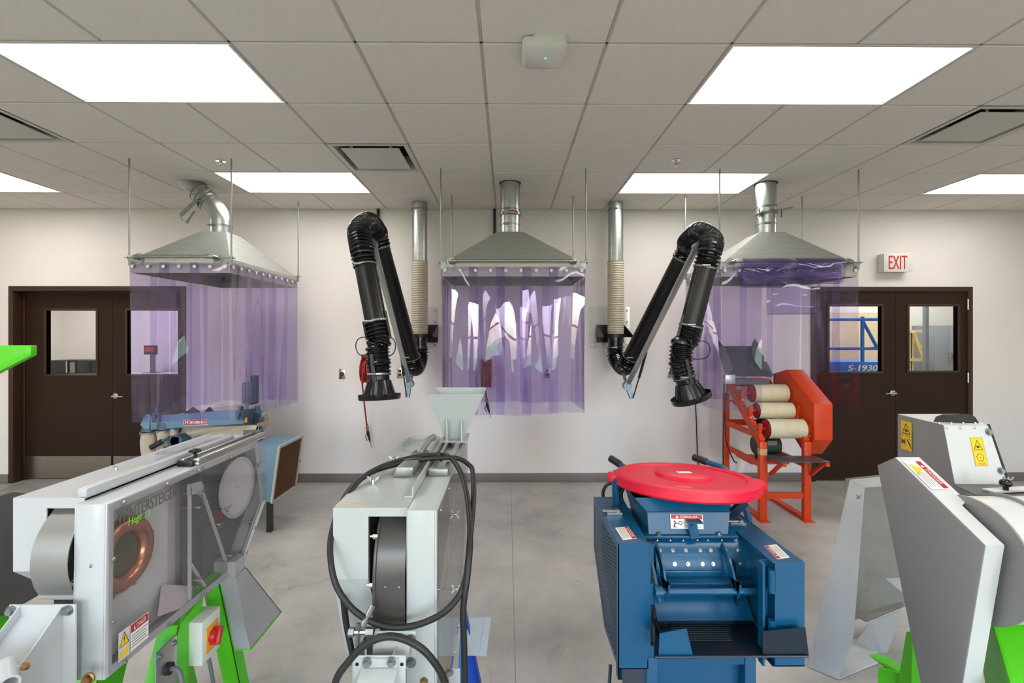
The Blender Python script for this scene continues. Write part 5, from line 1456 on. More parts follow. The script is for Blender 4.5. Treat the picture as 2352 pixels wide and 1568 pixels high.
c0, c1, c2 = at(1814, 1280, Z=rzt + .0035), at(1783, 1250, Z=rzt + .0035), at(1785, 1284, Z=rzt + .0035)
danger_sticker(TC, c0, c1 - c0, c2 - c0, (c1 - c0).length, (c2 - c0).length, pict=False, label='danger sticker on the right guard top')
# cylinder housing with rows of bolt heads
Yc = 1.70; cx0, cx1 = at(1500, 1270, Y=1.62).x, at(1732, 1270, Y=1.62).x
ztop = at(1500, 1238, Y=1.66).z; Rc = .118; zc0 = ztop - Rc + .034
prof = [(Yc - Rc * math.sin(R_(t)), zc0 + Rc * math.cos(R_(t))) for t in range(-80, 111, 10)]
build('cylinder_housing', MB().prism(prof, 'X', cx0, cx1), 'blue_paint', TC, smooth=35)
for r_, ang in enumerate((36, 54, 74)):
    for k in range(8):
        u = (k + .4) / 7.8 + (0.012 if k == 3 else -.012 if k == 4 else 0)
        x = cx0 + (cx1 - cx0) * u; ny, nz = -math.sin(R_(ang)), math.cos(R_(ang))
        m = MB(); bolt(m, (x, Yc + Rc * ny, zc0 + Rc * nz), (0, ny, nz), .0048, .005); build('bolt', m, 'chrome', TC)
# inner frame plates and shaft
for x in (gx1 + .03, rx0 - .055):
    build('side_plate', MB().box(x, x + .005, 1.56, 1.98, .42, .90), 'blue_dark', TC)
build('shaft', MB().cyl((gx1, Yc, zc0), (rx0 - .01, Yc, zc0), .018, n=16), 'stainless', TC, smooth=40)
build('shaft_pulley', MB().lathe([(.02, -.012), (.055, -.012), (.045, 0), (.055, .012), (.02, .012)], (rx0 - .045, Yc - .06, zc0 + .02), (1, 0, 0), n=24), 'chrome', TC, smooth=40)
# hopper
h0 = [at(1460, 1150, Y=1.66), at(1684, 1150, Y=1.66)]; hl = [at(1490, 1226, Y=1.63), at(1672, 1226, Y=1.63)]
hm = [at(1487, 1176, Y=1.645), at(1676, 1176, Y=1.645)]
zt_, zb_ = h0[0].z + .006, hl[0].z
m = MB(); top = [(h0[0].x, 1.675, zt_), (h0[1].x, 1.675, zt_), (h0[1].x, 2.02, zt_), (h0[0].x, 2.02, zt_)]
mid = [(hm[0].x, 1.645, hm[0].z), (hm[1].x, 1.645, hm[0].z), (hm[1].x, 1.98, hm[0].z), (hm[0].x, 1.98, hm[0].z)]
bot = [(hl[0].x, 1.63, zb_), (hl[1].x, 1.63, zb_), (hl[1].x, 1.86, zb_), (hl[0].x, 1.86, zb_)]
m.add(top + mid + bot, [(0, 1, 5, 4), (1, 2, 6, 5), (2, 3, 7, 6), (3, 0, 4, 7), (4, 5, 9, 8), (5, 6, 10, 9), (6, 7, 11, 10), (7, 4, 8, 11), (8, 9, 10, 11)])
build('feed_hopper', m, 'blue_paint', TC)
build('hopper_flange', MB().box(hl[0].x - .02, hl[1].x + .03, 1.615, 1.88, zb_ - .010, zb_ - .001), 'blue_paint', TC, bevel=.001)
build('hopper_seam', MB().box(hm[0].x - .004, hm[1].x + .004, 1.641, 1.645, hm[0].z - .001, hm[0].z + .003), 'blue_paint', TC)
for k in (.12, .88):
    m = MB(); bolt(m, (hl[0].x + (hl[1].x - hl[0].x) * k, 1.63 - .008, zb_ - .001), (0, 0, 1), .007, .006); build('bolt', m, 'zinc', TC)
o0 = at(1547, 1213, Y=1.606); d = (Vector((0, 1.645, hm[0].z)) - Vector((0, 1.63, zb_))).normalized()
danger_sticker(TC, Vector((o0.x, 1.6315, zb_ + .018)), (1, .0, -.02), d, .113, .047, head='ROTATING PARTS', label='danger sticker with a rotating parts pictogram on the hopper')
p = at(1597, 1236, Y=1.61)
m = MB(); m.bar(p, p + Vector((-.012, .0, .055)), .03, .005, up=(0, 1, 0)); m.box(p.x - .025, p.x + .025, p.y - .004, p.y + .03, p.z + .05, p.z + .055); m.cyl(p + Vector((-.01, -.012, .045)), p + Vector((-.01, .008, .045)), .006, n=8)
build('hopper_clasp', m, 'blue_paint', TC)
p = at(1690, 1170, Y=1.72)
m = MB(); m.cyl(p + Vector((-.04, 0, -.005)), p, .006, n=8); m.bar(p + Vector((-.02, 0, -.02)), p + Vector((.035, 0, .03)), .012, .045, up=(0, -.4, 1)); build('hopper_lever', m, 'blue_dark', TC)
# ledges, bar, sickle arms
a, b = at(1498, 1326, Y=1.56), at(1755, 1338, Y=1.56)
build('front_ledge', MB().box(a.x, b.x, 1.54, 1.66, b.z, b.z + .010), 'blue_paint', TC, bevel=.002)
build('lower_ledge', MB().box(at(1505, 1312, Y=1.585).x, at(1735, 1312, Y=1.585).x, 1.575, 1.64, at(1505, 1318, Y=1.585).z, at(1505, 1308, Y=1.585).z), 'blue_paint', TC, bevel=.002)
p0, p1 = at(1512, 1358, Y=1.50), at(1762, 1358, Y=1.50)
build('hinge_bar', MB().cyl(p0, p1, .011, n=14), 'blue_paint', TC, smooth=40)
for p in (p0, p1):
    m = MB(); m.prism([(p.y - .022, p.z - .022), (p.y + .02, p.z - .022), (1.60, p.z + .05), (1.56, p.z + .06)], 'X', p.x - .004, p.x + .004); m.cyl(p + Vector((-.012, 0, 0)), p + Vector((.012, 0, 0)), .017, n=14)
    build('bar_bracket', m, 'blue_paint', TC)
for px in (1531, 1692):
    xs = at(px, 1290, Y=1.5).x; zt0 = at(px, 1247, Y=1.62).z; zb0 = at(px, 1386, Y=1.46).z
    out = spline([(0, 1.60, zt0 + .01), (0, 1.535, zt0 - .03), (0, 1.49, zt0 - .10), (0, 1.475, zb0 + .05), (0, 1.49, zb0)], 5); inn = spline([(0, 1.61, zt0 - .005), (0, 1.565, zt0 - .05), (0, 1.525, zt0 - .11), (0, 1.505, zb0 + .05), (0, 1.492, zb0)], 5)
    build('sickle_arm', MB().prism([(q.y, q.z) for q in out] + [(q.y, q.z) for q in inn[::-1][1:]], 'X', xs - .003, xs + .003), 'blue_paint', TC)
# lower front, screen and tray
xl, xr = at(1500, 1380, Y=1.58).x, at(1714, 1380, Y=1.58).x
zu = at(1500, 1345, Y=1.58).z; zl = at(1500, 1425, Y=1.53).z
m = MB(); m.plate([(xl, 1.62, zu), (xr, 1.62, zu), (xr, 1.53, zl), (xl, 1.53, zl)], .004); build('front_panel', m, 'blue_paint', TC)
Yt0, Yt1 = 1.40, 1.56
ztr = at(1600, 1508, Y=Yt0).z; zbk = at(1600, 1420, Y=Yt1).z
xa, xb, xc = at(1504, 1508, Y=Yt0).x, at(1856, 1506, Y=Yt0).x, at(1745, 1420, Y=Yt1).x
build('tray_floor', MB().prism([(xa, Yt0), (xb, Yt0), (xc, Yt1), (xl, Yt1)], 'Z', ztr - .004, ztr), 'tray_steel', TC)
m = MB(); p0, p1, p2, p3 = at(1535, 1472, Z=ztr + .001), at(1680, 1472, Z=ztr + .001), at(1675, 1432, Z=ztr + .001), at(1545, 1432, Z=ztr + .001)
build('outlet_back', MB().plate([p0, p1, p2, p3], .0006), 'screen_dark', TC)
m = MB()
for k in range(23): m.bar(p0.lerp(p1, k / 22) + Vector((0, 0, .0015)), p3.lerp(p2, k / 22) + Vector((0, 0, .0015)), .0016, .0012)
for k in range(9): m.bar(p0.lerp(p3, k / 8) + Vector((0, 0, .0022)), p1.lerp(p2, k / 8) + Vector((0, 0, .0022)), .0016, .0012)
o = build('outlet_screen', m, 'mesh_dark', TC); o['kind'] = 'stuff'
build('tray_wall', MB().box(xl, xc, Yt1, Yt1 + .003, ztr - .004, zbk), 'tray_steel', TC)
build('tray_wall', MB().prism([(Yt0 + .02, ztr), (Yt1, ztr), (Yt1, zbk), (Yt0 + .12, zbk)], 'X', xl - .003, xl), 'tray_steel', TC)
q = lambda px, py, Y=1.405: at(px, py, Y=Y)
build('tray_flap', MB().plate([q(1515, 1455), q(1577, 1443), q(1592, 1508), q(1513, 1508)], .003), 'blue_paint', TC)
build('tray_wing', MB().plate([q(1752, 1449), q(1850, 1441), q(1858, 1506), q(1752, 1508)], .003), 'tray_steel', TC)
build('tray_wall', MB().plate([(xc, Yt1, zbk), (xc, Yt1, ztr), q(1756, 1508, 1.41), q(1756, 1449, 1.41)], .003), 'tray_steel', TC)
build('tray_lip', MB().cyl((xa, Yt0, ztr), (xb, Yt0, ztr), .0035, n=8), 'tray_steel', TC)
# lower body, frame, legs, wheels
zlow = at(1500, 1516, Y=1.52).z
build('lower_body', MB().box(xl - .01, xr - .01, 1.54, 2.0, .22, zlow), 'blue_paint', TC)
build('frame_rail', MB().box(gx1 + .01, rx0 - .02, 1.505, 1.535, zlow - .004, zlow + .020), 'blue_paint', TC)
for x in (gx1 - .005, rx0 - .055):
    build('leg', MB().box(x, x + .035, 1.50, 1.535, 0, zlow + .02), 'blue_paint', TC, bevel=.002)
for x in (gx1 + .02, rx0 - .055):
    build('leg', MB().box(x, x + .035, 2.0, 2.035, .2, zlow + .02), 'blue_paint', TC, bevel=.002)
build('axle', MB().cyl((gx0 - .03, 1.78, .15), (rx1 + .0, 1.78, .15), .014, n=12), 'zinc', TC, smooth=40)
mat('tyre', (52, 46, 42), 0.8, noise=0.2, nscale=30)
for x in (gx0 - .02, rx1 - .06):
    w = build('wheel', MB().lathe([(.09, -.035), (.135, -.035), (.15, -.02), (.15, .02), (.135, .035), (.09, .035)], (x + .035, 1.78, .15), (1, 0, 0), n=36), 'tyre', TC, smooth=45)
    build('wheel_hub', MB().lathe([(.015, -.03), (.09, -.022), (.09, .022), (.015, .03)], (x + .035, 1.78, .15), (1, 0, 0), n=28), 'mesh_dark', w, smooth=40)
build('mud_plate', MB().tube(spline([(gx0 + .01, 1.66, .50), (gx0 - .005, 1.62, .35), (gx0 + .02, 1.60, .2)], 5), .006, 6), 'tray_steel', TC)
# push handles at the back
for px, py, px2, py2 in ((1402, 1052, 1424, 1066), (1592, 1049, 1622, 1060)):
    g0 = at(px, py, Y=2.28); g1 = at(px2, py2, Y=2.22); d = (g1 - g0).normalized()
    hnd = build('push_handle', MB().tube(spline([g1, g1 + d * .10 + Vector((0, -.03, -.01)), g1 + d * .14 + Vector((.0, -.12, -.15)), g1 + d * .14 + Vector((0, -.2, -.36))], 5), .013, 10), 'blue_paint', TC, smooth=50)
    build('grip', MB().lathe([(.012, 0), (.017, .004), (.017, .07), (.015, .075), (.013, .075)], g1 - d * .07, d, n=14, cap0=True), 'black_rubber', hnd, smooth=40)
build('hopper_post', MB().tube(spline([(gx1 + .0, 1.86, gzt - .1), (gx1 - .02, 1.86, gzt + .07), (gx1 + .01, 1.84, gzt + .10), (gx1 + .05, 1.82, gzt + .09)], 5), .016, 10), 'blue_paint', TC, smooth=50)
kc = thing('power_cable', 'black looped cable behind the left guard of the blue thresher', 'cable', (gx0 + .05, 1.95, gzt + .004))
build('cable_loop', MB().tube(spline([at(1440, 1112, Y=2.0), at(1400, 1110, Y=2.02), at(1385, 1130, Y=2.02), at(1390, 1160, Y=2.0)], 6), .007, 8), 'black_rubber', kc, smooth=60)
build('cable_loop', MB().tube(spline([at(1430, 1112, Y=1.95), at(1421, 1140, Y=1.93), at(1436, 1172, Y=1.93), at(1456, 1180, Y=1.95), at(1468, 1178, Y=1.96)], 6), .006, 8), 'black_rubber', kc, smooth=60)
build('cable_loop', MB().tube(spline([at(1436, 1115, Y=1.97), at(1428, 1140, Y=1.95), at(1446, 1178, Y=1.95), at(1462, 1150, Y=1.97), at(1456, 1120, Y=1.98)], 6), .005, 8), 'black_rubber', kc, smooth=60)

# red lid lying on the hopper
lid = thing('red_lid', 'round red plastic bin lid lying on the blue thresher', 'lid', (.69, 1.86, zt_ + .001))
cl = at(1572, 1106, Y=1.86); cl.z = zt_ + .022
ML = Matrix.Translation(cl) @ Matrix.Rotation(R_(1.3), 4, 'Y') @ Matrix.Rotation(R_(-4.2), 4, 'X')
m = MB(ML); Rl = .266
m.lathe([(Rl + .002, -.036), (Rl + .006, -.030), (Rl, -.002), (Rl - .012, .004), (.226, .004), (.218, -.003), (.113, .001), (.108, .012), (.102, .015), (0.0, .015)], (0, 0, 0), n=72)
m.lathe([(Rl + .002, -.036), (Rl - .006, -.036), (Rl - .010, -.004), (0, -.004)], (0, 0, 0), n=72)
build('lid_disc', m, 'red_plastic', lid, smooth=35)
for ang in (172, -8):
    m = MB(ML); c, s = math.cos(R_(ang)), math.sin(R_(ang)); u = Vector((c, s, 0)); v = Vector((-s, c, 0))
    q = [u * (Rl - .02) - v * .05, u * (Rl + .028) - v * .035, u * (Rl + .028) + v * .035, u * (Rl - .02) + v * .05]
    m.loft([p + Vector((0, 0, -.030)) for p in q], [p + Vector((0, 0, -.004)) for p in q]); build('lid_tab', m, 'red_plastic', lid, bevel=.005)
d = Decal(ML @ Vector((-.03, -.025, .0153)), ML.to_3x3() @ Vector((1, .1, 0)), ML.to_3x3() @ Vector((-.1, 1, 0)))
d.make('paper_label', .055, .028, 'white_print', lid)
mat('lid_scuff', (236, 96, 96), 0.6)
d = Decal(ML @ Vector((-.10, -.205, .0003)), ML.to_3x3() @ Vector((1, 0, 0)), ML.to_3x3() @ Vector((0, 1, 0))); d.make('glue_mark', .055, .035, 'lid_scuff', lid, th=.0003)

# ------------------------------------------------------------------ D: grey thresher at the right edge
TD = thing('seed_thresher', 'light grey thresher with a big slanted belt guard at the right edge', 'thresher', (1.6, 1.6, 0))
Xd = 1.345
def SD(px, py, X=Xd):
    p = at(px, py, X=X); return (p.y, p.z)
g = [SD(2262, 1252), SD(2055, 1050), SD(2014, 1068), SD(2026, 1130)]
lo = SD(2210, 1568); lo2 = SD(2097, 1568); k = .55
near = (lo[0] + (lo[0] - g[0][0]) * k, lo[1] + (lo[1] - g[0][1]) * k); farr = (lo2[0] + (lo2[0] - g[3][0]) * .5, lo2[1] + (lo2[1] - g[3][1]) * .5)
farr = (farr[0], near[1])
gp = [g[0], g[1], g[2], farr, near]
t2 = .055
build('belt_guard', MB().prism(gp, 'X', Xd, Xd + t2), 'grey_shaded', TD, bevel=.003)
mat('grey_lit', (206, 206, 203), 0.36, noise=0.01, spec=0.4)  # same grey coloured paler for faces that catch the light
a = Vector(g[1]); b = Vector(g[0]); dr = (b - a).normalized(); nn = Vector((-dr.y, dr.x)); nn = nn if nn.y > 0 else -nn
e0 = a + nn * .0008; e1 = b + nn * .0008
build('guard_top', MB().plate([(Xd + .002, *e0), (Xd + t2 + .03, *e0), (Xd + t2 + .03, *(a.lerp(b, .55) + nn * .0008)), (Xd + t2, *(a.lerp(b, .60) + nn * .0008)), (Xd + t2, *e1), (Xd + .002, *e1)], .002), 'grey_lit', TD)
build('guard_front', MB().plate([(Xd + .002, g[0][0] - .0008, g[0][1]), (Xd + t2, g[0][0] - .0008, g[0][1]), (Xd + t2, near[0] - .0008, near[1]), (Xd + .002, near[0] - .0008, near[1])], .001), 'grey_lit', TD)
# sticker on its sloping top
st = a.lerp(b, .08); up3 = Vector((0, dr.x, dr.y))
o3 = Vector((Xd + .008, *(a.lerp(b, .42) + nn * .003)))
ds = danger_sticker(TD, Vector((Xd + .010, *(a.lerp(b, .06) + nn * .003))), up3, (1, 0, 0), (b - a).length * .36, .060, pict=False, xl=.42, label='white danger sticker with a yellow triangle on the guard top')
d = Decal(Vector((Xd + .020, *(a.lerp(b, .10) + nn * .0048))), up3, (1, 0, 0))
build('yellow_sign', MB().plate([d.p(0, 0), d.p(.05, 0), d.p(.025, .028)], .0005), 'yellow_print', ds)
# drum behind the guard
Yd, Zd, Rd = 1.45, .97, .183
dx0, dx1 = Xd + .075, Xd + .42
prof = [(Yd - Rd * math.sin(R_(t)), Zd + Rd * math.cos(R_(t))) for t in range(0, 360, 8)]
build('drum_side', MB().prism(prof, 'X', dx0, dx0 + .006), 'grey_shaded', TD, smooth=30)
build('drum_shell', MB().prism([(Yd + (p[0] - Yd) * .97, Zd + (p[1] - Zd) * .97) for p in prof], 'X', dx0 + .0061, dx1), 'grey_lit', TD, smooth=30)
m = MB(); ring_prism(m, prof, [(Yd + (p[0] - Yd) * .90, Zd + (p[1] - Zd) * .90) for p in prof], 'X', dx0 + .10, dx0 + .106); build('drum_flange', MB().prism([(Yd + (p[0] - Yd) * 1.03, Zd + (p[1] - Zd) * 1.03) for p in prof], 'X', dx0 + .12, dx0 + .126), 'grey_shaded', TD, smooth=30)
# upper hood
H0 = lambda px, py, Y: at(px, py, Y=Y)
hx0 = H0(2060, 958, 2.0).x; hz = H0(2060, 958, 2.0).z
L0 = H0(2166, 977, 1.80); L1 = H0(2192, 1112, 1.74); L2 = H0(2268, 976, 1.80); L3 = H0(2312, 1104, 1.74)
B0 = H0(2062, 957, 2.10); B1 = H0(2058, 1075, 2.10)
lf = [(B0.x, 2.10, B0.z + .01), (L0.x, 1.80, L0.z), (L1.x, 1.74, L1.z), (L1.x - .002, 1.732, L1.z - .25), (B0.x, 2.10, L1.z - .25)]
rt = [(L2.x + .18, 2.10, B0.z + .01), (L2.x, 1.80, L0.z), (L3.x, 1.74, L1.z), (L3.x, 1.732, L1.z - .25), (L3.x, 2.10, L1.z - .25)]
build('feed_hood', MB().loft(lf, rt), 'grey_shaded', TD)
f0, f1, f2, f3 = Vector(lf[1]), Vector(rt[1]), Vector(rt[2]), Vector(lf[2])
n_ = (f1 - f0).cross(f3 - f0).normalized(); n_ = n_ if n_.y < 0 else -n_
build('hood_front', MB().plate([p + n_ * .0005 for p in (f0, f1, f2, f3)], .003, flip=((f1 - f0).cross(f3 - f0).y > 0)), 'grey_lit', TD)
top = [Vector(lf[0]), Vector(lf[1]), Vector(rt[1]), Vector(rt[0])]
build('hood_top', MB().plate([p + Vector((0, 0, .001)) for p in top], .002), 'grey_lit', TD)
pl = [H0(2146, 968, 1.84), H0(2152, 956, 1.85), H0(2166, 951, 1.85), H0(2225, 950, 1.85), H0(2240, 957, 1.85), H0(2250, 972, 1.84)]
build('rubber_flap', MB().plate(pl, .006), 'black_rubber', TD, bevel=.001)
for px in (2157, 2185, 2212, 2240):
    m = MB(); p = H0(px, 972, 1.835); m.ball(p, .006, 8); build('rivet', m, 'chrome', TD, smooth=60)
fr = lambda u, v: f0.lerp(f1, u).lerp(f3.lerp(f2, u), v) + n_ * .0042
for u in (.04, .35, .66, .96):
    m = MB(); screw(m, fr(u, .04), n_, .005, .003); build('rivet', m, 'chrome', TD)
build('front_edge', MB().plate([fr(.99, -.02), fr(1.04, -.02), fr(1.06, 1.02), fr(1.01, 1.0)], .006), 'black_rubber', TD)
for v in (.12, .78):
    m = MB(); bolt(m, fr(.95, v), n_, .009, .007); build('bolt', m, 'zinc', TD)
ux = (f1 - f0).normalized(); uy = (f0 - f3).normalized()
s0 = fr(.475, .70); hand_sticker(TD, s0, ux, uy, (fr(.80, .5) - fr(.475, .5)).length * .80, (fr(.5, .08) - fr(.5, .56)).length * 1.02, 'stop', 'yellow warning sticker reading STOP on the hood front')
lu = (Vector(lf[1]) - Vector(lf[0])).normalized()
ln = Vector((-lu.y, lu.x, 0)).normalized(); ln = ln if ln.x < 0 else -ln
o0 = Vector(lf[0]) + lu * .028 + Vector((0, 0, -.145)) + ln * .002
hand_sticker(TD, o0, lu * -1 if lu.cross(Vector((0, 0, 1))).dot(ln) < 0 else lu, (0, 0, 1), .085, .128, 'hand', 'yellow warning sticker with a hand pictogram on the hood side')
# tray behind with black gate and knob
m = MB(); m.plate([H0(2192, 1113, 1.69), H0(2352, 1118, 1.69), H0(2420, 1150, 1.50), H0(2270, 1150, 1.50)], .003); build('gate_tray', m, 'dark_inner', TD)
m = MB(); p = H0(2268, 1127, 1.60); m.bar(p, p + Vector((.22, .03, 0)), .035, .006); build('gate_slide', m, 'grey_lit', TD)
m = MB(); p = H0(2310, 1117, 1.60); m.ball(p + Vector((0, 0, .012)), .018, 12, (1, 1, .8)); m.cyl(p + Vector((0, 0, -.012)), p, .008, n=8); build('gate_knob', m, 'black_gloss', TD, smooth=60)
m = MB(); wingnut(m, H0(2316, 1108, 1.64), (0, 0, 1), (1, 0, 0), .02); build('wing_nut', m, 'chrome', TD, smooth=40)
# green frame and foot pedal
lg = [H0(2270, 1390, 1.40), H0(2400, 1390, 1.40), H0(2500, 1700, 1.40), H0(2330, 1700, 1.36)]
build('leg', MB().plate([H0(2268, 1392, 1.50), H0(2420, 1380, 1.50), H0(2560, 1760, 1.20), H0(2380, 1760, 1.20)], .006), 'green_paint', TD)
build('leg', MB().plate([H0(2268, 1392, 1.50), H0(2380, 1760, 1.20), H0(2290, 1760, 1.50), H0(2250, 1480, 1.62)], .006), 'green_paint', TD)
build('leg', MB().prism([SD(2082, 1450, 1.52), SD(2096, 1450, 1.52), SD(2090, 1700, 1.52), SD(2040, 1700, 1.52)], 'X', 1.52, 1.56), 'green_paint', TD)
d = Decal(H0(2278, 1392, 1.485) , (1, .05, 0), (-.3, .1, 1)); d.line('grey_print', (.004, .02), (.03, .02), .002); d.line('grey_print', (.004, .012), (.03, .012), .002); d.make('type_plate', .035, .03, 'white_print', TD)
pd = [H0(1998, 1503, 1.98), H0(2018, 1500, 2.02), H0(2050, 1512, 2.0), H0(2092, 1545, 1.92), H0(2085, 1553, 1.88), H0(2060, 1550, 1.90)]
build('foot_pedal', MB().plate(pd, .005), 'green_paint', TD)
build('pedal_box', MB().hexa([H0(2016, 1590, 1.9), H0(2092, 1600, 1.84), H0(2092, 1600, 2.0), H0(2030, 1590, 2.04), H0(2016, 1533, 1.9), H0(2092, 1552, 1.84), H0(2092, 1540, 2.0), H0(2030, 1530, 2.04)]), 'green_paint', TD)
build('base_channel', MB().box(1.36, 1.80, 1.30, 1.36, .0, .06), 'green_paint', TD)
build('base_channel', MB().box(1.36, 1.80, 1.86, 1.92, .0, .06), 'green_paint', TD)

# loose chute leaning on the floor beside it
mat('chute_grey', (172, 172, 172), 0.38, metal=0.35, noise=0.03, nscale=5, dirt=(130, 118, 104), dirt_amt=0.3)
mat('chute_inner', (150, 150, 142), 0.35, metal=0.5, noise=0.08, nscale=6, dirt=(92, 84, 68), dirt_amt=0.5)
TU = thing('grain_chute', 'loose bent sheet metal chute standing on the floor between the blue and grey machines', 'chute', (1.72, 2.4, 0))
q0 = at(1856, 1531, Z=0.003); q1 = at(1926, 1560, Z=0.003); q2 = at(2034, 1516, Z=0.003)
tA, tB, tC = at(1952, 1102, Y=2.62), at(1986, 1120, Y=2.50), at(2060, 1092, Y=2.70)
nw = (q1 - q0).cross(tA - q0).normalized(); W_ = lambda px, py: ray_plane(px, py, q0, nw)
tB = W_(1986, 1120)
build('front_wall', MB().plate([q0, q1, W_(1961, 1460), tB, tA], .003), 'chute_grey', TU)
build('front_fold', MB().plate([q1, W_(1961, 1460), W_(1961, 1460) + Vector((.03, .10, .0)), q1 + Vector((.03, .10, .0))], .003), 'chute_grey', TU)
build('top_wall', MB().plate([tA, tB, at(2040, 1116, Y=2.56), tC], .003), 'chute_grey', TU)
build('back_wall', MB().plate([tA + Vector((.02, .06, -.01)), tC + Vector((.05, .05, 0)), at(2100, 1380, Y=2.75), at(1958, 1425, Y=2.70)], .003), 'chute_inner', TU)
build('inner_shelf', MB().plate([at(1962, 1412, Y=2.46), at(2070, 1380, Y=2.50), at(2080, 1392, Y=2.40), at(1992, 1428, Y=2.38)], .004), 'chute_inner', TU)
build('rib', MB().plate([at(2034, 1328, Y=2.6), at(2072, 1326, Y=2.58), at(2072, 1360, Y=2.58)], .003), 'chute_grey', TU)
build('floor_plate', MB().plate([q1, q2, at(2010, 1500, Z=.003) + Vector((.03, .12, 0)), at(1955, 1470, Z=.003), q0.lerp(q1, .8)], .003), 'grey_lit', TU)
build('foot_web', MB().plate([at(1967, 1472, Y=2.48), at(1998, 1428, Y=2.46), at(2070, 1402, Y=2.50), at(2034, 1512, Y=2.46)], .003), 'chute_grey', TU)
d = Decal(at(1962, 1141, Y=2.47), (1, -.3, 0), (.05, -.1, 1)); n = Vector((q1 - q0).cross(tA - q0)).normalized()
n = n if n.y < 0 else -n
cc = at(1967, 1131, Y=2.5); tt = ((q0 - cc).dot(n)); cc = cc + n * (tt + .0045)
e = (q1 - q0).normalized(); f = n.cross(e).normalized()
m = MB(); m.bar(cc - e * .010 - f * .012, cc + e * .010 + f * .012, .0018, .0006, up=n); m.bar(cc - e * .012 + f * .010, cc + e * .012 - f * .010, .0018, .0006, up=n); build('marker_cross', m, 'black_print', TU)

# ------------------------------------------------------------------ E: orange roller machine
mat('orange_paint', (216, 66, 18), 0.42, noise=0.05, nscale=6, spec=0.4)
mat('roller_cream', (214, 202, 170), 0.8, noise=0.05, nscale=12)
mat('tray_grey', (84, 86, 90), 0.4, metal=0.4, noise=0.08, nscale=8)
mat('motor_green', (38, 58, 46), 0.5, noise=0.1)
mat('tape', (196, 160, 112), 0.6)
TE = thing('belt_separator', 'orange separator with three stacked cream rollers under the right hood', 'machine', (2.5, 4.5, 0))
fx0, fx1 = 2.27, 2.665; fy = 4.22; by = 4.92; lw = .062
zF = at(1735, 1014, Y=fy).z
for x in (fx0, fx1):
    build('front_leg', MB().box(x - lw / 2, x + lw / 2, fy - .02, fy + .025, 0.008, zF), 'orange_paint', TE, bevel=.002)
    build('foot', MB().box(x - lw / 2 - .01, x + lw / 2 + .015, fy - .05, fy + .03, 0, .008), 'orange_paint', TE)
    build('base_rail', MB().box(x - .03, x + .03, fy + .025, by, .0, .03), 'orange_paint', TE)
    build('rear_leg', MB().box(x - .025, x + .025, by - .02, by + .03, .03, 1.05), 'orange_paint', TE)
    # sloping cheek that carries the bearings
    top = at(1676, 885, Y=by - .1).z
    m = MB(); m.bar((x, fy + .01, zF - .01), (x, by - .05, 1.17), .045, .075, up=(0, -1, 1)); build('cheek', m, 'orange_paint', TE, bevel=.002)
for z, h in ((.20, .055),):
    build('crossbar', MB().box(fx0 + lw / 2, fx1 - lw / 2, fy - .01, fy + .015, z, z + h), 'orange_paint', TE)
for x in (fx0, fx1):
    for z in (.47, .72): build('side_rail', MB().box(x - .012, x + .012, fy + .025, by - .02, z, z + .05), 'orange_paint', TE)
build('crossbar', MB().box(fx0, fx1, by - .01, by + .01, .72, .78), 'orange_paint', TE)
build('crossbar', MB().box(fx0, fx1, by - .08, by - .04, 1.13, 1.21), 'orange_paint', TE)
build('tape_wrap', MB().box(fx0 - lw / 2 - .001, fx0 + lw / 2 + .001, fy - .021, fy + .026, zF - .115, zF - .06), 'tape', TE)
# rollers
def roller(px0, px1, py0, py1, Y):
    a, b = at(px0, (py0 + py1) / 2, Y=Y), at(px1, (py0 + py1) / 2, Y=Y); r = (py1 - py0) / 2 * Y / F_PX
    z = a.z; x0, x1 = a.x, b.x
    build('roller', MB().cyl((x0, Y, z), (x1, Y, z), r, n=36), 'roller_cream', TE, smooth=40)
    m = MB(); m.cyl((x0 - .006, Y, z), (x0 - .0005, Y, z), r * .98, n=36); build('roller_rim', m, 'black_rubber', TE, smooth=40)
    m = MB(); m.cyl((x0 - .012, Y, z), (x0 - .006, Y, z), r * .9, n=32); m.cyl((x0 - .05, Y, z), (x0 - .012, Y, z), .018, n=12); build('roller_hub', m, 'red_print', TE, smooth=40)
    build('roller_shaft', MB().cyl((fx0 - .03, Y, z), (x1 + .07, Y, z), .011, n=12), 'zinc', TE, smooth=40)
    for x in (fx0, x1 + .035):
        m = MB(); m.cyl((x - .016, Y - .01, z), (x + .016, Y - .01, z), .034, n=18); m.bar((x, Y - .02, z - .07), (x, Y - .045, z + .05), .028, .03); build('bearing', m, 'orange_paint', TE, smooth=40)
        for dz in (-.058, .04):
            m = MB(); bolt(m, (x, Y - .037, z + dz), (0, -1, .3), .009, .008); build('bolt', m, 'zinc', TE)
roller(1727, 1803, 882, 924, 4.62)
roller(1738, 1817, 924, 961, 4.46)
roller(1760, 1843, 962, 1006, 4.30)
# drive guard on the right
gx = at(1800, 870, Y=4.55).x
A = lambda px, py, Y: at(px, py, Y=Y)
fr_ = [A(1872, 928, 4.20), A(1874, 1010, 4.20)]
gA = [(4.85, A(1792, 858, 4.85).z), (4.62, A(1800, 853, 4.62).z + .02), (4.20, fr_[0].z), (4.20, fr_[1].z), (4.34, fr_[1].z - .16), (4.85, .95)]
xg0, xg1 = A(1874, 930, 4.20).x - .035, A(1907, 930, 4.20).x
xg0 = fx1 + .055; xg1 = xg0 + .165
build('drive_guard', MB().prism(gA, 'X', xg0, xg1), 'orange_paint', TE, bevel=.003)
m = MB(); bolt(m, (xg0, 4.30, fr_[1].z - .02), (-1, 0, 0), .009, .006); build('bolt', m, 'zinc', TE)
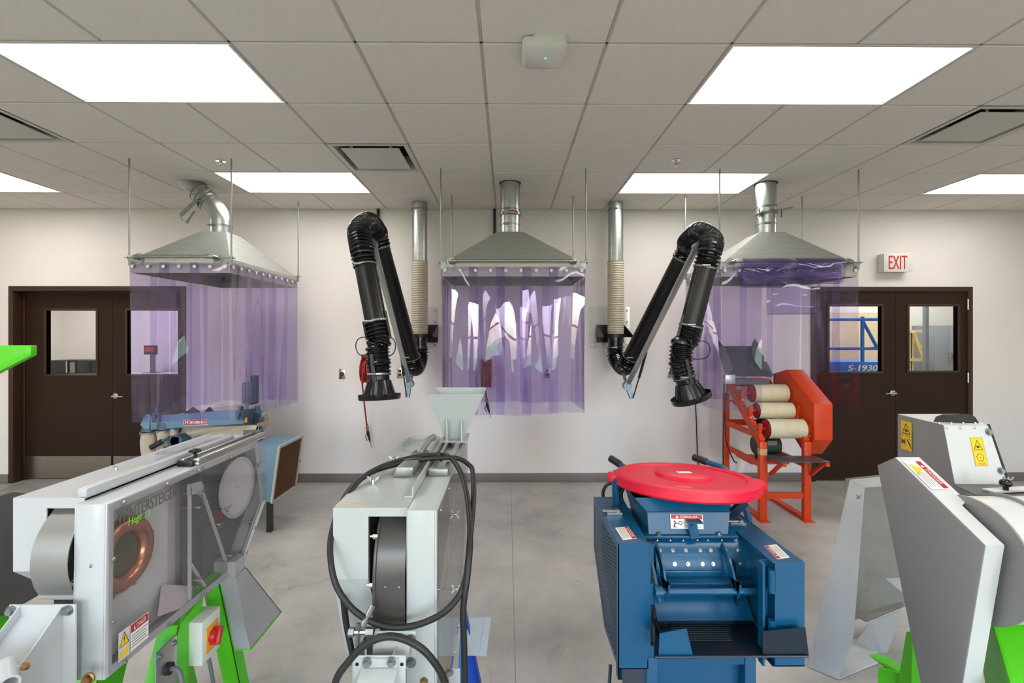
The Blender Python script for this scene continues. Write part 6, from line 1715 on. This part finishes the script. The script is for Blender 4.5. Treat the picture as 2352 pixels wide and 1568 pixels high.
# outfeed shelf, motor
zs = A(1750, 1056, 4.08).z
build('outfeed_shelf', MB().box(fx0 + .02, fx1 + .06, 3.99, 4.2, zs, zs + .006), 'tray_grey', TE, bevel=.002)
for x in (fx0 + .06, fx1 + .03):
    build('shelf_brace', MB().bar((x, 4.02, zs - .012), (x, 4.20, zs - .16), .026, .026, up=(0, 1, 1)), 'orange_paint', TE)
    build('shelf_arm', MB().box(x - .015, x + .015, 3.98, 4.2, zs - .032, zs - .001), 'orange_paint', TE)
m = MB(); m.cyl((fx0 + .10, 4.55, .60), (fx0 + .32, 4.55, .60), .085, n=28); m.box(fx0 + .13, fx0 + .28, 4.46, 4.60, .46, .53); build('motor', m, 'motor_green', TE, smooth=40)
build('motor_shelf', MB().box(fx0 + .02, fx1 - .02, 4.45, 4.75, .44, .46), 'orange_paint', TE)
build('motor_plate', MB().box(fx0 + .17, fx0 + .26, 4.445, 4.459, .62, .66), 'grey_print', TE)
build('belt_panel', MB().box(fx1 - .19, fx1 - .03, 4.70, 4.705, .55, .86), 'dark_void', TE)
# infeed tray at the top
h = [A(1660, 880, 4.55), A(1777, 864, 4.55), A(1735, 778, 4.95), A(1660, 795, 4.95)]
zt0 = A(1720, 864, 4.60).z; zt1 = A(1700, 795, 4.79).z
xt0, xt1 = A(1684, 864, 4.6).x, A(1772, 864, 4.6).x
build('infeed_tray', MB().plate([(xt0, 4.60, zt0), (xt1, 4.60, zt0), (xt1 - .04, 4.79, zt1), (xt0 - .02, 4.79, zt1)], .004), 'tray_grey', TE)
sd = [(1727, 791), (1734, 777), (1742, 790), (1739, 801), (1756, 820), (1753, 832), (1760, 829), (1777, 862), (1771, 866), (1756, 864), (1728, 817)]
build('tray_side', MB().plate([A(x, y, 4.72 - (y - 777) * .0012) for x, y in sd], .006), 'tray_grey', TE)
sd = [(1650, 781), (1662, 795), (1676, 822), (1692, 880), (1671, 868), (1653, 818)]
build('tray_side', MB().plate([A(x, y, 4.72 - (y - 777) * .0012) for x, y in sd], .006), 'tray_grey', TE)
build('tray_hinge', MB().box(xt0 - .10, xt0 + .0, 4.55, 4.60, zt0 - .07, zt0 + .02), 'stainless', TE, bevel=.004)
build('tray_bar', MB().box(xt0 + .02, xt1 - .02, 4.60, 4.64, zt0 - .08, zt0 - .03), 'tray_grey', TE)
build('adjust_rod', MB().cyl((fx0 - .02, by - .05, .98), (fx0 + .10, by - .08, .98), .010, n=10), 'orange_paint', TE, smooth=40)
build('hand_wheel', MB().lathe([(.01, -.012), (.035, -.012), (.045, 0), (.035, .012), (.01, .012)], (fx0 + .06, by - .07, .98), (1, 0, 0), n=20), 'orange_paint', TE, smooth=40)
ce = thing('power_cable', 'two black cables hanging beside the orange separator', 'cable', (2.2, 4.6, .4))
build('cable_strand', MB().tube(spline([A(1662, 870, 4.6), A(1664, 930, 4.55), A(1661, 1000, 4.5), A(1661, 1065, 4.5), A(1662, 1120, 4.55)], 6), .006, 8), 'black_rubber', ce, smooth=60)
build('cable_strand', MB().tube(spline([A(1672, 880, 4.6), A(1666, 940, 4.55), A(1668, 1010, 4.52), A(1684, 1055, 4.58), A(1692, 1062, 4.66)], 6), .006, 8), 'black_rubber', ce, smooth=60)
# ------------------------------------------------------------------ gravity table under the left hood
mat('slate_blue', (112, 144, 164), 0.42, noise=0.04, nscale=6, spec=0.4)
mat('slate_dark', (66, 92, 110), 0.45, noise=0.05)
mat('canvas', (198, 184, 160), 0.9, noise=0.06, nscale=14, bump=0.3, bscale=25)
mat('filter_brown', (92, 58, 34), 0.9, noise=0.25, nscale=60, bump=0.4, bscale=220)
TG = thing('gravity_table', 'blue-grey seed gravity table with canvas skirt under the left hood', 'machine', (-2.6, 4.45, 0))
Yt = 4.02
a0, a1, a2, a3 = at(345, 956, Y=Yt), at(560, 940, Y=Yt), at(560, 973, Y=Yt), at(345, 987, Y=Yt)
build('deck_rail', MB().loft([a0, a1, a2, a3], [p + Vector((0, .03, 0)) for p in (a0, a1, a2, a3)]), 'slate_blue', TG, bevel=.004)
b1 = at(598, 938, Y=4.25); b2 = at(598, 962, Y=4.25)
build('deck_rail', MB().loft([a1, b1, b2, a2], [p + Vector((-.02, .02, 0)) for p in (a1, b1, b2, a2)]), 'slate_dark', TG)
m = MB(); m.loft([a0 + Vector((0, .03, -.02)), a1 + Vector((0, .03, -.02)), a1 + Vector((-.30, .85, -.06)), a0 + Vector((-.02, .85, -.06))], [a0 + Vector((0, .03, -.04)), a1 + Vector((0, .03, -.04)), a1 + Vector((-.30, .85, -.08)), a0 + Vector((-.02, .85, -.08))])
build('deck_screen', m, mat('deck_pale', (222, 218, 212), 0.6, noise=0.03), TG)
for px, w in ((440, .09), (478, .06)):
    p = at(px, 945, Y=4.08); m = MB(); m.prism([(p.x - w, p.z - .03), (p.x, p.z + .035), (p.x + w, p.z - .03)], 'Y', 4.08, 4.11); build('foam_wedge', m, 'black_rubber', TG)
e = [at(322, 975, Y=4.0), at(335, 950, Y=4.05), at(346, 952, Y=4.05), at(342, 985, Y=4.0), at(330, 983, Y=4.0)]
build('end_spout', MB().plate(e, .06), 'slate_blue', TG)
d = Decal(at(422, 977, Y=Yt - .002), (1, 0, .03), (0, 0, 1)); w = at(478, 965, Y=Yt).x - at(422, 965, Y=Yt).x; h = .046
d.rect('red_print', .004, .004, w - .004, h - .004); d.text('white_print', 'FORSBERG', .012, .012, w - .024, h - .022, .0016, bold=.003)
d.make('name_plate', w, h, 'white_print', TG, names={'red_print': 'red_field', 'white_print': 'lettering'}, label='red name plate with white lettering')
for px, py, Y in ((361, 955, Yt - .01), (553, 950, Yt - .01), (592, 948, 4.2)):
    p = at(px, py, Y=Y); m = MB(); m.box(p.x - .03, p.x + .03, p.y - .02, p.y + .01, p.z - .05, p.z + .03); m.cyl(p + Vector((0, -.02, 0)), p + Vector((0, -.045, 0)), .016, n=10); m.cyl(p + Vector((0, 0, .03)), p + Vector((0, 0, .06)), .02, n=8)
    build('deck_clamp', m, 'slate_dark', TG, bevel=.002)
p = at(564, 960, Y=Yt - .005); build('caution_tag', MB().plate([at(558, 971, Y=4.03), at(568, 969, Y=4.03), at(568, 958, Y=4.03), at(558, 960, Y=4.03)], .002), 'orange_print', TG)
# canvas skirt with folds
def skirt(x0, x1, y, z0, z1, seed):
    rnd = random.Random(seed); g = []
    for i in range(9):
        t = i / 8; g.append([(x0 + (x1 - x0) * j / 24, y + .02 * math.sin(j * .9 + 2.2 * t + seed) * t + .018 * math.sin(t * 9 + j * .35), z1 + (z0 - z1) * t + .012 * (j / 24) ) for j in range(25)])
    return MB().sheet(g, .003)
xA, xB = at(415, 980, Y=4.10).x, at(590, 975, Y=4.10).x
build('canvas_skirt', skirt(xA, xB, 4.10, at(415, 1016, Y=4.1).z, at(415, 980, Y=4.1).z, 1), 'canvas', TG, smooth=60)
m = MB(); q0 = Vector((xB, 4.10, 0)); g = []
for i in range(7):
    t = i / 6; g.append([(xB - .26 * j / 10 + .012 * math.sin(j + 6 * t), 4.10 + .7 * j / 10, at(590, 975, Y=4.1).z + .01 - .14 * t) for j in range(11)])
build('canvas_skirt', MB().sheet(g, .003), 'canvas', TG, smooth=60)
for px0, px1, py0, py1 in ((326, 357, 992, 1062), (361, 392, 988, 1058), (391, 408, 985, 1040)):
    c0 = at((px0 + px1) / 2, py0, Y=4.05); c1 = at((px0 + px1) / 2, py1 + 60, Y=4.05); r = (px1 - px0) / 2 * 4.05 / F_PX
    m = MB(); pts = [c0.lerp(c1, k / 7) for k in range(8)]; m.tube(pts, [r * (.95 + .12 * math.sin(k * 1.7 + px0)) for k in range(8)], 16, caps=False); build('canvas_sleeve', m, 'canvas', TG, smooth=60)
    build('sleeve_clamp', MB().ring(c0 + Vector((0, 0, -.012)), c0 + Vector((0, 0, .004)), r + .006, r - .01, n=20), 'zinc', TG, smooth=40)
    build('spout_neck', MB().cyl(c0 + Vector((0, 0, .002)), c0 + Vector((0, .01, .06)), r * .9, n=18), 'slate_dark', TG, smooth=40)
p0, p1 = at(346, 1028, Y=3.95), at(388, 1004, Y=3.98)
m = MB(); m.cyl(p0, p0.lerp(p1, .62), .022, n=14); build('lever_grip', m, 'black_rubber', TG, smooth=40)
build('lever_rod', MB().cyl(p0.lerp(p1, .6), p1, .012, n=10), 'slate_dark', TG, smooth=40)
p = at(402, 1012, Y=4.0); m = MB(); m.box(p.x - .05, p.x + .05, 3.98, 4.08, p.z - .06, p.z + .04); m.cyl(p + Vector((.02, -.02, 0)), p + Vector((.02, .12, 0)), .05, n=20); m.box(p.x - .10, p.x + .14, 4.0, 4.1, p.z - .10, p.z - .05); build('tilt_gearbox', m, 'slate_dark', TG, bevel=.004)
build('body', MB().prism([(-3.0, 4.14), (-2.19, 4.14), (-2.50, 4.9), (-3.0, 4.9)], 'Z', .10, .76), 'slate_dark', TG, bevel=.006)
build('skirt_frame', MB().prism([(at(420, 1022, Y=4.1).x, 4.11), (at(600, 1016, Y=4.1).x, 4.11), (-2.46, 4.85), (at(420, 1022, Y=4.1).x, 4.85)], 'Z', .74, .79), 'slate_blue', TG, bevel=.003)
for x, y in ((-2.94, 4.2), (-2.94, 4.84), (-2.28, 4.2), (-2.56, 4.84)):
    if True: build('foot', MB().box(x - .05, x + .05, y - .05, y + .05, 0, .10), 'black_paint', TG)
p0, p1 = at(587, 948, Y=4.12), at(592, 1006, Y=4.12); build('support_rod', MB().cyl(p0, p1, .011, n=10), 'black_paint', TG, smooth=40)
for px, py in ((601, 963), (597, 984), (590, 958)):
    p = at(px, py, Y=4.18); m = MB(); m.cyl(p + Vector((-.04, 0, 0)), p + Vector((.015, 0, 0)), .022, n=14); build('adjust_knob', m, 'slate_dark', TG, smooth=40)
c0, c1 = at(575, 948, Y=4.75), at(600, 880, Y=4.75)
build('control_post', MB().box(at(582, 900, Y=4.75).x - .03, at(582, 900, Y=4.75).x + .03, 4.75, 4.80, .70, 1.25), 'slate_dark', TG)
build('control_box', MB().box(at(562, 900, Y=4.72).x, at(586, 900, Y=4.72).x, 4.66, 4.74, at(570, 925, Y=4.72).z, at(570, 878, Y=4.72).z), 'slate_dark', TG, bevel=.006)
# blower intake box with a brown filter, on the right
f = [at(642, 1026, Y=3.9), at(684, 998, Y=4.34), at(681, 1118, Y=4.34), at(625, 1152, Y=3.9)]
bk = [Vector((-2.15, 3.93, f[0].z)), Vector((-2.15, 4.40, f[0].z)), Vector((-2.15, 4.40, f[3].z)), Vector((-2.15, 3.93, f[3].z))]
for k in range(4): f[k].x = (-1.868 if k < 2 else -1.925); 
f = [Vector((-1.868, 3.9, .737)), Vector((-1.868, 4.33, .737)), Vector((-1.928, 4.33, .288)), Vector((-1.928, 3.9, .288))]
build('intake_box', MB().loft([f[0], f[1], f[2], f[3]], bk), 'slate_blue', TG, bevel=.003)
ctr = sum(f, Vector()) / 4; nf = (f[1] - f[0]).cross(f[3] - f[0]).normalized(); nf = nf if nf.x > 0 else -nf
fi = [ctr + (p - ctr) * .93 + nf * .004 for p in f]
build('filter_mat', MB().plate([p - nf * .001 for p in fi], .003, flip=((fi[1] - fi[0]).cross(fi[3] - fi[0]).x < 0)), 'filter_brown', TG)
for i in range(4): build('filter_frame', MB().bar(f[i] + nf * .004, f[(i + 1) % 4] + nf * .004, .022, .016, up=nf), 'galv_band', TG)
for i, t in ((3, .5), (1, .5)):
    p = f[i].lerp(f[(i + 1) % 4], t) + nf * .01; m = MB(); m.ball(p, .012, 8); build('frame_knob', m, 'zinc', TG, smooth=60)
build('intake_duct', MB().box(-2.22, -2.14, 3.98, 4.30, .32, .70), 'slate_dark', TG)
build('intake_leg', MB().box(-2.02, -1.98, 4.0, 4.04, 0, .30), 'black_paint', TG)

# ------------------------------------------------------------------ fittings on the wall
def outlet(px0, py0, px1, py1, label, rnd):
    a, b = at(px0, py0, Y=YF), at(px1, py1, Y=YF)
    t = thing('wall_outlet', label, 'outlet', ((a.x + b.x) / 2, YF, b.z), 'steel outlets on the far wall')
    build('cover_plate', MB().box(a.x, b.x, YF - .006, YF - .0005, b.z, a.z), 'kick_steel', t, bevel=.002)
    c = Vector(((a.x + b.x) / 2, YF - .006, (a.z + b.z) / 2))
    if rnd:
        build('socket', MB().cyl(c, c + Vector((0, -.006, 0)), .024, n=24), 'black_rubber', t, smooth=40)
        build('socket_pin', MB().cyl(c + Vector((0, -.0062, 0)), c + Vector((0, -.0075, 0)), .008, n=12), 'grey_print', t)
    else:
        for s in (-1, 1): build('socket', MB().prism([(p[0] + c.x, p[1] + c.z + s * .022) for p in rrect(-.016, .016, -.014, .014, .008)], 'Y', YF - .009, YF - .006), 'black_rubber', t)
    for s in (-1, 1):
        m = MB(); screw(m, c + Vector((0, 0, s * (a.z - b.z) * .42)), (0, -1, 0), .004, .002); build('screw_head', m, 'chrome', t)
outlet(779, 847, 793, 870, 'round black outlet in a steel plate left of the left fume arm', True)
outlet(912, 844, 925, 868, 'steel outlet plate just behind the left fume arm bar', False)
outlet(1534, 844, 1547, 867, 'steel outlet plate behind the right fume arm funnel', True)
outlet(1250, 843, 1264, 868, 'steel outlet plate seen through the centre strip curtain', False)

mat('reel_red', (176, 24, 30), 0.4, noise=0.06)
mat('hose_red', (156, 40, 36), 0.5, noise=0.06)
def hose_reel(px, py, label, hx, hy):
    c = at(px, py, Y=YF - .21)
    t = thing('hose_reel', label, 'hose reel', (c.x, YF, c.z - .2), 'red air hose reels on the far wall')
    m = MB(); m.box(c.x - .05, c.x + .05, YF - .012, YF - .0005, c.z - .12, c.z + .16); m.box(c.x - .055, c.x - .05, YF - .26, YF - .012, c.z - .04, c.z + .17); m.box(c.x + .05, c.x + .055, YF - .26, YF - .012, c.z - .04, c.z + .17)
    m.box(c.x - .055, c.x + .055, YF - .27, YF - .2, c.z + .145, c.z + .16)
    build('reel_bracket', m, 'reel_red', t, bevel=.002)
    for s in (-1, 1): build('reel_flange', MB().lathe([(.02, 0), (.135, 0), (.14, .006), (.14, .010), (.02, .004)], c + Vector((s * .042, 0, 0)), (s, 0, 0), n=32), 'reel_red', t, smooth=40)
    build('reel_hub', MB().cyl(c + Vector((-.04, 0, 0)), c + Vector((.04, 0, 0)), .06, n=24), 'reel_red', t, smooth=40)
    for k in range(5): build('hose_coil', MB().torus(c + Vector((-.032 + .016 * k, 0, -.005 - .008 * (k % 2))), (1, .05 * (k - 2), .04), .11 + .006 * (k % 3), .009, 36, 8), 'hose_red', t, smooth=60)
    e = at(hx, hy, Y=YF - .12)
    pth = spline([c + Vector((-.01, -.125, .03)), c + Vector((-.02, -.135, -.1)), Vector((e.x - .012, YF - .2, (e.z + c.z) / 2)), Vector((e.x, YF - .13, e.z))], 8)
    build('hose_tail', MB().tube(pth, .009, 8), 'hose_red', t, smooth=60)
    d = (pth[-1] - pth[-3]).normalized()
    build('coupling', MB().tube([e - d * .01, e + d * .02, e + d * .02, e + d * .055, e + d * .055, e + d * .07], [.011, .011, .016, .016, .011, .011], 10), 'brass', t, smooth=30)
    g = e + d * .07
    build('blow_gun', MB().tube([g, g + d * .03, g + d * .08 + Vector((.006, 0, 0)), g + d * .13 + Vector((.012, 0, 0))], [.014, .016, .013, .008], 10), 'black_rubber', t, smooth=50)
    build('gun_nozzle', MB().tube([g + d * .13 + Vector((.012, 0, 0)), g + d * .20 + Vector((.022, 0, 0))], .0035, 6), 'brass', t)
    build('gun_trigger', MB().tube(spline([g + d * .04 + Vector((-.012, 0, 0)), g + d * .07 + Vector((-.03, 0, 0)), g + d * .12 + Vector((-.02, 0, 0))], 4), .004, 6), 'black_rubber', t)
hose_reel(845, 850, 'red air hose reel on the wall behind the left fume arm funnel', 843, 975)
hose_reel(1117, 862, 'red air hose reel seen through the centre strip curtain', 1117, 912)

def wall_pipe(px, py1, label):
    a = at(px, 484, Y=YF - .02); b = at(px, py1, Y=YF - .02)
    t = thing('air_pipe', label, 'pipe', (a.x, YF, b.z), 'black air pipes on the far wall')
    build('pipe_run', MB().tube([Vector((a.x, YF - .03, ZC - .001)), Vector((a.x, YF - .03, b.z)), Vector((a.x, YF - .02, b.z - .02)), Vector((a.x, YF - .001, b.z - .025))], .016, 10), 'black_paint', t, smooth=50)
    build('pipe_strap', MB().box(a.x - .03, a.x + .03, YF - .048, YF - .0005, b.z + .12, b.z + .14), 'zinc', t)
wall_pipe(869, 800, 'black vertical air pipe on the wall behind the left fume arm')
wall_pipe(1136, 640, 'black vertical air pipe on the wall behind the centre hood')
wc = thing('power_cable', 'thin black cord hanging down the wall below the right fume arm funnel', 'cable', (2.1, YF - .02, 0))
build('cable_strand', MB().tube(spline([at(1545, 862, Y=YF - .02), at(1572, 872, Y=YF - .05), at(1594, 910, Y=YF - .03), at(1599, 960, Y=YF - .02), at(1602, 1040, Y=YF - .02), at(1606, 1098, Y=YF - .03)], 6), .006, 8), 'black_rubber', wc, smooth=60)

# ------------------------------------------------------------------ seen through the door windows
mat('counter_white', (226, 224, 218), 0.5)
mat('wood_pine', (214, 184, 128), 0.7, noise=0.08, nscale=5, stretch=(1, 1, 8))
mat('lift_blue', (20, 104, 186), 0.4, noise=0.04)
mat('cabinet_grey', (128, 132, 136), 0.45, noise=0.03)
mat('tan_board', (196, 178, 146), 0.8, noise=0.05)
mat('screen_black', (16, 17, 20), 0.25)
ct = thing('office_counter', 'white counter in the office behind the left double door', 'counter', (-6.6, 8.6, 0))
build('counter_top', MB().box(-8.24, -4.2, 8.28, 8.89, .94, .98), 'counter_white', ct, bevel=.004)
for i in range(5): build('counter_door', MB().box(-8.2 + .8 * i, -7.42 + .8 * i, 8.32, 8.34, .10, .93), 'counter_white', ct, bevel=.003)
build('counter_base', MB().box(-8.24, -4.2, 8.341, 8.88, 0, .939), 'counter_white', ct)
mw = thing('microwave', 'black microwave oven seen through the left door window', 'microwave', (-7.7, 8.5, .981))
x0, x1 = at(112, 850, Y=8.35).x, at(172, 850, Y=8.35).x
build('case', MB().box(x0, x1, 8.37, 8.75, .981, 1.215), 'black_paint', mw, bevel=.006)
build('oven_door', MB().box(x0 + .005, x0 + (x1 - x0) * .72, 8.355, 8.37, .99, 1.21), 'screen_black', mw, bevel=.003)
build('door_handle', MB().cyl((x0 + (x1 - x0) * .70, 8.345, 1.0), (x0 + (x1 - x0) * .70, 8.345, 1.2), .014, n=10), 'chrome', mw, smooth=40)
build('key_pad', MB().box(x0 + (x1 - x0) * .78, x1 - .015, 8.362, 8.3695, 1.0, 1.18), 'grey_print', mw)
to = thing('toaster_oven', 'dark toaster oven beside the microwave behind the left door', 'toaster oven', (-7.3, 8.5, .981))
x2, x3 = x1 + .02, at(221, 850, Y=8.35).x
build('case', MB().box(x2, x3 - .03, 8.37, 8.68, .981, 1.215), 'black_paint', to, bevel=.006)
build('oven_door', MB().box(x2 + .01, x3 - .11, 8.358, 8.369, 1.0, 1.19), 'screen_black', to, bevel=.003)
mo = thing('monitor', 'dark monitor on a stand seen through the left strip curtain and door window', 'monitor', (-6.2, 8.6, .981))
c = at(345, 803, Y=8.5); p = at(330, 793, Y=8.5); q = at(359, 814, Y=8.5)
build('screen', MB().box(p.x, q.x, 8.5, 8.54, q.z, p.z), 'screen_black', mo, bevel=.004)
build('screen_glow', MB().box(p.x + .02, q.x - .02, 8.494, 8.4995, q.z + .05, p.z - .03), 'red_print', mo)
build('stand', MB().box(c.x - .035, c.x + .035, 8.54, 8.58, .99, q.z + .05), 'grey_print', mo)
build('stand_base', MB().box(c.x - .1, c.x + .1, 8.45, 8.68, .981, .992), 'grey_print', mo)

sl = thing('scissor_lift', 'blue scissor lift behind the right double door', 'lift', (5.0, 7.2, 0))
Ys = 7.0
def zz_(py): return at(2000, py, Y=Ys).z
xl0, xl1 = at(1900, 750, Y=Ys).x, at(2070, 750, Y=Ys).x
xp_ = at(1983, 750, Y=Ys).x
lettr = zz_(850)
build('platform', MB().box(xl0, xl1, Ys, Ys + .75, zz_(856) - .08, zz_(831)), 'lift_blue', sl, bevel=.006)
m = MB(); a = at(1947, 851, Y=Ys); b = at(2014, 838, Y=Ys); add_text(m, 'S-1930', (a.x, Ys - .001, a.z), (1, 0, 0), (0, 0, 1), b.x - a.x, b.z - a.z, .001, slant=.2, bold=.008); build('lettering', m, 'white_print', sl)
for py in (733, 800):
    build('guard_rail', MB().cyl((xl0, Ys + .02, zz_(py)), (xl1, Ys + .02, zz_(py)), .025, n=12), 'lift_blue', sl, smooth=40)
for x in (xl0 + .02, xp_, xl1 - .02): build('rail_post', MB().cyl((x, Ys + .02, zz_(831)), (x, Ys + .02, zz_(727)), .025, n=12), 'lift_blue', sl, smooth=40)
build('rail_brace', MB().cyl((xp_, Ys + .02, zz_(735)), (at(2018, 800, Y=Ys).x, Ys + .02, zz_(800)), .022, n=12), 'lift_blue', sl, smooth=40)
build('scissor_stack', MB().box(xl0 + .1, xl1 - .1, Ys + .15, Ys + .6, .35, zz_(856) - .081), 'lift_blue', sl)
build('chassis', MB().box(xl0, xl1, Ys + .02, Ys + .72, .15, .35), 'lift_blue', sl, bevel=.01)
for x in (xl0 + .2, xl1 - .2):
    for y in (Ys + .08, Ys + .66): build('wheel', MB().cyl((x, y - .04, .15), (x, y + .04, .15), .15, n=24), 'black_rubber', sl, smooth=40)
bd = thing('board_stack', 'tan boards leaning on the store room wall behind the blue lift', 'boards', (6.3, 9.4, 0))
build('board', MB().box(at(1890, 750, Y=9.35).x, at(2035, 750, Y=9.35).x, 9.36, 9.40, 0, 2.1), 'tan_board', bd)
build('board', MB().box(at(1890, 800, Y=9.2).x, at(2030, 800, Y=9.2).x, 9.30, 9.34, 0, 1.62), 'tan_board', bd)
wr = thing('wooden_rack', 'pale wooden rack seen through the right door window', 'rack', (7.4, 8.6, 0))
Yw = 8.5; W = lambda px, py: at(px, py, Y=Yw)
for p0, p1 in (((2094, 764), (2094, 900)), ((2098, 762), (2122, 830)), ((2098, 850), (2098, 762)), ((2090, 795), (2124, 795)), ((2090, 826), (2124, 826)), ((2090, 762), (2124, 760))):
    jj = .012 * (p0[0] + p0[1]) % .06; a, b = W(*p0) + Vector((0, jj, 0)), W(*p1) + Vector((0, jj, 0)); build('rack_post' if p0[0] == p1[0] else 'rack_brace', MB().bar(a, b, .05, .03, up=(0, 1, 0)), 'wood_pine', wr)
build('rack_leg', MB().box(W(2094, 800).x - .03, W(2094, 800).x + .03, Yw + .08, Yw + .13, 0, W(2094, 764).z), 'wood_pine', wr)
gb = thing('green_bag', 'green bag stored on the pale wooden rack', 'bag', (7.6, 8.7, 1.4))
c = W(2114, 786); build('bag_body', MB().ball(c + Vector((0, .25, 0)), .13, 16, (1, .7, .8)), 'green_paint', gb, smooth=60)
build('bag_strap', MB().tube(spline([c + Vector((-.1, .2, .0)), c + Vector((0, .2, .12)), c + Vector((.1, .2, .0))], 5), .012, 6), 'black_rubber', gb)
build('rack_shelf', MB().box(W(2085, 800).x, W(2124, 800).x, Yw + .05, Yw + .5, c.z - .115, c.z - .095), 'wood_pine', wr)
stp = at(2126, 750, Y=8.0)
sp = thing('steel_post', 'grey steel column seen through the right door window', 'column', (stp.x, 8.0, 0))
build('column_shaft', MB().box(stp.x - .03, stp.x + .03, 7.97, 8.03, 0, 3.49), 'cabinet_grey', sp, bevel=.006)
build('column_base', MB().box(stp.x - .08, stp.x + .08, 7.92, 8.08, 0, .012), 'cabinet_grey', sp)
cb = thing('steel_cabinet', 'grey two-door steel cabinet seen through the right door window', 'cabinet', (8.3, 9.1, 0))
Yk = 8.9; x0, x1 = at(2146, 750, Y=Yk).x, at(2146, 750, Y=Yk).x + .95; zk = at(2160, 747, Y=Yk).z
build('body', MB().box(x0, x1, Yk + .02, Yk + .5, .0, zk), 'cabinet_grey', cb, bevel=.005)
xm = at(2182, 800, Y=Yk).x
for a, b, hx in ((x0 + .005, xm - .002, xm - .03), (xm + .002, x1 - .005, xm + .03)):
    dd = build('door', MB().box(a, b, Yk, Yk + .019, .03, zk - .01), 'cabinet_grey', cb, bevel=.003)
    zc_ = at(2180, 817, Y=Yk).z; build('handle', MB().tube([(hx, Yk, zc_ + .05), (hx, Yk - .03, zc_ + .05), (hx, Yk - .03, zc_ - .05), (hx, Yk, zc_ - .05)], .010, 8), 'chrome', dd, smooth=40)
